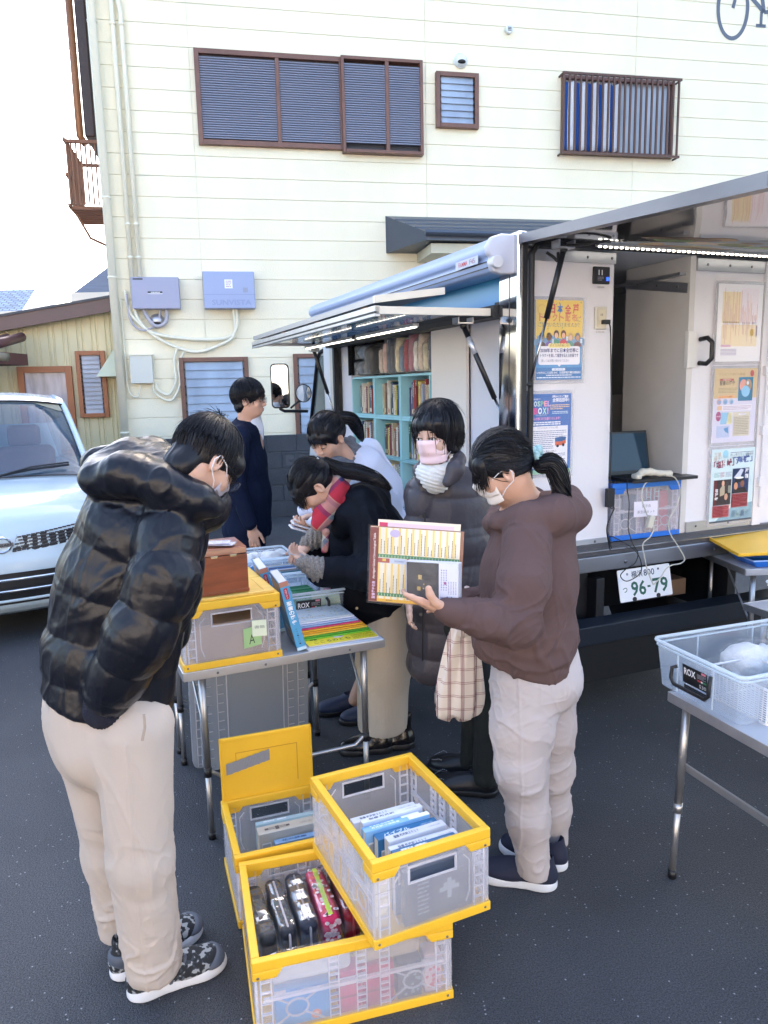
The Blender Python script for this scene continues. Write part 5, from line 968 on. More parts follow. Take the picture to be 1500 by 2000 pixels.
# ================================================ crates and tubs
yel = mat('yellow plastic', (.84, .49, .03), .38, var=(4, .07), bump=(70, .0006)); blu = mat('blue plastic', (.02, .16, .62), .35)
clr = milky('clear grey plastic', (.95, .94, 1.0), .23); clr2 = milky('clear plastic rib', (.95, .94, 1.0), .55); tubm = milky('clear tub plastic', (.74, .86, 1.0), .20, .15); tubr = milky('clear tub rim', (.84, .93, 1.0), .66, .15)
def crate(label, o, z, yaw, L_, W_, H_, col=yel, group='folding crates with yellow rims', ribs=True):
    t = thing('folding_crate', label, 'crate', (o[0], o[1], z), yaw, group); rb = .022; rh_ = .055
    r = MB(); r.box(-.006, L_+.006, -.006, .014, H_-.030, H_); r.box(-.006, L_+.006, W_-.014, W_+.006, H_-.030, H_); r.box(-.006, .016, .014, W_-.014, H_-.030, H_); r.box(L_-.016, L_+.006, .014, W_-.014, H_-.030, H_)
    for x0, x1 in ((-.006, .075), (L_-.075, L_+.006)):
        for y0, y1 in ((-.0065, .004), (W_-.004, W_+.0065)):
            s_ = 1 if x0 < 0 else -1; pts = [(x0, H_-.030), (x1, H_-.030), (x1-.018 if s_ > 0 else x1, H_-rh_), (x0 if s_ > 0 else x0+.018, H_-rh_)]
            r.prism([(a, c_) for a, c_ in pts], y0, y1, 0, Matrix(((1, 0, 0, 0), (0, 0, 1, 0), (0, 1, 0, 0), (0, 0, 0, 1))))
    for y0, y1 in ((-.006, .06), (W_-.06, W_+.006)):
        r.box(-.0065, .004, y0, y1, H_-rh_, H_-.030); r.box(L_-.004, L_+.0065, y0, y1, H_-rh_, H_-.030)
    r.mk('rim', col, t, bevel=.003)
    r = MB(); r.box(-.004, L_+.004, -.005, W_+.005, 0, .012); r.box(-.006, L_+.006, -.007, .004, 0, .026); r.box(-.006, L_+.006, W_-.004, W_+.007, 0, .026); r.box(-.007, .004, .004, W_-.004, 0, .026); r.box(L_-.004, L_+.007, .004, W_-.004, 0, .026); r.mk('base', col, t, bevel=.002)
    z0, z1 = .026, H_-.030
    def side(M_, W, hole, fold):
        q = MB(M_); th = .003
        if hole:   # hand hole near the top
            hx0, hx1, hy0, hy1 = W*.30, W*.70, z1-.062, z1-.020
            for a in ((0, W, z0, hy0), (0, W, hy1, z1), (0, hx0, hy0, hy1), (hx1, W, hy0, hy1)): q.box(a[0], a[1], a[2], a[3], 0, th)
        else: q.box(0, W, z0, z1, 0, th)
        q = q.mk('side_panel', clr, t)
        r = MB(M_)
        if hole: 
            r.box(hx0-.005, hx1+.005, hy0-.005, hy0, -.004, 0); r.box(hx0-.005, hx1+.005, hy1, hy1+.005, -.004, 0); r.box(hx0-.005, hx0, hy0, hy1, -.004, 0); r.box(hx1, hx1+.005, hy0, hy1, -.004, 0)
            r.tube([(W*.2, z0+.02, -.002), (W*.17, z0+.05, -.002), (W*.17, z1-.05, -.002), (W*.22, z1-.03, -.002)], .002, 4); r.tube([(W*.8, z0+.02, -.002), (W*.83, z0+.05, -.002), (W*.83, z1-.05, -.002), (W*.78, z1-.03, -.002)], .002, 4)
        for x in (.012, .04, W-.045, W-.015): r.box(x, x+.004, z0, z1, -.006, 0)
        if ribs:
            for k in range(5):
                zz = z0+.02+k*(z1-z0-.03)/5
                for x in (.012, W-.045): r.box(x, x+.032, zz, zz+.003, -.008, 0)
        if fold:
            zm = (z0+z1)/2
            for c_ in (W*.36, W*.50, W*.62):
                r.box(c_, c_+.003, z0, z1, -.007, 0); r.box(c_+.026, c_+.029, z0, z1, -.007, 0)
                for k in range(9): zz = z0+.006+k*(z1-z0-.01)/9; r.box(c_, c_+.029, zz, zz+.003, -.008, 0)
            r.box(.02, W-.02, zm-.004, zm+.004, -.010, 0)
            for cx in (W*.2, W*.8):
                r.tube([(cx+.03*math.cos(a*.5236), z0+.055+.026*math.sin(a*.5236), -.003) for a in range(12)], .003, 5, closed=True)
                for sx_, sz_ in ((-1, -1), (1, -1), (-1, 1), (1, 1)): r.tube([(cx+sx_*.022, z0+.055+sz_*.018, -.002), (cx+sx_*.07, z0+.055+sz_*.048, -.002)], .0025, 4)
            for x in (.05, W*.5, W-.08): r.box(x, x+.03, zm-.010, zm+.010, -.014, -.008)
        r.mk('ribs', clr2, q)
    side(frame((0, 0, 0), (1, 0, 0), (0, 0, 1)), L_, W_ > L_, L_ >= W_); side(frame((L_, W_, 0), (-1, 0, 0), (0, 0, 1)), L_, W_ > L_ , L_ >= W_)
    side(frame((0, W_, 0), (0, -1, 0), (0, 0, 1)), W_, L_ > W_, W_ >= L_); side(frame((L_, 0, 0), (0, 1, 0), (0, 0, 1)), W_, L_ > W_, W_ >= L_)
    q = MB()
    for x, y in ((.008, -.0075), (L_-.012, -.0075)):
        q.ell((x, y, .014), (.004, .002, .004), n=8, m=5); q.ell((x, y, H_-.046), (.004, .002, .004), n=8, m=5)
    q.mk('rivet', MC['screw'], t)
    return t
Y1 = math.radians(15); C1 = np.array([-.364, 1.702]); H1 = .245
crate('wide yellow-rimmed folding crate of wrapped pouches at the bottom of the stack', C1, 0, Y1, .54, .425, H1)
Y2 = math.radians(24.5); C2 = np.array([-.048, 1.735]); H2 = .25
crate('open yellow-rimmed crate of blue books set askew on top of the wide crate', C2, H1+.002, Y2, .345, .475, H2)
Y3 = math.radians(19); C3 = np.array([-.492, 2.135]); H3 = .25
c3 = crate('yellow-rimmed crate of books behind the wide crate, its yellow lid standing up', C3, 0, Y3, .335, .345, H3)
q = MB(); q.box(0, .335, .345, .353, H3-.01, H3+.235); q.box(.0, .335, .340, .346, H3+.222, H3+.236); q.box(0, .008, .340, .346, H3, H3+.236); q.box(.327, .335, .340, .346, H3, H3+.236)
lid = q.mk('lid', yel, c3, bevel=.002)
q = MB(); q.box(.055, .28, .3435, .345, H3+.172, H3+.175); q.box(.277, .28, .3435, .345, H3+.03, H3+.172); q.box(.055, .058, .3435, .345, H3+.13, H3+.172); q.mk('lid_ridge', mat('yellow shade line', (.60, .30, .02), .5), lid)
q = MB(frame((.02, .3425, H3+.095), (1, 0, .20), (0, 0, 1))); q.grid(lambda a, c_: (a*.16, c_*.043+.001*math.sin(a*40), .0008+.0006*math.sin(a*60+c_*9)), 24, 4); q.mk('duct_tape', mat('grey duct tape', (.27, .28, .31), .35, metal=.2, bump=(60, .001)), lid)
CA_ = np.array([-.730, 2.556]); HA = .25
ca = crate('closed crate with yellow rim and yellow lid on the left of the folding table', CA_, TZ+.002, YA, .355, .46, HA)
q = MB(); q.box(.006, .345, .006, .225, HA+.0, HA+.012); q.box(.006, .345, .232, .452, HA+.0, HA+.012); q.mk('lid', mat('pale yellow lid', (.80, .52, .12), .35, var=(6, .12, (.2, 3, 1))), ca, bevel=.003)  # lid in a paler, streaky yellow than the rim
q = MB()
for k in range(6): q.box(.03+k*.055, .033+k*.055, .02, .21, HA+.012, HA+.0145); q.box(.03+k*.055, .033+k*.055, .25, .44, HA+.012, HA+.0145)
q.mk('lid_ridge', MC['pale yellow lid'], ca)
for x, z, w_, h_, r_, c, tx in ((.215, .055, .068, .075, .12, '9fc48a', 'A'), (.248, .098, .055, .062, -.08, 'dfe9d0', '')):
    p = Print(w_, h_, c, .0006, M=frame((x, -.0085 if tx else -.0105, z), (1, 0, r_), (0, 0, 1)))
    if tx: p.text('A', .02, .012, .035, '3a4638', w=.022)
    else: p.text('書籍', .008, .03, .012, '9aa59a', w=.04)
    p.done('paper_note', ca)
q = MB(); q.box(.04, .31, .03, .42, .02, .155); q.mk('packed_contents', mat('brown packed carton', (.34, .24, .17), .8, var=(4, .2)), ca)
# wooden box on the lid
wb0 = CA_+ea*.075+eb*.02
wood = mat('reddish wood', (.26, .065, .02), .28, coat=.5, var=(5, .35, (1, 1, 7)), bump=(20, .0006))
wx = thing('wooden_box', 'reddish-brown lacquered wooden box with brass hinges on the yellow crate lid', 'box', (wb0[0], wb0[1], TZ+HA+.017), YA+.03)
q = MB(); q.box(0, .178, 0, .17, 0, .142); q.box(-.002, .18, -.002, .0, 0, .012); q.mk('box_body', wood, wx, bevel=.003); q = MB(); q.add([(0, 0, .144), (.178, 0, .144), (.178, .17, .144), (0, .17, .144), (0, .004, .170), (.178, .004, .170), (.178, .17, .176), (0, .17, .176)], [(0, 3, 2, 1), (4, 5, 6, 7), (0, 1, 5, 4), (1, 2, 6, 5), (2, 3, 7, 6), (3, 0, 4, 7)]); q.mk('box_lid', wood, wx, bevel=.003)
for x in (.045, .115): q = MB(); q.box(x, x+.022, -.0015, .0, .137, .143); q.tube([(x-.002, -.002, .1435), (x+.024, -.002, .1435)], .002, 6); q.mk('hinge', mat('brass', (.6, .5, .3), .3, metal=1), wx)
for k, (dx, dy, a) in enumerate(((.0, .05, -.3), (.012, .06, -.5))):
    c_ = at(412-6*k, 1046-4*k, 2.72); t = thing('plastic_packet', ['upper', 'lower'][k]+' of two thin clear packets lying on the wooden box', 'packet', (wb0[0]+dx+.0, wb0[1]+dy, TZ+HA+.017+.177+.005*(1-k)), YA+a, 'packets on the wooden box')
    MB().box(0, .10, 0, .055, 0, .003).mk('paper_insert', mat('packet paper', ['b8b4c4', '5a5450'][k], .6), t); q = MB(); q.grid(lambda a_, b_: (-.006+a_*.112, -.005+b_*.065, .004+.0015*math.sin(a_*20)), 10, 3); q.mk('film', mat('clear sleeve', '', .1), t)
# ---- books in crates
def book(label, o, z, yaw, T_, W_, H_, col, spine=None, lean=0, group=None, ink='f0f2f6', flat=False, bar=None):
    """spine faces local -y; thickness along x, depth along y, height along z"""
    t = thing('book', label, 'book', (o[0], o[1], z), yaw, group); M_ = rot('Y', lean)
    q = MB(M_); q.box(0, .0025, 0, W_, 0, H_); q.box(T_-.0025, T_, 0, W_, 0, H_); q.box(.0025, T_-.0025, 0, .0025, 0, H_); q.mk('cover', mat('cover '+col, col, .35), t)
    MB(M_).box(.0026, T_-.0026, .0026, W_-.004, .003, H_-.003).mk('pages', MC['page block'], t)
    return t, M_
def laid_book(label, cx, cy, z, yaw, T_, Ls, Wd, col, txt, ink, group, bandc=None):
    """standing on its fore edge, spine upwards: spine along local x, thickness along y, depth down z"""
    t = thing('book', label, 'book', (cx, cy, z), yaw, group)
    q = MB(); q.box(0, Ls, 0, .003, 0, Wd); q.box(0, Ls, T_-.003, T_, 0, Wd); q.box(0, Ls, .003, T_-.003, Wd-.003, Wd); q.mk('cover', mat('cover '+col, col, .3, coat=.4), t, bevel=.0015)
    MB().box(.002, Ls-.002, .0031, T_-.0031, .002, Wd-.004).mk('pages', MC['page block'], t)
    p = Print(1, 1, None, M=frame((0, 0, Wd+.0003), (1, 0, 0), (0, 1, 0)))
    if bandc: p.rect(Ls*.68, .001, Ls, T_-.001, bandc, 1)
    if txt: p.text(txt, Ls*.12, T_*.25, T_*.42, ink, 2, w=Ls*.42, bold=.02)
    p.text('いのちのことば社', Ls*.72, T_*.32, T_*.22, ink, 2, w=Ls*.2); p.done('spine_print', t)
    p = Print(1, 1, None, M=frame((0, -.0003, 0), (1, 0, 0), (0, 0, 1))); p.rect(Ls*.05, Wd*.5, Ls*.2, Wd*.8, 'eef0f2', 1)
    for k in range(10): p.rect(Ls*(.06+.013*k), Wd*.53, Ls*(.066+.013*k), Wd*.77, '2a2d36', 2)
    p.done('barcode', t)
e2x = np.array([math.cos(Y2), math.sin(Y2)]); e2y = np.array([-math.sin(Y2), math.cos(Y2)])
rowsB = [('d8dce6', 'white', '聖書 新改訳２０１７', '50617e', .030), ('e0e4ec', 'pale grey', '聖書 新改訳', '50617e', .022), ('6fa8dc', 'sky blue', '新改訳 中型聖書', 'eaf2fa', .018), ('8fbfe8', 'light blue', '新改訳 小型聖書', 'eaf2fa', .020), ('1f6a9c', 'deep blue', 'バイブル', 'e0eef8', .034), ('d4d6de', 'silver white', '聖書 新改訳２０１７', '50617e', .030), ('d8dbe6', 'white-spined', '聖書 新改訳２０１７', '50617e', .030), ('3a6e9a', 'steel blue', '聖書', 'dfeaf4', .026)]
yy = .305
for i, (c, nm, tx, ik, T_) in enumerate(rowsB):
    yy -= T_+.0035; o_ = C2+e2x*(.055+.006*((i*3) % 4)+.05*(i > 3)*.6)+e2y*yy
    laid_book(f'{nm} book, spine up, {ORD[i+1]} from the back in the askew crate', o_[0], o_[1], H1+.020, Y2+.01*((i % 3)-1), T_, .21-.012*(i % 3), .172+.01*(i % 2), c, tx, ik, 'books in the askew crate', 'eef1f6' if i in (2, 3) else None)
for i in range(2):
    o_ = C2+e2x*(.05+.0*i)+e2y*(.02+.03*i); t = thing('book', ['dark slipcased book with grey cross emblem at the front of the askew crate', 'cream box set standing behind the clear front left of the askew crate'][i], 'book', (o_[0]+(-.03*e2x[0] if i else .045*e2x[0]), o_[1]+(-.03*e2x[1] if i else .045*e2x[1]), H1+.016), Y2)
    c_ = ['39465a', 'd9d2bc'][i]; w_ = [.22, .045][i]; q = MB(); q.box(0, w_, 0, .022, 0, [.16, .14][i]); q.mk('cover', mat('cover '+c_, c_, .5), t, bevel=.002)
    p = Print(1, 1, None, M=frame((0, -.0004, 0), (1, 0, 0), (0, 0, 1)))
    if i == 0:
        p.rect(.09, .025, .185, .125, '4a5768', 1)
        for a, b_ in ((0, 0), (1, 0), (-1, 0), (0, 1), (0, -1), (1, 1), (-1, 1), (2, 0), (-2, 0), (0, 2), (0, -2)): p.rect(.132+a*.012, .070+b_*.012, .145+a*.012, .083+b_*.012, 'a8b2be', 2)
        p.lines(.04, .02, .075, .12, 8, '8a95a5', 1)
    else:
        for k in range(5): p.rect(.006, .012+k*.025, .04, .03+k*.025, 'e6dfca', 1)
    p.done('cover_print', t)
e3x = np.array([math.cos(Y3), math.sin(Y3)]); e3y = np.array([-math.sin(Y3), math.cos(Y3)])
rowsC = [('a8c8d4', 'pale blue', '聖書', 'e8f0f4', .02, .0), ('c9c6bc', 'cream', '中', '5a5a60', .05, .0), ('8fb4d8', 'flower-patterned blue', '花の詩集', '3a5a8a', .026, .05), ('30404a', 'dark slate', '', '8a9098', .02, .05), ('2f7f9c', 'teal blue', '証', 'e8f2f4', .045, .02), ('22343c', 'black', '', '8a9098', .02, .05)]
yy = .26
for i, (c, nm, tx, ik, T_, dx) in enumerate(rowsC):
    yy -= T_+.004; o_ = C3+e3x*(.10+dx)+e3y*yy
    laid_book(f'{nm} book, spine up, {ORD[i+1]} from the back in the crate with the raised lid', o_[0], o_[1], .018, Y3+.02*(i % 2), T_, .21, .158-.006*i+(.02 if i < 2 else 0), c, tx, ik, 'books in the crate with the raised lid')
for k in range(2):
    o_ = C3+e3x*(.02+.01*k)+e3y*(.09 if k else .02); t = thing('card_pack', ['nearer', 'farther'][k]+' white card pack at the left inside the crate with the raised lid', 'pack', (o_[0], o_[1], .016), Y3); MB(rot('Y', .2)).box(0, .012, 0, .07, 0, .13).mk('card', mat('card white', 'd8d6dc', .5), t, bevel=.001); p = Print(1, 1, None, M=rot('Y', .2) @ frame((.0124, 0, 0), (0, 1, 0), (0, 0, 1))); p.lines(.01, .02, .06, .11, 5, '6a7a98', 1); p.done('print', t)
# wrapped pouches in the wide crate
e1x = np.array([math.cos(Y1), math.sin(Y1)]); e1y = np.array([-math.sin(Y1), math.cos(Y1)])
wr2 = film('crinkled cellophane', .24, .05, (14, .006, 2))
def pouch(label, x, y, z, yaw, dim, col, trim=None, ink=None, trim2=None, tilt=.0):
    o_ = C1+e1x*x+e1y*y; t = thing('wrapped_pouch', label, 'pouch', (o_[0], o_[1], z), Y1+yaw, 'wrapped pouches in the wide crate'); w_, d_, h_ = dim; T = rot('X', tilt)
    q = Sdf(.004); q.box((w_/2, d_/2, h_/2), (w_/2, d_/2, h_/2), rd=min(w_, h_)*.32, k=.01); q = q.mesh('pouch_body', mat('pouch '+col, col, .6, bump=(200, .0006)), t, disp=lambda v, N: noise(v, 18)*.004); q.matrix_local = T
    if trim:
        r = MB(T); r.tube([(w_*.5, -.004, h_*.12), (w_*.5, -.003, h_*.9), (w_*.5, d_*.1, h_+.002), (w_*.5, d_*.9, h_+.002), (w_*.5, d_+.003, h_*.9)], .0035, 6); r.mk('zip', mat('zip '+trim, trim, .4), t, smooth=True)
    if trim2:
        p = Print(1, 1, None, M=T @ frame((0, 0, h_+.0035), (1, 0, 0), (0, 1, 0))); p.rect(w_*.35, .01, w_*.6, d_-.01, trim2, 1); p.done('band', t)
    if ink:
        for fr in (frame((0, 0, h_+.0030), (1, 0, 0), (0, 1, 0)), frame((0, -.0035, 0), (1, 0, 0), (0, 0, 1))):
            p = Print(1, 1, None, M=T @ fr); rdd = random.Random(3)
            for k in range(46): p.oval(rdd.uniform(.006, w_-.006), rdd.uniform(.008, (d_ if fr[2][3] > .01 else h_)-.008), .006, .006, rdd.choice(ink), 2, 7)
            p.done('print', t)
    r = MB(T)
    r.grid(lambda u, v: (w_*.5+(w_*.5+.007)*math.copysign(abs(math.cos(u*6.283))**.5, math.cos(u*6.283))*(1+.1*float(noise(np.array([u*9, v*7, x*50]), 1.))), -.012+v*(d_+.03), h_*.5+(h_*.5+.007)*math.copysign(abs(math.sin(u*6.283))**.5, math.sin(u*6.283))*(1-.8*max(0, (v-.85)/.15)-.8*max(0, (.12-v)/.12))*(1+.1*float(noise(np.array([u*8, v*9, x*70+9]), 1.)))), 26, 16)
    r.mk('wrapping', wr2, t)
pz = .085
pouch('black wrapped pouch at the far left in the wide crate', .028, .13, pz, .10, (.050, .25, .11), '16191f', tilt=.0)
pouch('navy wrapped pouch with a pale zip, second from the left in the wide crate', .088, .135, pz, .08, (.046, .25, .115), '191d29', trim='b8b0b4')
pouch('dark blue wrapped pouch with a grey edge, third from the left in the wide crate', .146, .14, pz, .06, (.050, .25, .12), '1d2436', trim='8a8a94')
pouch('pink and white spotted wrapped pouch with a green stripe in the wide crate', .208, .15, pz, .05, (.055, .24, .12), 'd02c60', ink=['f8e0e8', 'f0c8d4', 'fdf4f6'], trim2='b8d850')
pouch('dark red wrapped pouch beside the pink one in the wide crate', .276, .155, pz, .03, (.045, .23, .115), '8a1424', trim='b02a38')
pouch('black wrapped pouch half under the askew crate', .335, .16, pz, .0, (.06, .2, .10), '202228')
pouch('long pale wrapped pack along the front of the wide crate, left', .045, .03, pz+.045, .0, (.22, .055, .055), 'b8c0cc'); pouch('long blue and beige wrapped pack along the front of the wide crate, right', .28, .03, pz+.05, .0, (.18, .055, .05), 'a89a88')
for i, (x, w_, c, nm) in enumerate(((.05, .15, '4a9ad8', 'sky blue folder block behind the left of the clear front'), (.225, .06, 'c23a72', 'left magenta book behind the clear front'), (.29, .09, 'b8305f', 'right magenta book behind the clear front'), (.39, .07, '3a4658', 'grey blue patterned pouch behind the clear front'), (.468, .05, 'd8c0c4', 'white and pink floral pack behind the right of the clear front'))):
    o_ = C1+e1x*x+e1y*.018; t = thing('packed_book', nm+' of the wide crate', 'book', (o_[0], o_[1], .014), Y1, 'goods packed low in the wide crate'); MB().box(0, w_, 0, .05, 0, [.11, .125, .125, .115, .12][i] if True else 0).mk('cover', mat('cover '+c, c, .45, var=(14, .15)), t, bevel=.003)
    p = Print(1, 1, None, M=frame((0, -.0004, 0), (1, 0, 0), (0, 0, 1)))
    if i == 0: p.oval(.11, .02, .014, .014, 'e08a5a', 1); p.oval(.11, .02, .007, .007, 'f0c0a0', 2)
    if i == 1: p.rect(.0, .085, .055, .11, 'e0e2ea', 1); [p.rect(.004+.004*k, .09, .006+.004*k, .105, '3a3a44', 2) for k in range(12)]
    if i > 2: rdd = random.Random(i); [p.oval(rdd.uniform(.005, w_-.005), rdd.uniform(.01, .11), .005, .005, ['8a98a8', 'd84a6a'][i-3], 1, 6) for k in range(22)]
    if i in (1, 2): p.rect(.0, .045, w_, .052, '8a2850', 1)
    p.done('print', t)
# folded clear crates leaning under the far end of the table
for k in range(2):
    o_ = TA0+ea*(.10+.035*k)+eb*(.62-.05*k); t = thing('folded_crate', ['farther', 'nearer'][k]+' folded grey clear crate standing on edge under the table', 'crate', (o_[0], o_[1], .0), YA, 'folded clear crates under the table'); w_, h_ = .50, .55
    q = MB(rot('X', .08)); q.prism(rbox(0, w_, 0, h_, .03), 0, .03, 0, Matrix(((1, 0, 0, 0), (0, 0, 1, 0), (0, 1, 0, 0), (0, 0, 0, 1)))); q.mk('folded_body', mat('smoky clear plastic', (.34, .38, .44), .3, alpha=.72), t)
    r = MB(rot('X', .08))
    for x in (.02, .075, w_-.10, w_-.05):
        r.box(x, x+.003, -.004, 0, .01, h_-.01)
        if x in (.02, w_-.10) or True:
            for j in range(12): r.box(x, x+.03, -.005, 0, .02+j*.044, .023+j*.044)
    r.tube([(.13, -.003, .03), (.12, -.003, .06), (.12, -.003, h_-.06), (.14, -.003, h_-.03), (w_-.14, -.003, h_-.03), (w_-.12, -.003, h_-.06), (w_-.12, -.003, .06), (w_-.14, -.003, .03)], .003, 5, closed=True); r.mk('ribs', clr2, t)
# tubs
def tub(label, o, z, yaw, W_, D_, H_, handle=True, front='x', txt='530', group='clear plastic tubs'):
    t = thing('storage_tub', label, 'tub', (o[0], o[1], z), yaw, group); s_ = .018
    outer = lambda g_, n=5: rbox(g_, W_-g_, g_, D_-g_, .025, n)
    q = MB(); n = len(outer(0)); lv = [(s_, 0), (s_*.6, H_*.5), (.004, H_-.012)]; vs = []; fs = []
    for g_, zz in lv: vs += [(x, y, zz) for x, y in outer(g_)]
    for i in range(len(lv)-1): fs += [(i*n+k, i*n+(k+1) % n, (i+1)*n+(k+1) % n, (i+1)*n+k) for k in range(n)]
    fs.append(tuple(range(n))[::-1]); q.add(vs, fs); q.mk('tub_body', tubm, t, smooth=False, solid=.002)
    r = MB(); r.tube([(x, y, H_-.006) for x, y in outer(0)], .006, 6, closed=True); r.tube([(x, y, H_-.022) for x, y in outer(.003)], .0035, 5, closed=True)
    for x in (W_*.3, W_*.7): r.box(x, x+.003, .006, .010, .01, H_-.02); r.box(x, x+.003, D_-.01, D_-.006, .01, H_-.02)
    for y in (D_*.3, D_*.7): r.box(.005, .009, y, y+.003, .01, H_-.02); r.box(W_-.009, W_-.005, y, y+.003, .01, H_-.02)
    r.mk('tub_rim', tubr, t, smooth=False)
    if handle:
        M_ = frame((W_*.5, .006, H_*.5), (1, 0, 0), (0, -.09, 1)) if front == 'x' else frame((.006, D_*.5, H_*.5), (0, -1, 0), (-.09, 0, 1))
        h_ = MB(M_); h_.tube([(-.075, .02, .004), (-.085, .015, .018), (-.085, -.02, .024), (-.07, -.036, .026), (.07, -.036, .026), (.085, -.02, .024), (.085, .025, .018), (.078, .04, .006)], .0065, 8); h_ = h_.mk('handle', blkp, t, smooth=True)
        p = Print(1, 1, None, M=M_); p.rect(-.055, -.028, .055, .036, '14151a', 1); p.text('ROX', -.048, .002, .024, 'eef0f4', 2, w=.052, bold=.03); p.rect(.012, -.002, .028, .004, 'c23a4a', 2); p.rect(.028, -.002, .036, .004, 'e8e8ea', 2); p.rect(.036, -.002, .052, .004, '3a8a5a', 2); p.lines(.012, .008, .05, .024, 4, 'a8a8b0', 2); p.text(txt, .02, -.022, .012, 'e8e8ec', 2, w=.03); p.rect(.03, .026, .05, .034, 'e08a9a', 2); p.rect(-.05, -.058, .05, -.034, '20242c', 1); p.lines(-.045, -.054, .045, -.038, 2, '4a5260', 2); p.done('brand_label', t)
    return t
YTb = math.radians(21); tx_ = np.array([math.cos(YTb), math.sin(YTb)]); ty_ = np.array([-math.sin(YTb), math.cos(YTb)])
n0 = TA0+ea*.385+eb*.33
tub('clear tub with black handle and label at the right rear of the first table', n0, TZ+.002, YTb, .40, .36, .145, txt='530s')
n1 = n0+ty_*.375-tx_*.03; tub('clear tub of blue books in the middle of the row of tubs', n1, TZ+.002, YTb, .40, .33, .145, False)
n2 = n1+ty_*.345-tx_*.10; tub('clear tub of white plush toys at the far end of the tables', n2, TZ+.002, YTb, .46, .30, .145, False)
def put(o, x, y, ax=tx_, ay=ty_): q = o+ax*x+ay*y; return q
rdb = random.Random(21)
def card(label, o, z, yaw, T_, W_, H_, col, lean, group, ink=None):
    t = thing('booklet', label, 'book', (o[0], o[1], z), yaw, group); q = MB(rot('X', lean)); q.box(0, W_, 0, T_, 0, H_); q.mk('cover', mat('cover '+col, col, .4), t, bevel=.0006)
    p = Print(1, 1, None, M=rot('X', lean) @ frame((0, -.0004, 0), (1, 0, 0), (0, 0, 1))); p.rect(.008, .01, W_-.008, H_*.55, ink or 'e8ecf2', 1); p.lines(.012, H_*.62, W_-.012, H_*.9, 3, ink or '5a7aa0', 1); p.done('print', t)
gr_ = [('3f9a6a', 'green'), ('57a87c', 'light green'), ('2f8a5f', 'deep green'), ('78b894', 'mint'), ('4a9a78', 'sea green'), ('3a8a68', 'bottle green')]
for k, (c, nm) in enumerate(gr_): q = put(n0, .17, .13+.022*k); card(f'{nm} booklet standing in the labelled tub', q, TZ+.01, YTb, .004, .10, .10, c, -.2, 'booklets in the labelled tub', '9fd0b0')
q = put(n0, .29, .11); card('white booklet with pink flowers at the right of the labelled tub', q, TZ+.01, YTb, .006, .09, .125, 'dcdcea', -.12, None, 'e0a0b8')
q = put(n0, .22, .022); card('pale yellow and aqua picture book behind the front of the labelled tub', q, TZ+.01, YTb, .005, .16, .115, 'c8d6b8', -.04, None, 'a8d0c8')
q = put(n0, .05, .12); card('clear blue card case in the labelled tub', q, TZ+.01, YTb, .02, .11, .11, '9ab8d0', -.1, None, 'c0d4e4')
for k in range(9): q = put(n1, .19+.0*k, .06+.022*k); card(f'{["navy","teal","grey","brown","white","blue","slate","pale blue","cream"][k]} booklet in the middle tub, {ORD[k+1]} from the front', q, TZ+.01, YTb+.02*(k % 3), .007, .13, .118, ['2a3f68', '2f7a8a', '8a8f98', '8a7a70', 'd8dce4', '3a6fb0', '5a6478', '9ab8d8', 'c8c4b8'][k], -.3, 'booklets in the middle tub')
for k in range(4): q = put(n1, .02+.035*k, .05+.05*k); card(f'{["bright blue","light blue","navy blue","white-edged blue"][k]} folder leaning at the left of the middle tub', q, TZ+.01, YTb+.9, .01, .14, .135, ['2f7fd0', '4aa0e0', '1f4a8a', 'a8c4e0'][k], -.25, 'folders in the middle tub')
def plush(label, c, yaw, s_, group, face=True):
    t = thing('plush_toy', label, 'toy', c, yaw, group); q = Sdf(.005*s_ if s_ > .9 else .005)
    q.ell((0, 0, .055*s_), (.075*s_, .055*s_, .052*s_), k=.02); q.ell((.075*s_, -.01*s_, .075*s_), (.036*s_, .032*s_, .034*s_), k=.01)
    for x, y in ((-.04, -.035), (.04, -.035), (-.04, .035), (.04, .035)): q.ell((x*s_, y*s_, .015*s_), (.016*s_, .016*s_, .02*s_), k=.01)
    q.ell((.07*s_, -.045*s_, .085*s_), (.01*s_, .02*s_, .009*s_), k=.005); q.ell((.06*s_, .03*s_, .085*s_), (.01*s_, .02*s_, .009*s_), k=.005)
    q.mesh('plush_body', mat('white plush', (.72, .72, .72), .95, bump=(120, .004)), t, disp=lambda v, N: noise(v, 70/s_)*.004*s_)
    if face: e = MB(); e.ell((.105*s_, -.022*s_, .083*s_), (.004,)*3, n=8, m=6); e.ell((.098*s_, -.036*s_, .083*s_), (.004,)*3, n=8, m=6); e.mk('eyes', blkp, t)
    w_ = MB(); w_.grid(lambda u, v: ((.095*s_+.012*float(noise(np.array([u*7, v*7, s_]), 1.)))*math.cos(u*6.283)*math.sin(.2+v*2.7)+.015*s_, (.075*s_)*math.sin(u*6.283)*math.sin(.2+v*2.7), .055*s_+(.065*s_+.012*float(noise(np.array([u*9, v*9, 4.]), 1.)))*-math.cos(.2+v*2.7)), 20, 10); w_.mk('clear_bag', wr2, t)
for k, (x, y) in enumerate(((.17, .13), (.27, .15), (.35, .14))): q = put(n2, x, y); plush(f'white plush toy in a clear bag, {ORD[k+1]} from the left in the far tub', (q[0], q[1], TZ+.05), YTb+.3*k, .95, 'plush toys in the far tub')
q = put(n2, .1, .05); card('pale pink card standing at the left of the far tub', q, TZ+.01, YTb+.9, .004, .12, .16, 'd0b8c4', -.1, None, 'd8c4cc')
q = put(n2, .26, .02); card('small blue label card low in the far tub', q, TZ+.01, YTb, .004, .12, .05, '3a8ad0', -.5, None, '4a98dc')
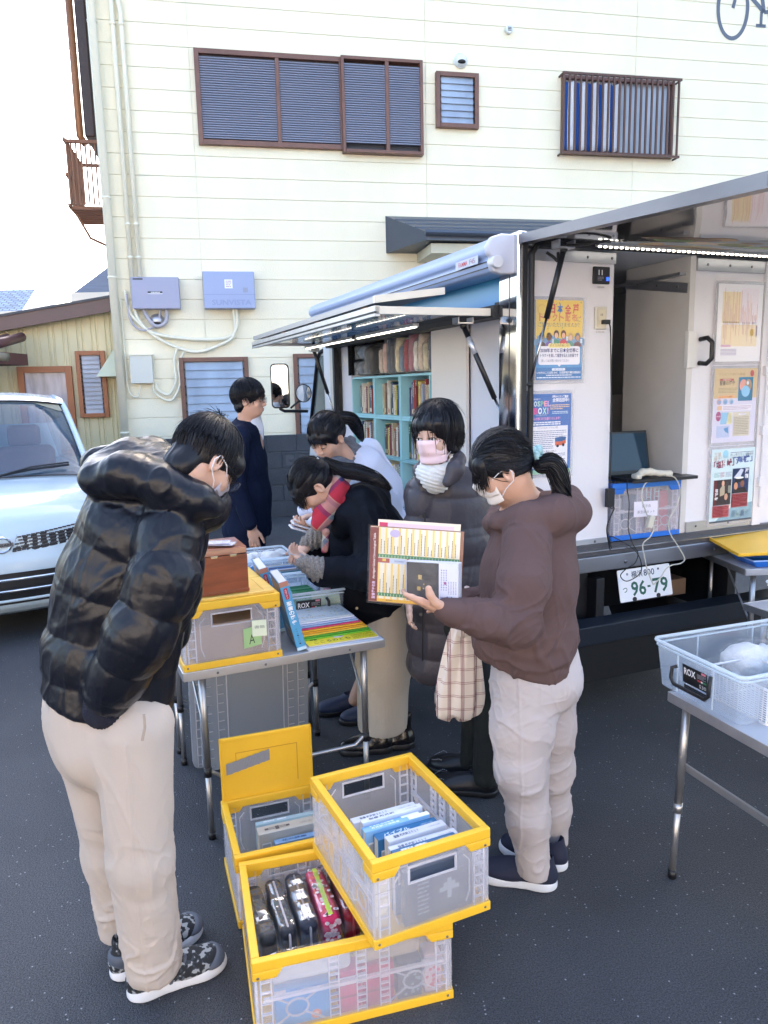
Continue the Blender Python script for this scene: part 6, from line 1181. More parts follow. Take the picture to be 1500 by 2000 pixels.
# big picture-atlas books leaning beside the closed crate
def atlas(label, o, dy):
    t = thing('atlas_book', label, 'book', (o[0], o[1], TZ+.003), YA-.10, 'tall blue atlas books'); M_ = rot('Y', -.22)
    T_, W_, H_ = .036, .21, .285
    q = MB(M_); q.box(0, .003, 0, W_, 0, H_); q.box(T_-.003, T_, 0, W_, 0, H_); q.box(.003, T_-.003, 0, .003, 0, H_); q.mk('cover', mat('atlas blue', '2f74a6', .3, coat=.3), t, bevel=.001)
    MB(M_).box(.003, T_-.003, .003, W_-.005, .003, H_-.003).mk('pages', MC['page block'], t)
    p = Print(1, 1, None, M=M_ @ frame((0, -.0003, 0), (1, 0, 0), (0, 0, 1))); p.rect(0, 0, T_, H_, '4f9fd0', 1); p.rect(0, 0, T_, .014, 'b8d8e8', 2); p.rect(0, H_-.02, T_, H_, 'b07a68', 2); p.rrect(.010, H_-.072, .026, H_-.026, .006, 'b03048', 2)
    for i, ch in enumerate('地図で学ぶ'): p.text(ch, .014, H_-.038-.0075*i, .006, 'f0e4e8', 3, w=.007)
    for i, ch in enumerate('聖書の歴史'): p.text(ch, .008, H_-.098-.0195*i, .017, 'f4f8fb', 3, w=.020, bold=.02)
    for i, ch in enumerate('ティム・ダウリー'): p.text(ch, .014, .085-.0085*i, .006, '20384e', 3, w=.007)
    p.done('spine_print', t)
    p = Print(1, 1, None, M=M_ @ frame((-.0003, W_, 0), (0, -1, 0), (0, 0, 1))); p.rect(.08, .03, .19, .085, 'c9b8ac', 1)
    for k in range(16): p.rect(.09+.005*k, .035, .0925+.005*k, .075, '3a302c', 2)
    p.rect(.02, .16, .19, .27, 'b99468', 1); p.oval(.08, .22, .03, .03, 'd8b070', 2); p.oval(.13, .21, .025, .02, 'c98a4a', 2); p.done('cover_print', t)
q = TA0+ea*.435+eb*.02; atlas('nearer tall blue atlas book leaning against the closed crate, spine to the camera', q, 0)
q = TA0+ea*.425+eb*.27; atlas('farther tall blue atlas book leaning against the closed crate', q, 0)
# magazines fanned on the table
mg0 = TA0+ea*.475+eb*.005
mags = [('c9d4dc', 'pale grey-blue', .235), ('dfe3ec', 'white', .245), ('b8c4e0', 'lavender', .25), ('8fb0d8', 'blue', .255), ('d03a78', 'magenta', .262), ('e8b23a', 'golden yellow', .27), ('e0a030', 'amber', .276), ('e8c04a', 'light amber', .282), ('4aa03a', 'green', .288), ('6ab83a', 'lime green', .292)]
t = thing('magazine', 'pale-covered magazine at the very bottom of the fanned pile on the table', 'magazine', (mg0[0], mg0[1]-.01, TZ+.003), YA-.05, 'fanned magazines')
q = MB(); q.box(.0, .31, 0, .20, 0, .006); q.mk('pages', mat('cover cfd8e4', 'cfd8e4', .4), t, bevel=.001); p = Print(.31, .2, None, M=frame((0, 0, .0063), (1, 0, 0), (0, 1, 0))); p.rect(0, 0, .31, .2, 'c8d0dc'); p.done('cover_print', t)
t = thing('magazine', 'bright yellow magazine with black handwritten title, front of the fanned pile', 'magazine', (mg0[0]-.0, mg0[1]+.012, TZ+.011), YA-.03, 'fanned magazines')
q = MB(); q.box(0, .29, 0, .20, 0, .005); q.mk('pages', MC['page block'], t, bevel=.001)
p = Print(.29, .2, None, M=frame((0, 0, .0053), (1, 0, 0), (0, 1, 0))); p.rect(0, 0, .29, .2, 'f0dc3a'); p.text('こころのとも', .03, .018, .026, '3a3a30', 2, w=.15, bold=.01); p.text('特集', .022, .055, .013, '2a2a2a', 2, w=.03, bold=.03); p.oval(.14, .062, .022, .014, 'e8d8e0', 2); p.oval(.155, .068, .010, .008, 'c080a8', 3); p.lines(.19, .01, .28, .06, 5, 'a89a20', 2); p.done('cover_print', t)
for i, (c, nm, L_) in enumerate(reversed(mags)):
    zz = TZ+.018+i*.0062; o_ = mg0+ea*(.0)+eb*(.078+.0075*i)
    t = thing('magazine', f'{nm} magazine in the fanned pile on the table', 'magazine', (o_[0], o_[1], zz), YA-.02+.006*(i % 3), 'fanned magazines')
    q = MB(); q.box(0, L_, 0, .16, 0, .0035); q.mk('pages', mat('mag pages', (.66, .66, .66), .5), t); q = MB(); q.box(-.001, L_+.001, -.002, .16, .0036, .0048); q.box(-.001, L_+.001, -.002, 0, .0, .0036); q.mk('cover', mat('cover '+c, c, .35), t)
    if i == len(mags)-1:
        p = Print(L_, .16, None, M=frame((0, 0, .0052), (1, 0, 0), (0, 1, 0))); rdd = random.Random(5)
        for k in range(60): p.oval(rdd.uniform(.01, L_-.01), rdd.uniform(.01, .15), .005, .004, rdd.choice(['a8bcc8', '8aa4b8', 'd8dcc8', 'b0b890']), 1, 6)
        p.text('小さないのち', .03, .02, .02, 'b0923a', 2, w=.1); p.done('cover_print', t)
# ================================================ right-hand tables' goods
rt0 = np.array([.925, 2.47])-erb*.40
rt = tub('large clear tub with black handle holding bagged plush sheep on the right table', rt0, .662, YR, .62, .40, .165, True, 'y', '530')
for k, (x, y, a, s_) in enumerate(((.27, .25, .2, 1.15), (.42, .16, 1.2, 1.1), (.52, .28, 2.2, 1.1))): q = rt0+er*x+erb*y; plush(f'white plush sheep in a clear bag, {ORD[k+1]} from the left in the right tub', (q[0], q[1], .69), YR+a-.6, s_, 'plush sheep in the right tub')
q = rt0+er*.16+erb*.03; card('large pale blue picture folder standing inside the right tub', q, .67, YR, .012, .19, .125, '6fb4e0', -.05, None, '9fd0ee')
q = rt0+er*.36+erb*.03; card('aqua picture folder standing beside the pale blue one in the right tub', q, .67, YR, .012, .1, .125, '5fb8d8', -.05, None, '8fd0e0')
q = rt0+er*.40+erb*.22; t = thing('snack_packet', 'flat red and brown packet lying in the right tub', 'packet', (q[0], q[1], .76), YR+.3); MB().box(0, .12, 0, .06, 0, .012).mk('packet', mat('packet red', 'b05a48', .4, var=(40, .4)), t, bevel=.003)
bk0 = np.array(gz(1497, 1415, .665)[:2]); t = thing('mesh_basket', 'white wire mesh basket corner at the right edge beside the clear tub', 'basket', (bk0[0], bk0[1], .663), YR)
q = MB()
for k in range(15): q.box(k*.012, k*.012+.003, -.002, 0, 0, .11); q.box(0, .18, -.004, -.002, .004+k*.0073, .0065+k*.0073); q.box(-.002, 0, k*.016, k*.016+.003, 0, .11); q.box(-.004, -.002, 0, .23, .004+k*.0073, .0065+k*.0073)
q.mk('mesh', mat('white wire', (.72, .72, .75), .4), t); q = MB(); q.tube([(0, 0, .11), (.18, 0, .11), (.18, .23, .11), (0, .23, .11)], .004, 6, closed=True); q.tube([(0, 0, 0), (.18, 0, 0), (.18, .23, 0), (0, .23, 0)], .004, 6, closed=True); q.mk('basket_rim', MC['white wire'], t)
yl = thing('crate_lid', 'large flat yellow crate lid lying on the table by the truck', 'lid', (R2[0]-.01, R2[1]+.06, .815), YR-.20)
q = MB(rot('X', .12)); q.box(0, .8, 0, .47, .0, .010); q.box(0, .8, -.004, .006, .002, .020); q.box(0, .8, .464, .474, .002, .020); q.box(-.006, .004, 0, .47, .002, .020); q.mk('lid_plate', yel, yl, bevel=.003)
bt = thing('blue_tray', 'bright blue shallow plastic tray in front of the yellow lid', 'tray', (R2[0]+.04, R2[1]+.01, .768), YR-.25)
q = MB(); q.add([(.03, .02, 0), (.57, .02, 0), (.57, .20, 0), (.03, .20, 0), (0, 0, .035), (.6, 0, .035), (.6, .22, .035), (0, .22, .035)], [(0, 3, 2, 1), (0, 1, 5, 4), (1, 2, 6, 5), (2, 3, 7, 6), (3, 0, 4, 7)]); q.mk('tray_body', blu, bt, solid=.003, bevel=.002)
q = MB(); q.tube([(0, 0, .035), (.6, 0, .035), (.6, .22, .035), (0, .22, .035)], .004, 6, closed=True); q.mk('tray_rim', mat('pale blue rim', (.35, .5, .8), .3), bt)
o2 = np.array(gz(1478, 1230, .70)[:2]); tub('clear tub corner at the right edge between the two tables', o2+np.array([.34, .14]), .66, YR, .4, .3, .13, False)
table('aluminium folding table just outside the right edge under the small clear tub', o2+np.array([.34, .07]), YR, .8, .45, .658, None)
# tub of bagged goods beside the bookcase
o3 = np.array(at(768, 1010, 4.0)[:2]); zt3 = at(790, 1045, 4.0)[2]
table('low folding table in front of the bookcase, almost hidden by the women', o3-np.array([.1, .1]), YT-.1, .5, .42, round(zt3, 3)-.002, None)
tub('clear tub of cellophane bags in front of the bookcase', o3, zt3, YT-.1, .36, .28, .12, False)
for k in range(3): q = o3+np.array([.08+.1*k, .14]); wrapped('wrapped_bag', f'cellophane bag in the tub before the bookcase, {ORD[k+1]} from the left', 'bag', (q[0], q[1], zt3+.01), .3*k, (.07, .08, .10), 'aab4c4', 'bags in the tub before the bookcase', tail=.05)
# ================================================ till corner: blue crate, laptop, scanner, cords
Tp = lambda a, b_, z: TM @ Vector((a, b_, z))
bc0 = Tp(.545, -.012+.02, ZF+.001)
bc = crate('blue-rimmed clear folding crate in the truck doorway under the laptop', (bc0[0], bc0[1]), ZF+.002, YT-.03, .42, .30, .295, blu, 'folding crates with blue rims')
p = Print(.15, .08, 'e6e2ee', .0006, M=frame((.125, -.009, .115), (1, 0, -.02), (0, 0, 1))); p.text('展示会', .05, .048, .016, '6a6474', w=.055); p.text('萩生田セット', .022, .018, .015, '6a6474', w=.11); p.done('paper_label', bc)
for k, (x, w_, h_, c, nm) in enumerate(((.04, .05, .2, '9a9aa4', 'grey wrapped book'), (.10, .09, .21, '5a6a80', 'slate blue book'), (.19, .05, .23, 'c8b8c8', 'pale pink book'), (.25, .07, .17, 'b8926a', 'tan packet'), (.325, .07, .22, 'c2384a', 'red book'))):
    q = Tp(.545+x, .05, ZF+.012); t = thing('book', nm+' seen through the blue-rimmed crate', 'book', q, YT, 'books in the blue-rimmed crate'); MB().box(0, w_, 0, .12, 0, h_).mk('cover', mat('cover '+c, c, .5, var=(9, .15)), t, bevel=.002)
lz = ZF+.30
lt = thing('laptop', 'open black laptop with a dark reflecting screen on the blue-rimmed crate', 'laptop', Tp(.62, -.06, lz), YT-.02)
q = MB(); q.prism(rbox(0, .41, 0, .25, .01), 0, .016); q.mk('keyboard_base', mat('laptop black', '17181c', .4), lt, bevel=.002)
q = MB()
for r in range(5):
    for c_ in range(14): q.box(.03+c_*.025, .05+c_*.025, .10+r*.022, .118+r*.022, .0162, .018)
q.mk('keys', mat('key black', '0c0d10', .5), lt)
Ms = Matrix.Translation((-.06, .235, .012)) @ rot('X', -.20) 
q = MB(Ms); q.box(.0, .36, 0, .007, 0, .235); sc_ = q.mk('screen_lid', MC['laptop black'], lt, bevel=.003); MB(Ms).box(.012, .348, -.0012, 0, .022, .222).mk('display', mat('display glass', (.012, .04, .075), .06, spec=.35), sc_)
bs = thing('barcode_scanner', 'cream hand scanner lying across the front of the laptop keyboard', 'scanner', Tp(.66, -.03, lz+.017), YT-.15)
q = Sdf(.003); q.chain([(0, .0, .018), (.03, .0, .034), (.075, .0, .034), (.13, 0, .024), (.185, 0, .02)], [.012, .018, .018, .014, .017], k=.01); q.box((-.002, 0, .014), (.016, .026, .012), rd=.006, k=.015); q.mesh('scanner_body', mat('ivory scanner', (.58, .56, .48), .4), bs)
def cord(label, pts, r, mt, extra=None, group=None):
    P_ = sag(pts, r); o_ = Vector(pts[0]); t = thing('cord', label, 'cord', o_, 0, group); q = MB(); q.tube([p_-o_ for p_ in P_], r, 7); q.mk('cable', mt, t, smooth=True)
    if extra: extra(t, o_)
    return t
wc = mat('cream cord', (.55, .54, .48), .5); bcd = mat('black cord', '0e0f12', .45)
RA = lambda px, py, b_: (lambda d: Vector(CO+d*(((TC+TB*b_-CO)@TB)/(d@TB))))(ray(px, py))
def sw(t, o_): M_ = Matrix.Translation(RA(1270, 1019, -.05)-o_) @ rot('Z', YT) @ rot('Y', .3); MB(M_).box(-.017, .017, -.01, .012, -.032, .032).mk('inline_box', mat('ivory scanner', '', .4), t, bevel=.004)
cord('cream cord with an inline box looping from the scanner below the truck sill', [RA(1275, 940, -.05), RA(1260, 945, -.06), RA(1253, 970, -.06), RA(1262, 1000, -.055), RA(1270, 1019, -.05), RA(1277, 1030, -.05), RA(1270, 1048, -.05), RA(1256, 1062, -.06), RA(1258, 1085, -.07), RA(1265, 1115, -.07), RA(1276, 1142, -.07)], .0032, wc, sw)
cord('long cream cord from the scanner hanging to the right over the tail beam', [RA(1300, 928, -.07), RA(1318, 933, -.07), RA(1328, 955, -.06), RA(1322, 985, -.055), RA(1307, 1015, -.05), RA(1308, 1040, -.05), RA(1325, 1068, -.06), RA(1337, 1090, -.07), RA(1330, 1100, -.07), RA(1312, 1104, -.07), RA(1300, 1112, -.07), RA(1290, 1128, -.075), RA(1276, 1142, -.07)], .0032, wc)
def ad(t, o_):
    M_ = Matrix.Translation(RA(1191, 972, -.02)-o_) @ rot('Z', YT); MB(M_).box(-.022, .022, -.012, .012, -.047, .047).mk('adapter', blkp, t, bevel=.003); M_ = Matrix.Translation(RA(1182, 629, .0)-o_) @ rot('Z', YT); MB(M_).box(-.02, .018, -.02, .01, -.01, .01).mk('plug', blkp, t, bevel=.003)
cord('black mains cord from the outlet with a black adapter hanging on the left rear panel', [RA(1186, 630, -.01), RA(1192, 640, -.02), RA(1193, 700, -.01), RA(1194, 800, -.01), RA(1194, 880, -.015), RA(1191, 950, -.02), RA(1192, 990, -.02), RA(1200, 992, -.03), RA(1192, 1010, -.03), RA(1185, 1035, -.03), RA(1192, 1075, -.03)], .0034, bcd, ad)
cord('thin black cord dangling from the laptop in a loop over the number plate', [RA(1225, 935, -.07), RA(1225, 955, -.06), RA(1229, 985, -.05), RA(1227, 1030, -.05), RA(1236, 1062, -.06), RA(1246, 1080, -.065), RA(1240, 1100, -.07), RA(1222, 1112, -.075), RA(1212, 1125, -.075), RA(1225, 1135, -.075), RA(1250, 1120, -.07), RA(1252, 1098, -.07), RA(1240, 1075, -.06), RA(1210, 1055, -.05), RA(1190, 1048, -.04), RA(1195, 1072, -.035)], .0026, bcd)
sb = thing('grey_bag', 'grey cloth bag with black lettering squeezed behind the laptop', 'bag', Tp(.60, .30, ZF+.295), YT)
q = Sdf(.006); q.ell((0, 0, .05), (.12, .09, .065), k=.02); q.ell((-.03, .03, .10), (.08, .06, .04), k=.03); q.mesh('bag_body', mat('taupe cloth', (.22, .18, .17), .9), sb, disp=lambda v, N: noise(v, 20)*.012)
p = Print(1, 1, None, M=frame((-.06, -.098, .06), (1, .1, -.45), (0, -.3, 1))); p.text('OKA', .03, .01, .03, '17181c', 1, w=.08, bold=.02); p.done('lettering', sb)
# ================================================ people
skin = mat('skin', (.56, .33, .235), .5, bump=(90, .0004), var=(12, .05)); skinr = mat('rosy ear skin', (.60, .27, .20), .5)
hairm = mat('black hair', (.006, .006, .009), .38, spec=.32); lipm = mat('lips', (.42, .17, .15), .45)
eyem = mat('eye white', (.6, .58, .56), .2); irism = mat('iris', (.02, .012, .01), .1)
HS = .92
def hframe(f, u):
    f = nz(f); u = np.array(u, float); u = nz(u-f*(u@f)); r = np.cross(f, u); return f, u, r     # r: the person's right
def add_head(B, c, f, u, s=1.0, ears=(1, -1)):
    f, u, r = hframe(f, u); R = np.stack([r, f, u], 1); c = np.array(c, float); H = lambda x, y, z: c+(r*x+f*y+u*z)*s
    B.ell(H(0, -.012, .032), np.array([.074, .092, .090])*s, R, k=.02)
    B.ell(H(0, .022, -.030), np.array([.061, .068, .080])*s, R, k=.03)
    B.ell(H(0, .052, -.082), np.array([.030, .026, .022])*s, R, k=.03)
    for sx in (-1, 1): B.ell(H(sx*.038, .055, -.028), np.array([.022, .022, .024])*s, R, k=.025)
    B.ell(H(0, .068, .030), np.array([.052, .022, .020])*s, R, k=.02)
    B.cap(H(0, .084, .012), H(0, .104, -.026), .0075*s, .0115*s, k=.014)
    for sx in (-1, 1): B.ell(H(sx*.012, .096, -.032), np.array([.009, .010, .008])*s, R, k=.008)
    for sx in (-1, 1): B.ell(H(sx*.032, .094, .004), np.array([.017, .013, .011])*s, R, k=.012, sub=True)
    B.ell(H(0, .083, -.056), np.array([.024, .012, .007])*s, R, k=.008); B.ell(H(0, .080, -.069), np.array([.020, .012, .008])*s, R, k=.008)
    for sx in (-1, 1): B.ell(H(sx*.032, .082, .004), np.array([.015, .010, .009])*s, R, k=.004)
    for sx in ears:
        B.ell(H(sx*.078, -.012, -.010), np.array([.0075, .019, .031])*s, R, k=.008); B.ell(H(sx*.083, -.008, -.008), np.array([.006, .009, .017])*s, R, k=.004, sub=True)
    return f, u, r, H
def face_parts(t, o, H, f, u, r, s=1, eyes=True, closed=False, lips=True, brows=True):
    R4 = Matrix(((r[0], f[0], u[0], 0), (r[1], f[1], u[1], 0), (r[2], f[2], u[2], 0), (0, 0, 0, 1)))
    if eyes:
        for sx in (-1, 1):
            c = H(sx*.032, .0865, .002)-o
            if closed:
                q = MB(Matrix.Translation(c) @ R4); q.tube([(-.014*s, .001, 0), (0, .0055, -.004), (.014*s, .001, -.001)], .0014, 5); q.mk('eyelashes', hairm, t); continue
            q = MB(Matrix.Translation(c) @ R4); q.ell((0, 0, 0), (.0135*s, .006*s, .0052*s), 0, n=14, m=8); e = q.mk('eye', eyem, t, smooth=True)
            q = MB(Matrix.Translation(c) @ R4); q.ell((0, .0035*s, 0), (.0050*s, .0035*s, .0050*s), 0, n=12, m=8); q.mk('iris', irism, e, smooth=True)
            q = MB(Matrix.Translation(c) @ R4); q.tube([(-.016*s, .001, .001), (-.008, .0055, .0062), (.004, .0062, .0064), (.016*s, .0015, .0015)], .0016, 5); q.mk('eyelashes', hairm, e)
    if brows:
        for sx in (-1, 1):
            q = MB(Matrix.Translation(H(sx*.033, .089, .026)-o) @ R4); q.tube([(-.019, -.004, -.001), (-.006, .001, .003), (.008, .001, .003), (.019, -.006, -.001)], [.0012, .0026, .0028, .001], 5); q.mk('eyebrow', hairm, t, smooth=True)
    if lips:
        q = MB(Matrix.Translation(H(0, .0935, -.0575)-o) @ R4); q.tube([(-.020, -.008, 0), (-.008, .0, .001), (0, .001, 0), (.008, 0, .001), (.020, -.008, 0)], [.001, .0038, .0034, .0038, .001], 6); q.tube([(-.018, -.009, -.006), (0, -.001, -.0085), (.018, -.009, -.006)], [.001, .0045, .001], 6); q.mk('lips', lipm, t, smooth=True)
def mask_part(t, o, H, f, u, r, col='mask pink', hexc='d8c2c6', s=1, top=.004, bot=-.092):
    q = MB()
    def fn(a, b_):
        x = (a*2-1); z = top+(bot-top)*b_; ang = x*1.12
        fz = .094 if z > -.03 else .094+(z+.03)*.18
        nose = .018*math.exp(-(x*3.2)**2)*math.exp(-((z+.022)/.03)**2)
        pl_ = .0028*math.sin(b_*math.pi*5)*(1-abs(x)**2)
        y = (fz+.006)*math.cos(ang)+nose+pl_; xx = (.072-.10*max(0, -z-.05)*.5)*math.sin(ang)
        return Vector(H(xx, y, z-.006*abs(x)**2+(.012*abs(x)**3 if b_ > .6 else 0))-o)
    q.grid(fn, 26, 20); m_ = q.mk('face_mask', mat(col, hexc, .75, bump=(260, .0005)), t, smooth=True, solid=.0018)
    q = MB()
    for sx in (-1, 1):
        q.tube([Vector(H(sx*.063, .046, top-.004)-o), Vector(H(sx*.080, .018, .006)-o), Vector(H(sx*.084, -.018, .012)-o), Vector(H(sx*.084, -.026, -.01)-o)], .0016, 5)
        q.tube([Vector(H(sx*.058, .048, bot+.014)-o), Vector(H(sx*.076, .016, -.052)-o), Vector(H(sx*.084, -.018, -.036)-o), Vector(H(sx*.084, -.026, -.01)-o)], .0016, 5)
    q.mk('ear_loop', mat('ear loop', 'd8d4d8', .6), m_)
def glasses_part(t, o, H, mt=None):
    q = MB()
    for sx in (-1, 1):
        P_ = []
        for k in range(20): a = k*math.pi/10; P_.append(Vector(H(sx*.035+.024*math.copysign(abs(math.cos(a))**.8, math.cos(a)), .106-.10*abs(sx*.035+.024*math.cos(a))**1.5, .000+.018*math.copysign(abs(math.sin(a))**.8, math.sin(a)))-o))
        q.tube(P_, .0013, 5, closed=True)
        q.tube([Vector(H(sx*.058, .098, .008)-o), Vector(H(sx*.076, .06, .010)-o), Vector(H(sx*.080, -.005, .010)-o), Vector(H(sx*.080, -.02, -.004)-o)], .0014, 5)
    q.tube([Vector(H(-.012, .106, .004)-o), Vector(H(0, .109, .006)-o), Vector(H(.012, .106, .004)-o)], .0013, 5); g_ = q.mk('glasses', mt or mat('dark spectacle frame', '2a2c33', .3, metal=.5), t)
    q = MB()
    for sx in (-1, 1): q.add([Vector(H(sx*.035+a, .1045, b_)-o) for a, b_ in rbox(-.022, .022, -.016, .016, .012, 4)], [tuple(range(20))])
    q.mk('lens', mat('spectacle lens', (.6, .65, .7), .03, alpha=.12, spec=1), g_)
def hair_cap(t, o, c, f, u, s=1.0, cut=None, extra=None, thick=.014, h=.004, name='hair', cutk=.01, amp=.0045):
    """scalp mass of hair; cut = list of (x,y,z,rx,ry,rz) ellipsoids in head space that bare the face"""
    f, u, r = hframe(f, u); R = np.stack([r, f, u], 1); c = np.array(c, float); H = lambda x, y, z: c+(r*x+f*y+u*z)*s
    S_ = Sdf(h); S_.ell(H(0, -.014, .036), (np.array([.074, .092, .090])+thick)*s, R, k=.02)
    for e in (extra or []):
        if e[0] == 'e': S_.ell(H(*e[1]), np.array(e[2])*s, R, k=.02)
        else: S_.chain([H(*p_) for p_ in e[1]], e[2], k=.02)
    for e in (cut or []): S_.ell(H(*e[:3]), np.array(e[3:])*s, R, k=cutk, sub=True)
    def disp(v, N):
        q = (v-c)@R; ph = np.arctan2(q[:, 0], q[:, 2]+.02*0+.05); th = np.arctan2(np.hypot(q[:, 0], q[:, 2]), q[:, 1])
        w_ = np.stack([q[:, 0]*2.2, q[:, 1]*.5, q[:, 2]*.5], 1)
        return amp*(noise(np.stack([q[:, 0]*140, q[:, 1]*18, q[:, 2]*22], 1), 1.0)*.6+noise(np.stack([q[:, 0]*60, q[:, 1]*12, q[:, 2]*12], 1), 1., 7.)*.6)
    cap_ = S_.mesh(name, hairm, t, o, disp=disp); locks(t, o, H, [(0, -.2, .97), (.2, 0, .97), (-.2, 0, .97)], lambda rd_: np.array([rd_.uniform(-1, 1), rd_.uniform(-1, .5), rd_.uniform(-.3, .6)]), 26, off=thick+.002, tipoff=.012, rad=.0006, seed=77, jitter=.3); return cap_, H
def on_head(H, d, off, s=1):   # direction in head space -> point on hair surface
    d = nz(d); rr = np.array([.074, .092, .090])+off
    k = 1/np.sqrt(((d/rr)**2).sum()); p = d*k; return np.array([p[0], p[1]-.014, p[2]+.036])
def locks(t, o, H, starts, ends, n, off=.016, fall=None, jitter=.12, rad=.0013, seed=1, K=12, name='hair_strands', tipoff=.0, falldir=None):
    """strands over the scalp from a start direction to an end direction, then hanging by fall metres"""
    rd_ = np.random.RandomState(seed); P_ = []; Rr = []; n = int(n*1.7)
    for i in range(n):
        k = rd_.randint(len(starts)); a = nz(np.array(starts[k])+rd_.randn(3)*jitter*.35); t_ = rd_.rand()
        e0 = np.array(ends[rd_.randint(len(ends))]) if not callable(ends) else ends(rd_); b_ = nz(e0+rd_.randn(3)*jitter)
        om = math.acos(max(-1, min(1, float(a@b_)))); of = off+rd_.uniform(-.004, .004); pts = []
        for j in range(K):
            x = j/(K-1); d = (math.sin((1-x)*om)*a+math.sin(x*om)*b_)/max(math.sin(om), 1e-3); pts.append(H(*on_head(H, d, of+tipoff*x*x)))
        if fall:
            fl = fall*(.75+.4*rd_.rand()); dv = np.array(falldir if falldir is not None else (0, 0, -1.)); dv = nz(dv+rd_.randn(3)*.06)
            for j in range(1, 5): pts.append(pts[K-1]+dv*fl*j/4+rd_.randn(3)*.0012)
        pts = np.array(pts); P_.append(pts); rr_ = np.full(len(pts), rad*rd_.uniform(.7, 1.2)); rr_[0] *= .4; rr_[-3:] *= np.array([.8, .55, .15]); Rr.append(rr_)
    return strands(name, hairm, np.array(P_), np.array(Rr), t, o)
def tail(t, o, pts, rad, n=160, seed=3, rs=.0018, spread=1.0, name='ponytail', taper=True):
    P0 = [Vector(p_) for p_ in pts]; C_ = np.array([list(v) for v in sag(P0, 0)]); K = len(C_); rd_ = np.random.RandomState(seed); out = []; Rr = []
    T = np.gradient(C_, axis=0); T /= np.linalg.norm(T, axis=1, keepdims=True); A = np.cross(T, [.1, .2, .97]); A /= np.linalg.norm(A, axis=1, keepdims=True); B_ = np.cross(T, A)
    x = np.linspace(0, 1, K); prof_ = np.interp(x, np.linspace(0, 1, len(rad)), rad)
    for i in range(n):
        a = rd_.rand()*6.283; q = math.sqrt(rd_.rand()); L_ = rd_.uniform(.86, 1.04); xx = np.clip(x*L_, 0, 1)
        c_ = np.stack([np.interp(xx, x, C_[:, k]) for k in range(3)], 1); p_ = c_+(A*math.cos(a)+B_*math.sin(a))*(prof_*q*spread)[:, None]+np.cumsum(rd_.randn(K, 3)*.0003, 0); out.append(p_)
        rr_ = np.full(K, rs*rd_.uniform(.7, 1.3)); rr_[-4:] *= np.array([.8, .6, .4, .1]); Rr.append(rr_)
    core = Sdf(.004); core.chain(list(C_[::3]), [max(.003, prof_[i]*.82) for i in range(0, K, 3)], k=.006)
    m_ = core.mesh(name, hairm, t, o, disp=lambda v, N: noise(v, 120)*.0012); strands('hair_strands', hairm, np.array(out), np.array(Rr), m_, o); return m_
def hand(B, wrist, d, palm_n, s=1.0, curl=.5, side=1, spread=.10, thumb=.6):
    """wrist point, finger direction d, palm normal (out of the palm); side: +1 thumb towards cross(d,palm_n)"""
    d = nz(d); n_ = np.array(palm_n, float); n_ = nz(n_-d*(n_@d)); x = np.cross(d, n_)*side; w_ = np.array(wrist, float); R = np.stack([x, n_, d], 1)
    B.ell(w_+d*.045*s, np.array([.036, .014, .050])*s, R, k=.012); B.cap(w_-d*.02*s, w_+d*.02*s, .022*s, .024*s, k=.012, sq=(n_, .7))
    for i, (ox, L_) in enumerate(((.027, .068), (.009, .076), (-.009, .070), (-.026, .055))):
        a = w_+(d*.082+x*ox)*s; dd = nz(d+x*(ox*spread*10)); l_ = L_*s
        for j, (fr, cu_) in enumerate(((.46, curl*.6), (.31, curl*1.5), (.23, curl*2.2))):
            dj = nz(dd*math.cos(cu_)+n_*math.sin(cu_)); b_ = a+dj*l_*fr; B.cap(a, b_, (.0088-.0008*j)*s, (.0080-.0009*j)*s, k=.004); a = b_
    a = w_+(d*.022+x*.026)*s
    for L_, rr, th_ in ((.036, .012, thumb), (.030, .0105, thumb*.6), (.024, .009, thumb*.35)):
        dj = nz(d*math.cos(th_)+x*math.sin(th_)+n_*.25*curl); b_ = a+dj*L_*s; B.cap(a, b_, rr*s, rr*.93*s, k=.006); a = b_
    return a
def cloth_disp(amp=.004, sc=9, fine=.0012, stretch=(1, 1, .35), off=0.):
    def d(v, N):
        q = v*np.array(stretch); return amp*.5*noise(q, sc*.7, off)+amp*.8*crease(q, sc, off)+amp*.5*crease(q, sc*1.8, off+5)+fine*noise(v, 60)
    return d
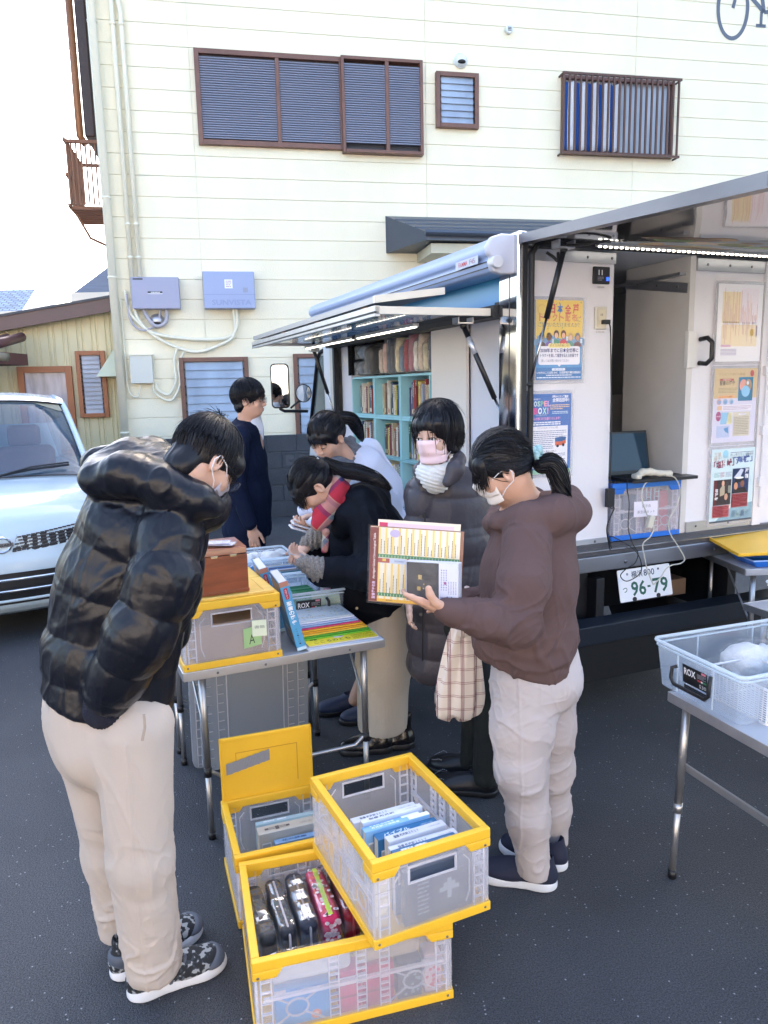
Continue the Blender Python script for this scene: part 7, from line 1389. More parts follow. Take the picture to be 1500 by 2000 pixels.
def shoe(t, o, heel, toe, m_up, m_sole, w_=.047, hgt=.07, nm='shoe', sole_h=.028, extra=None):
    heel = np.array(heel, float); toe = np.array(toe, float); d = nz([toe[0]-heel[0], toe[1]-heel[1], 0]); s_ = np.array([-d[1], d[0], 0]); L_ = np.linalg.norm((toe-heel)[:2]); R = np.stack([s_, d, [0, 0, 1]], 1)
    S_ = Sdf(.0035); z = np.array([0, 0, 1.]); g_ = lambda y, zz, x=0: np.array([heel[0], heel[1], 0])+d*y*L_+z*zz+s_*x
    S_.ell(g_(.17, .045), (w_*.82, .052, .050), R, k=.02); S_.ell(g_(.48, .040), (w_*.86, .085, .042), R, k=.03); S_.ell(g_(.74, .036), (w_*1.0, .072, .034), R, k=.03); S_.cap(g_(.2, .05), g_(.18, .05+hgt*.75), .038, .040, k=.02, sq=(s_, .8)); S_.cap(g_(.30, .075), g_(.62, .055), .026, .022, k=.02)
    S_.plane(g_(0, .014), (0, 0, -1)); S_.ell(g_(.19, .05+hgt), (.030, .036, .05), R, k=.004, sub=True)
    a = S_.mesh(nm, m_up, t, o)
    S_ = Sdf(.0035); S_.ell(g_(.19, .014), (w_*.92, .056, .05), R, k=.01); S_.ell(g_(.48, .014), (w_*.9, .10, .05), R, k=.02); S_.ell(g_(.76, .014), (w_*1.08, .075, .05), R, k=.02)
    S_.plane(g_(0, sole_h), (0, 0, 1)); S_.plane(g_(0, .001), (0, 0, -1)); S_.mesh('sole', m_sole, a, o)
    if extra:   # laces
        q = MB()
        for k in range(5): y = .40+.065*k; zz = .093-.013*k; q.tube([Vector(g_(y, zz, -.022)-o), Vector(g_(y+.02, zz+.008, 0)-o), Vector(g_(y, zz, .022)-o)], .0022, 5)
        q.tube([Vector(g_(.4, .10, 0)-o), Vector(g_(.37, .108, .03)-o), Vector(g_(.42, .10, .035)-o), Vector(g_(.4, .10, 0)-o)], .0018, 5); q.tube([Vector(g_(.4, .10, 0)-o), Vector(g_(.36, .108, -.03)-o), Vector(g_(.42, .10, -.038)-o)], .0018, 5); q.mk('laces', extra, a, smooth=True)
    return a
def person(label, x, y, group=None): return thing('person', label, 'person', (x, y, 0), 0, group)
sole_w = mat('white rubber sole', (.66, .68, .72), .55, bump=(40, .001, 1)); 
# ------------------------------------------------ 1: bent man in the black down jacket
o = np.array([-.70, 1.95, 0]); t = person('man bent over the table in a shiny black down jacket, beige trousers and grey mask', o[0], o[1])
fd = nz([.44, .50, -.74]); ud = nz([.40, .52, .74]); hc = at(398, 903, 1.93)
rh_, rk, ra = at(262, 1425, 1.87), at(277, 1680, 1.86), at(300, 1872, 1.885)
lh, lk, la = at(180, 1430, 2.02), at(222, 1665, 2.04), at(245, 1835, 2.06)
tb = [at(208, 1385, 1.95), at(212, 1270, 1.96), at(228, 1150, 1.97), at(262, 1045, 1.97), at(322, 985, 1.96)]
B = Sdf(.004); add_head(B, hc, fd, ud, HS); f_, u_, r_, H = *hframe(fd, ud), None
H = lambda x, y, z: hc+(r_*x+f_*y+u_*z)*HS
B.chain([H(0, -.02, -.06), at(360, 975, 1.96), tb[4]], [.052, .056, .075], k=.03); B.chain(tb, [.12, .115, .12, .125, .10], k=.03)
for a, b_, c_ in ((rh_, rk, ra), (lh, lk, la)): B.chain([a, b_, c_], [.075, .052, .036], k=.02)
rsh, rel, rwr = at(345, 1050, 1.83), at(275, 1205, 1.77), at(212, 1350, 1.80)
B.chain([rsh, rel, rwr], [.05, .04, .030], k=.02); hand(B, at(205, 1376, 1.81), at(192, 1415, 1.86)-at(205, 1376, 1.81), (0, 1, 0), .9, .2)
B.mesh('body', skin, t, o)
for sx in (-1, 1): pass
mask_part(t, o, H, f_, u_, r_, 'grey lilac mask', 'b3a9b0', top=.0); glasses_part(t, o, H)
hair_cap(t, o, hc, fd, ud, HS, cut=[(0, .105, -.055, .082, .075, .088), (0, .055, -.120, .09, .075, .055), (.085, -.004, -.026, .018, .022, .040), (-.085, -.004, -.026, .018, .022, .040)], thick=.010, extra=[('e', (0, .062, .045), (.075, .042, .045)), ('e', (0, -.058, -.055), (.062, .040, .055))])
locks(t, o, H, [(0, -.25, .97), (.05, -.3, .95)], lambda rd_: np.array([rd_.uniform(-1, 1), rd_.uniform(-.9, .25), rd_.uniform(-.62, .0)]), 420, seed=4, off=.0115)
locks(t, o, H, [(0, -.1, .99)], lambda rd_: np.array([rd_.uniform(-.8, .8), .9, rd_.uniform(-.05, .25)]), 260, seed=5, fall=.035, falldir=f_*.4-u_*.9, off=.012)
locks(t, o, H, [(0, -.3, .95)], lambda rd_: np.array([rd_.uniform(-.8, .8), -.6, .8]), 9, seed=6, off=.020, tipoff=.014, rad=.0011)
# trousers
chino = mat('beige chino cotton', (.47, .405, .355), .85, bump=(420, .0003), var=(3, .04))
S_ = Sdf(.0044); S_.chain([at(205, 1330, 1.96), (rh_+lh)/2], [.15, .15], k=.05)
S_.chain([rh_, rk, ra+V3(0, 0, -.005)], [.104, .085, .079], k=.03); S_.chain([lh, lk, la], [.102, .081, .070], k=.04)
S_.plane(ra-V3(0, 0, .045), (0, 0, -1)); S_.cap(at(190, 1390, 1.98), at(205, 1440, 1.98), .135, .13, k=.05)
def trd(v, N):
    z = v[:, 2]; w_ = np.clip((.75-z)/.5, .25, 1.2); q = v*np.array([.8, .8, 1.0]); q[:, 2] += q[:, 0]*.55
    hem = np.exp(-((z-.16)/.07)**2)
    kn = near(v, rk, .16)+near(v, lk, .16)+.3; sm_ = -.0035*np.exp(-((v[:, 0]-rk[0]-.01-(z-.4)*.02)/.004)**2)*(v[:, 1] < rk[1])*(z < .82); return sm_+folds(v, (.3, 0, -1), 15, .0028, 8, w=.12)+folds(v, (1, .1, -.5), 24, .0022, 5, 4, w=.12)*(kn-.12)+folds(v, (1, 0, .35), 22, .0020, 5, 14, w=.12)*near(v, (rk+lk)/2+V3(0, 0, -.18), .2)+hem*folds(v, (1, .3, .15), 19, .007, 4, 9)+.002*noise(v, 5)
S_.mesh('trousers', chino, t, o, disp=trd)
seam = mat('beige seam shadow', (.36, .30, .25), .9)
def seamline(name, pts, r=.0016, m_=None):
    q = MB(); q.tube([Vector(np.array(p_)-o) for p_ in pts], r, 5); return q.mk(name, m_ or seam, t)
# down jacket
puff = mat('glossy black nylon', (.005, .006, .011), .33, spec=.36, bump=(30, .0022, 2))
S_ = Sdf(.005); Q = (.125, .022, .0)
body_axis = [at(208, 1372, 1.96), at(212, 1270, 1.97), at(232, 1140, 1.97), at(268, 1040, 1.97), at(318, 985, 1.96)]
rad = [.166, .166, .158, .146, .100]; acc = 0
for i in range(4):
    L_ = np.linalg.norm(np.array(body_axis[i+1])-body_axis[i]); S_.cap(body_axis[i], body_axis[i+1], rad[i], rad[i+1], k=.025, quilt=(.122, .009, acc+.03)); acc += L_
S_.cap(at(280, 1368, 1.93), at(305, 1180, 1.95), .074, .086, k=.05, quilt=(.118, .008, .03))
S_.cap(at(310, 1180, 1.95), at(340, 1050, 1.95), .078, .075, k=.05, quilt=(.118, .008, .06))
S_.chain([at(335, 1030, 1.86), at(322, 1130, 1.80), at(272, 1240, 1.775), at(218, 1345, 1.80)], [.082, .084, .084, .070], k=.022, quilt=(.104, .010, .02))
S_.chain([at(365, 1035, 2.06), at(352, 1150, 2.12), at(330, 1240, 2.10)], [.060, .058, .055], k=.02, quilt=(.10, .010, .02))
S_.chain([at(345, 1000, 1.95), at(395, 985, 1.95), at(412, 985, 1.94)], [.080, .062, .048], k=.03)   # stand collar
# hood lying on the back
S_.chain([at(200, 925, 1.96), at(255, 905, 1.97), at(320, 915, 1.96), at(375, 950, 1.93)], [.048, .056, .054, .046], k=.05); S_.cap(at(200, 925, 1.91), at(330, 925, 1.90), .045, .05, k=.05); S_.chain([at(185, 935, 1.86), at(245, 925, 1.84), at(320, 945, 1.83), at(385, 975, 1.83), at(415, 990, 1.85)], [.040, .045, .042, .035, .026], k=.04)
S_.cap(at(330, 925, 1.97), at(372, 935, 1.95), .055, .052, k=.03); S_.cap(at(190, 905, 2.05), at(300, 885, 2.06), .045, .05, k=.03); S_.ell(at(405, 1000, 1.94), (.045, .05, .05), k=.02, sub=False); S_.ell(H(0, .0, -.01), (.085, .085, .10), k=.01, sub=True)
S_.plane(at(208, 1362, 1.96), (-.33, .05, -1), k=.02)
def pfd(v, N):
    q = v*np.array([1, 1, .8]); q[:, 2] += .4*q[:, 0]; sm = np.clip(noise(v, 4, 3.)+.4, 0, 1); return .45*folds(v, (.25, .2, 1), 22, .0055, 3)+sm*folds(v, (.7, .1, .7), 16, .0040, 3, 4)+.003*noise(v, 9)
S_.ops[-1] = S_.ops[-1]
jk = S_.mesh('down_jacket', puff, t, o, disp=pfd)
S_ = Sdf(.004); S_.chain([at(212, 1350, 1.80), at(203, 1384, 1.815)], [.055, .052], k=.01); S_.mesh('knit_cuff', mat('navy rib knit', (.008, .010, .025), .9, bump=(180, .003)), jk, o, disp=lambda v, N: .0015*np.sin(v[:, 0]*900))
q = MB(); q.tube([Vector(np.array(at(*p_))-o) for p_ in ((281, 1396, 1.745), (283, 1420, 1.745), (278, 1446, 1.747))], .004, 6); q.mk('pocket_slit', seam, t)
q = MB(); q.tube([Vector(np.array(at(*p_))-o) for p_ in ((133, 1367, 1.87), (150, 1384, 1.85), (166, 1392, 1.84))], .003, 6); q.mk('pocket_edge', seam, t)
camo = mat('camouflage knit', (.10, .11, .13), .8); n_ = camo.node_tree; vv = n_.nodes.new('ShaderNodeTexNoise'); vv.inputs['Scale'].default_value = 62; vv.inputs['Detail'].default_value = 1; tcn = n_.nodes.new('ShaderNodeTexCoord'); n_.links.new(tcn.outputs['Object'], vv.inputs['Vector']); rr = n_.nodes.new('ShaderNodeValToRGB'); rr.color_ramp.interpolation = 'CONSTANT'
rr.color_ramp.elements[0].color = (.012, .014, .018, 1); rr.color_ramp.elements[1].position = .50; rr.color_ramp.elements[1].color = (.035, .045, .06, 1); e_ = rr.color_ramp.elements.new(.57); e_.color = (.30, .32, .33, 1); n_.links.new(vv.outputs[0], rr.inputs[0]); n_.links.new(rr.outputs[0], n_.nodes['Principled BSDF'].inputs['Base Color'])
grs = mat('slate shoe panel', (.075, .09, .12), .6)
for hl, te_ in ((gz(250, 1950), gz(438, 1878)), (gz(216, 1915), gz(392, 1812))):
    s_ = shoe(t, o, hl, te_, camo, sole_w, .050, .075, 'sneaker', .036, mat('black lace', '111216', .7))
    d_ = nz(te_-hl); sd_ = np.array([-d_[1], d_[0], 0]); R = np.stack([sd_, d_, [0, 0, 1]], 1); S_ = Sdf(.004); S_.ell(te_-d_*.045+V3(0, 0, .03), (.054, .048, .038), R, k=.01); S_.ell(te_-d_*.075+V3(0, 0, .06), (.05, .045, .035), R, sub=True); S_.ell(hl+d_*.05+V3(0, 0, .06), (.045, .05, .05), R); S_.ell(hl+d_*.05+V3(0, 0, .11), (.035, .04, .06), R, sub=True)
    for yy_ in (.42, .55): S_.cap(hl+d_*.27*yy_+V3(0, 0, .03)-sd_*.043, hl+d_*.27*(yy_+.05)+V3(0, 0, .085)-sd_*.02, .007, .006, k=.003)
    S_.plane(te_+V3(0, 0, .03), (0, 0, -1)); S_.mesh('overlay', grs, s_, o)
# ------------------------------------------------ 2: man in the dark suit
W3 = lambda x, y, z: np.array([x, y, z+.055*(z > .6)*(1 if z < 5 else 0)], float)
o = np.array([-.84, 4.62, 0]); t = person('man in a dark navy suit and glasses in profile by the block wall', o[0], o[1])
hc = at(487, 781, 4.58); fd = (1, -.05, -.05); ud = (.05, 0, 1); f_, u_, r_ = hframe(fd, ud); H = lambda x, y, z, hc=hc, f_=f_, u_=u_, r_=r_: hc+(r_*x+f_*y+u_*z)*HS
B = Sdf(.005); add_head(B, hc, fd, ud, HS); nb_ = W3(-.84, 4.62, 1.40); B.chain([H(0, -.02, -.06), nb_], [.052, .06], k=.03); B.chain([nb_+W3(0, 0, -.05), W3(-.86, 4.62, 1.0), W3(-.86, 4.62, .9)], [.10, .12, .12], k=.05)
for sy in (-1, 1): B.chain([W3(-.86, 4.62+sy*.09, .88), W3(-.85, 4.62+sy*.09, .46), W3(-.87, 4.62+sy*.09, .08)], [.075, .055, .04], k=.02); B.chain([W3(-.85, 4.62+sy*.19, 1.36), W3(-.87, 4.62+sy*.22, 1.08), W3(-.80, 4.62+sy*.21, .84)], [.05, .042, .03], k=.02); hand(B, W3(-.80, 4.62+sy*.21, .83), (.1, 0, -1), (0, -sy, 0), .95, .3)
B.mesh('body', skin, t, o); face_parts(t, o, H, f_, u_, r_); glasses_part(t, o, H)
hair_cap(t, o, hc, fd, ud, HS, cut=[(0, .105, -.05, .085, .07, .092), (0, .03, -.11, .09, .09, .05), (.086, .0, -.028, .02, .026, .044), (-.086, .0, -.028, .02, .026, .044)], thick=.014, extra=[('e', (0, -.05, -.045), (.07, .05, .05)), ('e', (0, .06, .05), (.07, .04, .04))])
locks(t, o, H, [(0, -.3, .95)], lambda rd_: np.array([rd_.uniform(-1, 1), rd_.uniform(-1, .4), rd_.uniform(-.6, .3)]), 420, seed=8, off=.020, tipoff=.004); locks(t, o, H, [(0, -.1, .98)], lambda rd_: np.array([rd_.uniform(-.8, .8), .8, rd_.uniform(.1, .4)]), 160, seed=9, fall=.035, off=.020)
suit = mat('navy suit wool', (.005, .010, .030), .85, spec=.15, bump=(300, .0004)); S_ = Sdf(.006)
S_.chain([W3(-.86, 4.62, 1.36), W3(-.87, 4.62, 1.2), W3(-.865, 4.62, 1.0), W3(-.87, 4.62, .80)], [.118, .142, .148, .155], k=.05, sq=((0, 1, 0), 1.25)); S_.cap(W3(-.85, 4.45, 1.385), W3(-.85, 4.79, 1.385), .06, .06, k=.07)
for sy in (-1, 1): S_.chain([W3(-.85, 4.62+sy*.19, 1.36), W3(-.88, 4.62+sy*.225, 1.10), W3(-.81, 4.62+sy*.215, .86)], [.068, .060, .046], k=.02)
S_.cap(W3(-.85, 4.62, 1.40), W3(-.835, 4.62, 1.455), .075, .066, k=.03); S_.ell(W3(-.735, 4.62, 1.42), (.085, .045, .15), k=.006, sub=True); S_.plane(V3(0, 0, .80), (0, 0, -1)); S_.mesh('suit_jacket', suit, t, o, disp=cloth_disp(.006, 6))
S_ = Sdf(.005); S_.cap(W3(-.835, 4.62, 1.34), W3(-.812, 4.62, 1.49), .085, .064, k=.02); S_.ell(W3(-.800, 4.62, 1.40), (.070, .042, .11), k=.02); S_.ell(W3(-.81, 4.62, 1.54), (.056, .056, .045), k=.005, sub=True); S_.mesh('shirt', mat('white shirt', (.62, .66, .74), .7), t, o)
S_ = Sdf(.007)
for sy in (-1, 1): S_.chain([W3(-.87, 4.62+sy*.085, .92), W3(-.86, 4.62+sy*.09, .5), W3(-.875, 4.62+sy*.09, .09)], [.105, .085, .075], k=.02)
S_.plane(W3(0, 0, .05), (0, 0, -1)); S_.mesh('trousers', suit, t, o, disp=cloth_disp(.006, 6))
for sy in (-1, 1): shoe(t, o, (-.94, 4.62+sy*.09, 0), (-.66, 4.60+sy*.10, 0), blkp, blkp)
# ------------------------------------------------ 3: young woman in the pale hooded top and grey scarf
o = np.array([-.08, 3.78, 0]); t = person('young woman looking down in a pale hooded top and grey knitted scarf', o[0], o[1])
hc = at(640, 856, 3.60); fd = nz([-.50, -.66, -.50]); ud = nz([-.28, -.36, .86]); f_, u_, r_ = hframe(fd, ud); H = lambda x, y, z, hc=hc, f_=f_, u_=u_, r_=r_: hc+(r_*x+f_*y+u_*z)*HS
B = Sdf(.0038); add_head(B, hc, fd, ud, HS); ch = at(705, 930, 3.75); B.chain([H(0, -.02, -.06), ch], [.048, .06], k=.03); hp = V3(.10, 3.86, .88); B.chain([ch, at(728, 1000, 3.8), hp], [.07, .07, .08], k=.04)
for sx, fx in ((-.0, -.24), (.0, -.08)): pass
ft = [gz(650, 1395), gz(700, 1412)]
for i in range(2): B.chain([hp+V3(0, (-1)**i*-.07, -.05), V3(.0, 3.80+(-1)**i*-.04, .45), V3(ft[i][0]+.12, ft[i][1], .08)], [.08, .055, .036], k=.02)
ls, le, lw = at(672, 925, 3.62), at(640, 1010, 3.55), at(612, 1032, 3.35); rs_, re, rw = at(730, 905, 3.85), at(660, 1000, 3.80), at(607, 1015, 3.50)
B.chain([ls, le, lw], [.045, .036, .026], k=.02); B.chain([rs_, re, rw], [.045, .036, .026], k=.02)
hand(B, at(609, 1037, 3.32), at(588, 1026, 3.26)-at(609, 1037, 3.32), (0, .2, 1), .82, .5, 1); hand(B, at(607, 1008, 3.48), at(588, 1012, 3.42)-at(607, 1008, 3.48), (0, -.3, -1), .82, .5, -1)
B.mesh('body', skin, t, o); face_parts(t, o, H, f_, u_, r_, closed=True)
hair_cap(t, o, hc, fd, ud, HS, cut=[(0, .112, -.060, .075, .070, .092), (0, .03, -.115, .09, .09, .05), (.086, .0, -.025, .02, .024, .04), (-.086, .0, -.025, .02, .024, .04)], thick=.014, extra=[('e', (0, .06, .05), (.07, .04, .035))])
tie = H(0, -.115, .055)
locks(t, o, H, [(.6, .75, .25), (-.6, .75, .25), (.3, .8, .5), (-.3, .8, .5), (.9, .2, 0), (-.9, .2, 0), (.8, -.2, -.5), (-.8, -.2, -.5)], lambda rd_: np.array([0, -1., .18]), 420, seed=12, off=.016, jitter=.10)
locks(t, o, H, [(0, .3, .95)], lambda rd_: np.array([rd_.uniform(-.75, .75), .9, rd_.uniform(.22, .42)]), 260, seed=13, fall=.035, falldir=-u_*.9+f_*.25, off=.017, rad=.0011)
tail(t, o, [tie, at(685, 818, 3.68), at(698, 838, 3.72), at(708, 862, 3.74)], [.026, .034, .03, .006], 160, 14)
knit = mat('grey knitted wool', (.14, .15, .18), .95, bump=(160, .006, 1)); S_ = Sdf(.005); S_.chain([at(655, 905, 3.57), at(678, 915, 3.66), at(690, 885, 3.72), at(682, 865, 3.70)], [.036, .046, .045, .035], k=.02); S_.cap(at(665, 915, 3.6), at(660, 945, 3.6), .04, .035, k=.02)
S_.mesh('scarf', knit, t, o, disp=lambda v, N: .0035*np.sin(v[:, 2]*260+v[:, 0]*160)+.002*noise(v, 50))
hoody = mat('pale blue white fleece', (.62, .66, .80), .9, bump=(160, .001)); S_ = Sdf(.006)
S_.chain([at(710, 915, 3.74), at(728, 960, 3.80), at(735, 1040, 3.84), hp], [.115, .145, .155, .155], k=.05); S_.chain([at(672, 930, 3.66), at(640, 1000, 3.56), at(620, 1026, 3.40)], [.068, .062, .048], k=.02); S_.chain([at(738, 915, 3.86), at(668, 990, 3.82), at(612, 985, 3.60), at(600, 995, 3.55)], [.068, .062, .055, .045], k=.02)
S_.chain([at(695, 895, 3.78), at(722, 880, 3.82), at(742, 915, 3.84)], [.05, .055, .05], k=.03); S_.plane(V3(0, 0, .82), (0, 0, -1)); S_.mesh('hooded_top', hoody, t, o, disp=lambda v, N: folds(v, (.5, .2, -.85), 8, .006, 4)+.004*noise(v, 5))
S_ = Sdf(.007); S_.chain([hp, V3(.02, 3.82, .45), V3(-.02, 3.76, .20)], [.14, .15, .155], k=.05); S_.plane(V3(0, 0, .16), (0, 0, -1)); S_.mesh('skirt', mat('black skirt wool', (.006, .007, .010), .9), t, o, disp=cloth_disp(.010, 6))
for i in range(2): shoe(t, o, ft[i]+V3(.14, .03, 0), ft[i]+V3(-.08, 0, 0), mat('navy shoe', (.02, .03, .07), .5), blkp)
# ------------------------------------------------ 4: woman in the black long coat
o = np.array([-.03, 3.27, 0]); t = person('woman with long ponytail bent over the tubs in black coat and tartan scarf', o[0], o[1])
hc = at(615, 950, 3.13); fd = nz([-.60, -.10, -.74]); ud = nz([-.78, -.12, .60]); f_, u_, r_ = hframe(fd, ud); H = lambda x, y, z, hc=hc, f_=f_, u_=u_, r_=r_: hc+(r_*x+f_*y+u_*z)*HS
B = Sdf(.0038); add_head(B, hc, fd, ud, HS); ch = at(700, 1005, 3.22); hp = at(742, 1160, 3.28); B.chain([H(0, -.02, -.06), at(660, 965, 3.18), ch], [.048, .05, .08], k=.03); B.chain([ch, at(722, 1070, 3.26), hp], [.09, .09, .09], k=.04)
b1_, b2_ = gz(722, 1470), gz(765, 1462)
for i, b_ in enumerate((b1_, b2_)): B.chain([hp+V3(0, (-1)**i*-.04, -.05), V3(hp[0]+.01, b_[1], .45), V3(b_[0]+.03, b_[1]+.02, .08)], [.06, .045, .036], k=.02)
ls, le, lw = at(712, 1015, 3.08), at(725, 1115, 3.00), at(616, 1108, 2.98); rs_, re, rw = at(680, 1000, 3.38), at(650, 1080, 3.42), at(600, 1062, 3.22)
B.chain([ls, le, lw], [.045, .038, .026], k=.02); B.chain([rs_, re, rw], [.045, .036, .026], k=.02)
hand(B, at(600, 1098, 2.98), at(580, 1086, 3.02)-at(600, 1098, 2.98), (0, .3, .9), .82, .6, 1); hand(B, at(600, 1068, 3.18), at(582, 1080, 3.12)-at(600, 1068, 3.18), (0, .3, -.9), .82, .6, -1)
B.mesh('body', skin, t, o); face_parts(t, o, H, f_, u_, r_); glasses_part(t, o, H)
hair_cap(t, o, hc, fd, ud, HS, cut=[(0, .110, -.058, .078, .070, .090), (0, .03, -.115, .09, .09, .05), (.086, .0, -.025, .02, .024, .04), (-.086, .0, -.025, .02, .024, .04)], thick=.013, extra=[('e', (0, .06, .05), (.07, .04, .035))], amp=.0015)
locks(t, o, H, [(.6, .75, .25), (-.6, .75, .25), (.3, .8, .5), (-.3, .8, .5), (.9, .2, 0), (-.9, .2, 0), (.8, -.2, -.5), (-.8, -.2, -.5)], lambda rd_: np.array([0, -1., .10]), 560, seed=22, off=.0145, jitter=.08, rad=.0011)
locks(t, o, H, [(0, .5, .85)], lambda rd_: np.array([rd_.uniform(-.75, .75), .95, rd_.uniform(-.05, .15)]), 220, seed=23, fall=.05, falldir=-u_*.8+f_*.5, off=.016, rad=.0011)
tie = H(0, -.118, .045); tail(t, o, [tie, at(665, 917, 3.15), at(700, 923, 3.13), at(735, 936, 3.11), at(763, 957, 3.10)], [.018, .034, .036, .030, .010], 260, 24, rs=.0014)
q = MB(); rdd = random.Random(4)
for k in range(9):
    c_ = tie+f_*.004+u_*rdd.uniform(-.02, .024)+r_*rdd.uniform(.0, .03)-f_*.0
    for j in range(5): a = j*1.2566; q.ell(Vector(c_+(u_*math.cos(a)+r_*math.sin(a)*.6-np.array([0, .6, 0])*math.sin(a))*.007-o)+Vector((0, -.03, 0)), (.0045, .0045, .0045), n=8, m=6)
q.mk('hair_flower_clip', mat('white petals', (.75, .75, .72), .4), t, smooth=True)
mT, N, L, b = nodes_mat('red tartan wool'); tc = N.new('ShaderNodeTexCoord'); mp_ = N.new('ShaderNodeMapping'); mp_.inputs['Rotation'].default_value = (.3, .8, .3); L.new(tc.outputs['Object'], mp_.inputs[0]); sx = N.new('ShaderNodeSeparateXYZ'); L.new(mp_.outputs[0], sx.inputs[0])
def stripes(N, L, src, scale, stops, off=0.0):
    m1 = N.new('ShaderNodeMath'); m1.operation = 'MULTIPLY_ADD'; m1.inputs[1].default_value = scale; m1.inputs[2].default_value = off; L.new(src, m1.inputs[0]); f1 = N.new('ShaderNodeMath'); f1.operation = 'FRACT'; L.new(m1.outputs[0], f1.inputs[0])
    cr_ = N.new('ShaderNodeValToRGB'); cr_.color_ramp.interpolation = 'CONSTANT'; L.new(f1.outputs[0], cr_.inputs[0]); el = cr_.color_ramp.elements
    el[0].position = 0; el[0].color = (*stops[0][1], 1); el[1].position = stops[1][0]; el[1].color = (*stops[1][1], 1)
    for p_, c_ in stops[2:]: e_ = el.new(p_); e_.color = (*c_, 1)
    return cr_.outputs[0]
st = [(0, (.42, .02, .04)), (.28, (.03, .03, .10)), (.42, (.42, .36, .26)), (.62, (.22, .26, .26)), (.74, (.5, .42, .30)), (.78, (.38, .02, .04))]
a_ = stripes(N, L, sx.outputs[2], 7.5, st, .2); b_ = stripes(N, L, sx.outputs[0], 7.5, st, .6); mx = N.new('ShaderNodeMix'); mx.data_type = 'RGBA'; mx.inputs[0].default_value = .45; L.new(a_, mx.inputs[6]); L.new(b_, mx.inputs[7]); L.new(mx.outputs[2], b.inputs['Base Color']); b.inputs['Roughness'].default_value = .95
S_ = Sdf(.0045); S_.chain([at(660, 942, 3.13), at(655, 972, 3.11), at(640, 1000, 3.09)], [.030, .044, .036], k=.02); S_.cap(at(668, 955, 3.16), at(662, 985, 3.14), .040, .042, k=.03); S_.chain([at(632, 1005, 3.06), at(622, 1022, 3.05)], [.045, .035], k=.02); S_.chain([at(636, 1040, 3.03), at(634, 1074, 3.02)], [.015, .014], k=.01)
S_.ell(H(0, .02, -.02), (.072, .085, .11), k=.01, sub=True); S_.mesh('tartan_scarf', mT, t, o, disp=lambda v, N: .006*(ridge(v, 14)-.5))
coat = mat('matte black padded coat', (.0035, .005, .010), .7, spec=.15, bump=(60, .0016)); S_ = Sdf(.0055)
S_.chain([at(702, 996, 3.21), at(726, 1045, 3.25), at(738, 1110, 3.28), at(742, 1175, 3.29)], [.120, .152, .158, .160], k=.04, quilt=(.16, .008, .05)); S_.cap(at(680, 1040, 3.2), at(700, 1160, 3.24), .09, .12, k=.05)
S_.chain([at(716, 1010, 3.10), at(735, 1090, 3.03), at(722, 1120, 3.00), at(628, 1115, 2.99)], [.085, .080, .074, .060], k=.02, quilt=(.13, .006, .03)); S_.chain([at(672, 1000, 3.36), at(650, 1075, 3.36), at(612, 1062, 3.25)], [.07, .062, .055], k=.02)
S_.chain([at(738, 972, 3.22), at(705, 978, 3.13), at(674, 1008, 3.09), at(664, 1035, 3.09)], [.050, .056, .050, .03], k=.03)   # hood / big collar
cutn = nz([-.55, 0, -1.0]); S_.plane(at(755, 1197, 3.20), cutn*np.array([-1, 1, 1]), k=.02)
S_.mesh('long_coat', coat, t, o, disp=lambda v, N: folds(v, (.6, .1, -.8), 8, .009, 3)+near(v, le, .12)*folds(v, (.2, .2, 1), 13, .010, 3, 5))
q = MB()
for px_, py_ in ((676, 1136), (697, 1188)): q.tube([Vector(at(px_, py_, 3.10)-o), Vector(at(px_, py_, 3.075)-o)], .006, 12)
q.mk('snap_button', mat('dull brass', (.25, .2, .12), .45, metal=.6), t)
rk = mat('grey tweed knit', (.26, .235, .21), .95, bump=(190, .008, 1), var=(120, .35)); S_ = Sdf(.0045); S_.chain([at(622, 1112, 2.98), at(596, 1100, 2.97)], [.056, .036], k=.01); S_.mesh('knit_cuff', rk, t, o, disp=lambda v, N: .003*np.sin(v[:, 0]*300)); S_ = Sdf(.0045); S_.chain([at(622, 1048, 3.22), at(600, 1062, 3.19)], [.055, .036], k=.01); S_.mesh('knit_cuff', rk, t, o, disp=lambda v, N: .003*np.sin(v[:, 0]*300))
S_ = Sdf(.006); S_.chain([at(745, 1180, 3.29), at(748, 1300, 3.29), at(747, 1425, 3.29)], [.122, .122, .114], k=.04, sq=((0, 1, 0), 1.2)); S_.plane(V3(0, 0, .13), (0, 0, -1)); S_.mesh('long_skirt', mat('beige corduroy skirt', (.52, .46, .38), .9, bump=(60, .001)), t, o, disp=lambda v, N: .0009*np.sin(v[:, 0]*700)+.007*noise(v*np.array([1, 1, .3]), 9))
bl_ = mat('black leather', (.008, .008, .010), .25, coat=.3)
for i, b_ in enumerate((b1_, b2_)): shoe(t, o, b_+V3(.10, .02, 0), b_+V3(-.13, 0, 0), bl_, blkp, .05, .14, 'boot', .034)
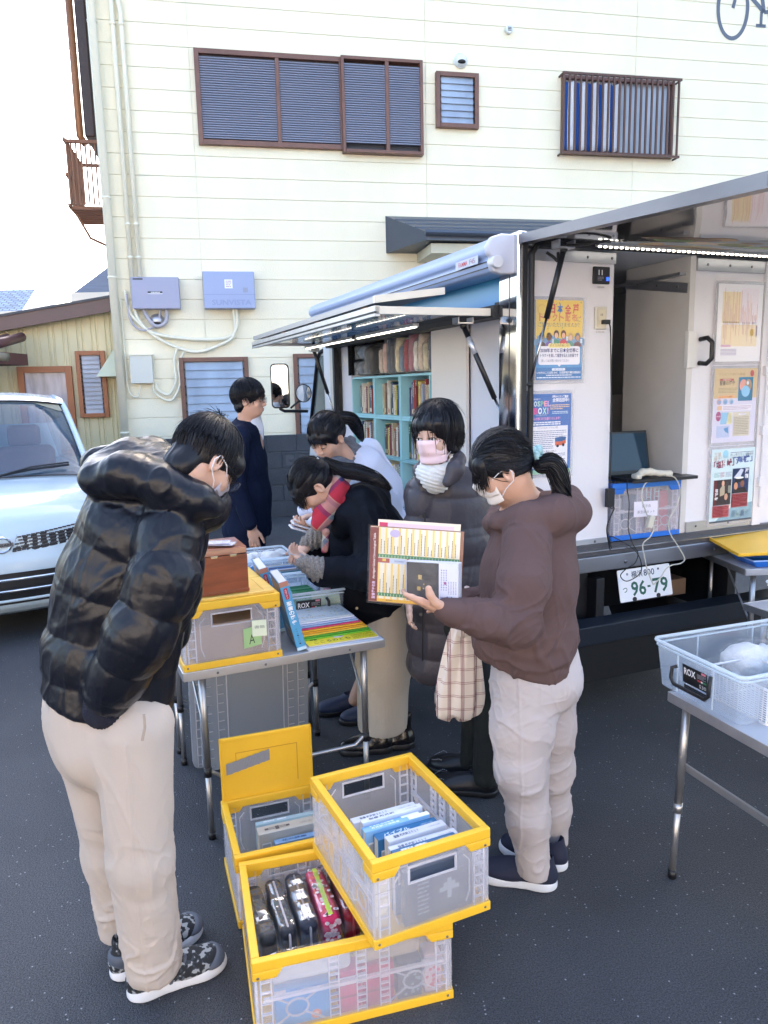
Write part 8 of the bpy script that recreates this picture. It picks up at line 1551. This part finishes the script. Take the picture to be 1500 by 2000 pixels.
# ------------------------------------------------ 5: masked woman in the grey-brown down coat
o = np.array([.34, 2.98, 0]); t = person('short-haired woman in a pink mask, white collar and grey-brown long down coat', o[0], o[1])
hc = at(853, 853, 2.92); fd = nz([-.56, -.82, -.08]); ud = (-.04, 0, 1); f_, u_, r_ = hframe(fd, ud); H = lambda x, y, z, hc=hc, f_=f_, u_=u_, r_=r_: hc+(r_*x+f_*y+u_*z)*.95
B = Sdf(.0034); add_head(B, hc, fd, ud, .95); ch = at(880, 985, 3.02); hp = at(885, 1190, 3.04); B.chain([H(0, -.02, -.06), ch], [.05, .07], k=.03); B.chain([ch, hp], [.11, .12], k=.04)
fa, fb = (gz(972, 1552), gz(842, 1540)), (gz(945, 1518), gz(842, 1500))
for i, (a, b_) in enumerate((fa, fb)): B.chain([hp+V3(0, (-.08, .08)[i], -.05), V3(a[0]-.02, (hp[1]+a[1])/2, .45), V3(a[0]-.05, a[1], .09)], [.08, .055, .04], k=.02)
B.chain([at(830, 960, 2.98), at(815, 1090, 2.98), at(800, 1160, 2.90)], [.04, .034, .028], k=.02); B.chain([at(930, 960, 3.05), at(930, 1080, 3.05), at(880, 1150, 2.93)], [.04, .034, .028], k=.02); hand(B, at(800, 1168, 2.89), (-.1, -.2, -1), (1, 0, 0), .85, .5); hand(B, at(872, 1156, 2.91), (-1, -.2, -.2), (0, 1, 0), .85, .6)
B.mesh('body', mat('fair skin', (.60, .39, .30), .5, bump=(90, .0004), var=(12, .05)), t, o); face_parts(t, o, H, f_, u_, r_, lips=False); mask_part(t, o, H, f_, u_, r_, 'pale pink mask', 'eccfd4', top=.000, bot=-.100)
hair_cap(t, o, hc, fd, ud, .95, cut=[(0, .125, -.048, .080, .086, .094), (0, .06, -.13, .070, .08, .06)], thick=.020, extra=[('e', (0, -.04, -.030), (.080, .065, .055)), ('e', (-.068, -.012, -.03), (.020, .045, .045)), ('e', (.068, -.012, -.03), (.020, .045, .045)), ('e', (0, .062, .062), (.074, .032, .028))])
locks(t, o, H, [(.1, -.1, .98), (0, -.2, .98)], lambda rd_: np.array([rd_.uniform(-1, 1), rd_.uniform(-1, .12), rd_.uniform(-.3, .0)]), 700, seed=31, off=.027, fall=.045, jitter=.1, rad=.0012)
locks(t, o, H, [(.05, .1, .98)], lambda rd_: np.array([rd_.uniform(-.72, .72), .95, rd_.uniform(.36, .50)]), 340, seed=32, off=.020, fall=.030, falldir=(-.1, -.08, -1), rad=.0011, jitter=.07)
for sx in (-1, 1): locks(t, o, H, [(sx*.2, .1, .97)], lambda rd_, sx=sx: np.array([sx*.98, rd_.uniform(.05, .26), rd_.uniform(-.1, .1)]), 45, seed=33+sx, off=.021, fall=.060, rad=.0012, jitter=.08)
locks(t, o, H, [(0, -.2, .97)], lambda rd_: np.array([rd_.uniform(-1, 1), rd_.uniform(-.6, .6), .2]), 24, seed=36, off=.030, tipoff=.012, rad=.0008)
ribw = mat('white rib knit', (.70, .69, .66), .9, bump=(60, .004, 1)); S_ = Sdf(.0045); S_.chain([H(-.04, .03, -.135), H(0, .065, -.150), H(.045, .05, -.140), H(.06, 0, -.115)], [.030, .034, .030, .026], k=.02); S_.chain([H(-.04, .03, -.135), H(-.060, -.01, -.10), H(-.05, -.045, -.085)], [.028, .026, .026], k=.02); S_.cap(H(0, .03, -.14), H(0, .03, -.17), .05, .06, k=.03); S_.ell(H(0, .01, -.09), (.056, .055, .045), k=.01, sub=True)
S_.mesh('roll_collar', ribw, t, o, disp=lambda v, N: .0022*np.sin(v[:, 2]*420+v[:, 0]*120))
dn = mat('grey brown down nylon', (.060, .053, .062), .42, spec=.35, bump=(30, .003, 3)); S_ = Sdf(.0055)
S_.chain([at(880, 975, 3.05), at(878, 1050, 3.06), at(878, 1180, 3.06), at(868, 1290, 3.05)], [.15, .165, .165, .150], k=.04, quilt=(.12, .012, .03), sq=((1, .3, 0), 1.12)); S_.cap(at(818, 965, 3.02), at(938, 970, 3.10), .06, .06, k=.05)
S_.chain([at(826, 965, 2.98), at(818, 1080, 2.97), at(806, 1150, 2.92)], [.07, .068, .055], k=.012, quilt=(.11, .012, .02)); S_.chain([at(930, 970, 3.08), at(932, 1080, 3.05), at(890, 1145, 2.95)], [.072, .068, .055], k=.012, quilt=(.11, .012, .02))
S_.chain([H(-.075, -.02, -.10), H(-.095, .03, -.13), H(-.075, .07, -.175)], [.030, .034, .022], k=.02); S_.chain([H(.07, -.02, -.105), H(.075, .03, -.14), H(.05, .07, -.175)], [.026, .028, .018], k=.02); S_.chain([H(-.075, -.02, -.10), H(0, -.07, -.085), H(.07, -.02, -.105)], [.030, .032, .026], k=.02)
S_.ell(H(0, .045, -.14), (.05, .055, .05), k=.012, sub=True); S_.plane(at(868, 1322, 3.05), (0, 0, -1), k=.02)
S_.mesh('down_coat', dn, t, o, disp=lambda v, N: folds(v, (0, .2, 1), 12, .0035, 3)+.003*noise(v, 12))
q = MB(); q.tube([Vector(at(*p_)-o) for p_ in ((830, 1000, 2.868), (828, 1080, 2.862), (826, 1180, 2.866), (825, 1290, 2.876))], .004, 6)
for py_ in (1010, 1100, 1200): q.tube([Vector(at(822, py_, 2.868)-o), Vector(at(822, py_, 2.858)-o)], .007, 10)
q.mk('zip', blkp, t)
S_ = Sdf(.005); S_.chain([hp+V3(0, -.08, -.03), V3(fa[0][0]-.03, 2.94, .45), V3(fa[0][0]-.05, fa[0][1], .08)], [.09, .066, .056], k=.02); S_.chain([hp+V3(0, .08, -.03), V3(fb[0][0]-.03, 3.06, .45), V3(fb[0][0]-.05, fb[0][1], .08)], [.09, .066, .056], k=.02); S_.plane(V3(0, 0, .055), (0, 0, -1)); S_.mesh('trousers', mat('dark olive cotton', (.012, .014, .012), .85), t, o, disp=cloth_disp(.006, 9))
for a, b_ in (fa, fb):
    s_ = shoe(t, o, a, b_, mat('dark leather', (.014, .015, .020), .35), blkp, .05, .05, 'shoe', .026, mat('blue black lace', '20283a', .7))
    d_ = nz(b_-a); sd_ = np.array([-d_[1], d_[0], 0]); q = MB(); R_ = [Vector(b_-d_*.05+(d_*.045*math.cos(x_)+sd_*.040*math.sin(x_))+V3(0, 0, .052+.022*(1-abs(math.cos(x_))))-o) for x_ in np.linspace(-1.9, 1.9, 22)]
    for k in range(0, 21): q.tube([R_[k].lerp(R_[k+1], .1), R_[k].lerp(R_[k+1], .65)], .0013, 4)
    q.mk('stitching', mat('pale stitching', 'b8bcc4', .7), s_)
# ------------------------------------------------ 6: woman in the mauve-brown hooded sweatshirt
o = np.array([.50, 2.33, 0]); t = person('woman in a mauve-brown hooded sweatshirt and pale trousers holding a chart and boxed book', o[0], o[1])
hc = at(982, 916, 2.32); fd = nz([-.90, .12, -.42]); ud = nz([-.42, 0, .90]); f_, u_, r_ = hframe(fd, ud); H = lambda x, y, z, hc=hc, f_=f_, u_=u_, r_=r_: hc+(r_*x+f_*y+u_*z)*HS
B = Sdf(.0034); add_head(B, hc, fd, ud, HS); ch = at(1035, 1040, 2.36); hp = at(1040, 1290, 2.40)
B.chain([H(0, -.02, -.06), at(1030, 1000, 2.36), ch], [.050, .058, .08], k=.03); B.chain([ch, at(1035, 1160, 2.38), hp], [.12, .12, .12], k=.04)
nk, na = at(1018, 1505, 2.28), at(1043, 1690, 2.30); fk, fa_ = at(1075, 1500, 2.48), at(1082, 1640, 2.48)
B.chain([at(1030, 1320, 2.32), nk, na], [.085, .058, .038], k=.02); B.chain([at(1060, 1320, 2.48), fk, fa_], [.085, .058, .038], k=.02)
sh_, el_, wr_ = at(1022, 1064, 2.20), at(1005, 1212, 2.11), at(872, 1192, 2.06)
B.chain([sh_, el_, wr_], [.032, .030, .026], k=.02)
wp = at(862, 1190, 2.055); fdn = nz(at(805, 1172, 2.13)-wp)
# hand under the books: palm up and away, fingers behind the books, thumb up in front
hand(B, wp, fdn, nz([0, .55, .8]), .92, .22, -1, thumb=.9)
B.chain([at(868, 1186, 2.045), at(849, 1176, 2.035), at(840, 1162, 2.03), at(837, 1150, 2.032)], [.0135, .0125, .0112, .0098], k=.006)
B.chain([at(1030, 1060, 2.55), at(1000, 1180, 2.58), at(900, 1180, 2.50)], [.045, .038, .026], k=.02); hand(B, at(890, 1178, 2.48), (-1, -.3, .1), (0, -1, 0), .85, .4)
B.mesh('body', skin, t, o); face_parts(t, o, H, f_, u_, r_, lips=False); mask_part(t, o, H, f_, u_, r_, 'pale beige mask', 'd6cfca', top=-.004, bot=-.095)
q = MB(); q.tube([Vector(H(.0, 0, 0)-o), Vector(H(.001, 0, 0)-o)], .001, 4)
hair_cap(t, o, hc, fd, ud, HS, cut=[(0, .118, -.055, .080, .070, .088), (0, .045, -.120, .09, .085, .052), (-.088, .018, -.030, .022, .036, .036), (.088, .018, -.030, .022, .036, .036)], thick=.011, extra=[('e', (0, .058, .045), (.072, .042, .042))])
mg = MB(); tie = H(0, -.118, -.012)
locks(t, o, H, [(.5, .8, .25), (-.5, .8, .25), (.2, .85, .5), (-.2, .85, .5), (.8, .5, .1), (-.8, .5, .1), (-.9, .05, -.2), (.9, .05, -.2), (-.75, -.2, -.6), (0, .5, .85), (0, .3, .95)], lambda rd_: np.array([0, -1., -.42]), 620, seed=42, off=.0125, jitter=.10, rad=.0012)
locks(t, o, H, [(-.1, .5, .85), (.1, .5, .85)], lambda rd_: np.array([rd_.uniform(-.8, .8), .95, rd_.uniform(-.05, .15)]), 200, seed=43, fall=.065, falldir=-u_*.85+f_*.25, off=.013, rad=.0014)
gh = mat('grey streaked hair', (.10, .10, .11), .4); gs = locks(t, o, H, [(-.3, .75, .5), (0, .7, .7), (-.1, .9, .3)], lambda rd_: np.array([0, -.75, .65]), 34, seed=45, off=.0145, jitter=.16, rad=.0011); gs.data.materials[0] = gh
tail(t, o, [tie, at(1058, 908, 2.28), at(1078, 905, 2.27), at(1092, 935, 2.27), at(1096, 965, 2.27), at(1088, 992, 2.27)], [.016, .026, .032, .034, .030, .006], 240, 44, rs=.0016)
q = MB(); rdd = random.Random(6)
for k in range(26): a = k*.55; q.ell(Vector(tie-f_*.010+(u_*math.cos(a)+r_*math.sin(a))*.024+f_*rdd.uniform(-.012, .012)-o), (.0115, .0115, .0115), n=10, m=7)
q.mk('scrunchie', mat('pale teal chenille', (.28, .45, .47), .9, bump=(150, .004)), t, smooth=True)
flc = mat('mauve brown fleece', (.108, .070, .068), .92, bump=(420, .0008), spec=.15, var=(5, .10)); S_ = Sdf(.0042)
S_.chain([at(1040, 1040, 2.36), at(1032, 1130, 2.36), at(1026, 1225, 2.37), at(1028, 1278, 2.38)], [.132, .148, .150, .148], k=.05, sq=((0, 1, 0), 1.15)); S_.cap(at(985, 1240, 2.36), at(985, 1280, 2.36), .10, .095, k=.05)
S_.chain([at(1028, 1060, 2.20), at(1022, 1140, 2.13), at(1005, 1212, 2.11), at(950, 1212, 2.07), at(886, 1196, 2.06)], [.074, .074, .070, .058, .043], k=.022)
S_.chain([at(1040, 1050, 2.54), at(1000, 1170, 2.58), at(905, 1180, 2.50)], [.085, .075, .048], k=.022)
S_.chain([at(975, 1020, 2.27), at(1025, 1012, 2.22), at(1080, 1005, 2.24), at(1118, 1000, 2.33), at(1108, 975, 2.44)], [.026, .046, .058, .056, .05], k=.022); S_.chain([at(972, 1015, 2.28), at(962, 1022, 2.38), at(975, 1005, 2.46), at(1040, 975, 2.48)], [.024, .028, .035, .045], k=.022); S_.ell(at(1085, 985, 2.34), (.06, .085, .045), k=.03)
S_.ell(at(1015, 985, 2.35), (.060, .065, .06), k=.015, sub=True)
pn = nz(V3(-.32, 0, -1)); S_.plane(at(1035, 1302, 2.36), pn, k=.015)
def hdd(v, N):
    q = v*np.array([1, 1, .9]); q[:, 2] += .35*q[:, 0]; w_ = np.clip((1.25-v[:, 2])/.3, .35, 1.3); el = near(v, el_, .13); wr = near(v, at(900, 1200, 2.06), .09); low = np.clip((1.10-v[:, 2])/.2, 0, 1); return folds(v, (.35, .2, -1), 11, .0045, 4, w=.12)*(.6+low)+el*folds(v, (.7, 0, .75), 18, .0085, 4, 2, w=.13)+wr*folds(v, (.1, .3, 1), 22, .006, 3, 5)+low*folds(v, (1, .2, .45), 14, .007, 5, 7, w=.12)+near(v, sh_, .14)*folds(v, (.2, .2, 1), 16, .005, 3, 12)+.003*noise(v, 5)-.0035*np.exp(-((np.linalg.norm(v-at(990, 1105, 2.12), axis=1)-.135)/.004)**2)*(v[:, 1] < 2.3)-.007/(1+np.exp((-((v-at(1035, 1302, 2.36))@pn)-.052)/.003))
hd = S_.mesh('hooded_sweatshirt', flc, t, o, disp=hdd)
S_ = Sdf(.004); S_.cap(at(892, 1197, 2.058), at(872, 1192, 2.058), .044, .037, k=.006); S_.mesh('cuff', flc, hd, o)
def pseam(name, pts, Y, r=.0022, m_=None):
    q = MB(); P_ = [Vector(at(a, b_, Y if not callable(Y) else Y(a, b_))-o) for a, b_ in pts]; q.tube(sag(P_, 0), r, 5); return q.mk(name, m_ or mat('mauve seam', (.06, .034, .034), .9), hd)
paleT = mat('pale grey stretch cotton', (.44, .40, .40), .85, bump=(420, .0003), var=(3, .03)); S_ = Sdf(.0042)
S_.chain([at(1045, 1262, 2.39), at(1040, 1320, 2.38)], [.135, .135], k=.05, sq=((0, 1, 0), 1.1)); S_.chain([at(1028, 1330, 2.32), at(1020, 1420, 2.30), nk, at(1033, 1600, 2.29), na+V3(0, 0, -.01)], [.112, .098, .080, .067, .054], k=.04); S_.chain([at(1062, 1330, 2.46), at(1070, 1420, 2.47), fk, at(1080, 1580, 2.48), fa_+V3(0, 0, .0)], [.115, .092, .076, .060, .050], k=.04)
S_.ell(at(1085, 1320, 2.38), (.08, .13, .10), k=.05); S_.plane(na-V3(0, 0, .035), (0, 0, -1))
def ptd(v, N):
    q = v.copy(); q[:, 2] += .30*q[:, 0]*np.sign(q[:, 2]-.5); zz = v[:, 2]; w_ = .5+.9*np.exp(-((zz-.62)/.14)**2)+.8*np.exp(-((zz-.38)/.1)**2)+.9*np.exp(-((zz-.14)/.06)**2); kn = near(v, nk, .15)+near(v, fk, .15); sm_ = -.0035*np.exp(-((v[:, 0]-(nk[0]-.015)+(zz-.45)*.02)/.004)**2)*(v[:, 1] < nk[1]); bx = np.maximum(np.abs(v[:, 0]-at(1075, 1325, 2.28)[0])-.048, np.abs(v[:, 2]-at(1075, 1325, 2.28)[2])-.058); sm_ = sm_-.0025*np.exp(-(bx/.0035)**2)*(v[:, 1] < 2.36); return sm_+(.5+1.0*kn+near(v, na, .09)*1.2)*folds(v, (1, .2, .28), 21, .0042, 5, w=.12)+folds(v, (1, 0, -.6), 17, .0042, 4, 5)*np.exp(-((zz-.70)/.14)**2)+.003*noise(v, 6)
pt = S_.mesh('trousers', paleT, t, o, disp=ptd)
nvy = mat('navy knit shoe', (.008, .012, .035), .75, bump=(300, .0008))
shoe(t, o, gz(1085, 1733), gz(938, 1708), nvy, sole_w, .050, .065, 'sneaker', .032, mat('navy lace', '1a2036', .7)); shoe(t, o, gz(1102, 1697), gz(985, 1655), nvy, sole_w, .050, .065, 'sneaker', .032, mat('navy lace', '1a2036', .7))
# what she holds
def quadframe(tl, tr, bl, Y0, Y1=None):
    a, b_, c_ = np.array(at(*tl, Y0)), np.array(at(*tr, Y1 or Y0)), np.array(at(*bl, Y0)); x = b_-a; y = a-c_; return frame(c_, x, y-x*((y@x)/(x@x))), np.linalg.norm(x), np.linalg.norm(y)
M_, W_, H_ = quadframe((738, 1030), (914, 1042), (720, 1172), 2.22, 2.16)
loc = M_.translation.copy(); M2 = Matrix.Translation(-loc) @ M_
tch = thing('chart_folder', 'folded yellow-striped chronology chart with a red-brown spine held by the woman', 'chart', loc); p = Print(W_, H_, 'eee6c8', .004, M=M2)
sp = W_*.095; p.rect(0, 0, sp, H_, '7a2f28', 1); p.text('Abridged Global Chronological Table', sp*.72, H_*.30, sp*.34, 'e8dcd8', 2, w=H_*.62, rotz=math.pi/2, bold=.02); p.text('聖書歴史年表', sp*.75, H_*.03, sp*.42, 'd8b8d8', 2, w=H_*.24, rotz=math.pi/2, bold=.02)
n = 24
for k in range(n):
    x = sp+(W_-sp)*k/n; dx = (W_-sp)/n; p.rect(x, H_*.04, x+dx*.55, H_, 'f0cf7a' if k % 2 == 0 else 'e6e4dc', 1)
rdd = random.Random(12)
for k in range(n-1):
    x = sp+(W_-sp)*(k+.7)/n
    for y0, y1 in ((H_*.66, H_*(.70+rdd.uniform(.03, .24))), (H_*.12, H_*(.14+rdd.uniform(.02, .24)))):
        c_ = rdd.choice(['4a4438', '6a5a40', '2f2f30', 'b8403a' if k in (9, 14) else '57503f']); y = y0
        while y < y1: p.rect(x, y, x+.0022, y+.0035, c_, 3); y += .0048
for y in (H_*.60, H_*.075): p.rect(sp, y, W_, y+H_*.045, '4f8a5a', 2); [p.rect(sp+(W_-sp)*(k+.4)/26, y+.001, sp+(W_-sp)*(k+.4)/26+.0015, y+H_*.035, 'cfe0c8', 3) for k in range(26)]
p.rect(sp, H_*.525, W_, H_*.595, 'c9d4e4', 2); p.rect(sp, H_*.53, sp+W_*.13, H_*.59, 'b0584a', 3); p.rect(sp+W_*.05, H_*.55, sp+W_*.09, H_*.585, 'e0c060', 4); p.rect(W_*.42, H_*.575, W_*.6, H_*.60, 'b8503f', 3); p.text('古代世界史', W_*.28, H_*.545, .006, '3a4a8a', 3, w=.03); p.rect(sp, 0, W_*.62, H_*.04, 'e8b83a', 3); p.text('新約時代', W_*.2, H_*.01, .005, '4a3a1a', 4, w=.02)
p.oval(W_*.28, H_*.93, .016, .012, 'c0b4d8', 4); p.done('chart_sheet', tch)
q = MB(M2); q.box(-.002, W_+.010, -.004, H_+.002, -.008, -.0055); q.mk('brown_card', mat('brown card', '9a6a50', .7), tch); q = MB(M2); q.grid(lambda a, b_: (-.006+a*(W_+.016), -.008+b_*(H_+.014), .0035+.0012*math.sin(a*9+b_*5)), 16, 12); q.mk('clear_cover', mat('clear gloss cover', (.8, .8, .8), .05, alpha=.07, spec=1), tch)
M3 = Matrix.Translation(Vector(M_.col[1][:3])*.022+Vector(M_.col[0][:3])*.02+Vector(M_.col[2][:3])*-.012); t4 = thing('booklet', 'cream booklet with a pink corner sticking up behind the held chart', 'book', loc+M3.translation); p = Print(W_*.92, H_, 'e8dccb', .003, M=M2); p.rect(.004, H_-.03, .03, H_-.008, 'c83a68', 1); p.rect(.03, H_-.02, W_*.85, H_-.008, 'd8c4d8', 1); p.done('cover', t4)
M_, W_, H_ = quadframe((806, 1098), (910, 1104), (792, 1172), 2.13, 2.07); loc = M_.translation.copy(); M2 = Matrix.Translation(-loc) @ M_
tb_ = thing('boxed_book', 'black boxed scripture with gold lettering and a white paper band held in her hand', 'book', loc)
q = MB(M2); q.box(0, W_, 0, H_, -.038, -.001); q.mk('slip_box', mat('box white', (.55, .56, .62), .5), tb_, bevel=.0012)
p = Print(1, 1, None, M=M2); p.rect(.004, .002, W_*.64, H_-.002, '14161c', 1); p.rect(W_*.64, 0, W_, H_, 'd4d8ea', 1); p.text('聖', W_*.24, H_*.56, .013, 'c8a85a', 2, w=.013, bold=.02); p.text('書', W_*.22, H_*.27, .013, 'c8a85a', 2, w=.013, bold=.02); p.oval(W_*.355, H_*.44, .0018, .0018, 'c8a85a', 2); p.oval(W_*.35, H_*.33, .0018, .0018, 'c8a85a', 2)
p.text('聖書', W_*.72, H_*.05, .009, '6a5a9a', 2, w=.012, rotz=math.pi/2); p.oval(W_*.76, H_*.50, .0045, .0045, '9a4a8a', 2); p.oval(W_*.80, H_*.12, .003, .006, '8a4a8a', 2); p.oval(W_*.88, H_*.12, .003, .006, '8a4a8a', 2)
for k in range(7): p.lines(W_*(.68+.045*k), H_*(.22 if k > 2 else .30), W_*(.70+.045*k), H_*(.55 if k > 2 else .85), 9, '6a6a9a', 2, .5, k)
p.done('cover_print', tb_); q = MB(M2); q.grid(lambda a, b_: (-.002+a*(W_+.004), -.002+b_*(H_+.004), .0025+.0016*abs(math.sin(a*6+b_*7))), 18, 14); q.mk('film', mat('tight film', (.8, .8, .8), .04, alpha=.10, spec=1, bump=(40, .01)), tb_)
# plaid cloth bag hanging from her far arm
mP, N, L, b = nodes_mat('plaid flannel'); tc = N.new('ShaderNodeTexCoord'); sx = N.new('ShaderNodeSeparateXYZ'); L.new(tc.outputs['Object'], sx.inputs[0]); wh, br_ = (.74, .70, .66), (.16, .03, .06); md = (.42, .26, .26)
st2 = [(0, wh), (.10, br_), (.15, wh), (.20, br_), (.25, wh), (.30, br_), (.35, wh)]; st3 = [(0, wh), (.12, md), (.18, wh), (.24, md), (.30, wh), (.6, wh)]
a_ = stripes(N, L, sx.outputs[0], 21, st2); b_ = stripes(N, L, sx.outputs[2], 19, st3); mx = N.new('ShaderNodeMix'); mx.data_type = 'RGBA'; mx.blend_type = 'MULTIPLY'; mx.inputs[0].default_value = .85; L.new(a_, mx.inputs[6]); L.new(b_, mx.inputs[7]); mx2 = N.new('ShaderNodeVectorMath'); mx2.operation = 'SCALE'; mx2.inputs['Scale'].default_value = 1.3; L.new(mx.outputs[2], mx2.inputs[0]); L.new(mx2.outputs[0], b.inputs['Base Color']); b.inputs['Roughness'].default_value = .95
bo = at(895, 1330, 2.62); tg = thing('cloth_bag', 'white and maroon plaid cloth bag hanging from the arm of the sweatshirt woman', 'bag', bo)
q = MB()
def bagf(u, v):
    a = u*2*math.pi; top = np.array(at(905, 1225, 2.58))-bo; bot = np.array(at(893, 1405, 2.62))-bo; c_ = top+(bot-top)*v; w_ = .034+.052*min(1, v*1.35)**.8-.012*max(0, v-.85)/.15; fl = 1+.20*math.sin(a*5+2*v)*(1-.55*v)+.10*math.sin(a*9+1+3*v)*(1-.4*v)
    e = 1 if v < .93 else max(.05, 1-((v-.93)/.07)**2); return Vector((c_[0]+math.cos(a)*w_*fl*(.35+.65*e), c_[1]+math.sin(a)*w_*.42*fl*e, c_[2]+.010*math.sin(a*3+1)*v))
q.grid(bagf, 96, 40); q.mk('bag_body', mP, tg, smooth=True)
S_ = Sdf(.005); S_.chain([at(905, 1232, 2.58), at(905, 1180, 2.56), at(912, 1150, 2.55)], [.026, .014, .012], k=.01); S_.mesh('handle', mP, tg, bo)
# booklets in the young woman's hands
for k in range(3):
    c_ = at(602-3*k, 1022+7*k, 3.30-.01*k); tt = thing('booklet', ['topmost', 'middle', 'lowest'][k]+' of the three white booklets held by the young woman in the pale top', 'book', c_, 0, 'booklets held by the young woman'); MB(rot('Z', .2+.05*k) @ rot('Y', .42-.04*k)).box(-.07, .07, -.045, .045, -.004, .004).mk('cover', mat('booklet white', (.62, .64, .70), .4), tt, bevel=.001)
c_ = at(590, 1085, 3.03); tt = thing('card', 'thin grey card held in the fingers of the woman in the black coat', 'card', c_); MB(rot('Z', .1) @ rot('Y', .30)).box(-.06, .05, -.03, .03, -.001, .001).mk('card_sheet', mat('grey card', (.35, .38, .42), .4), tt)
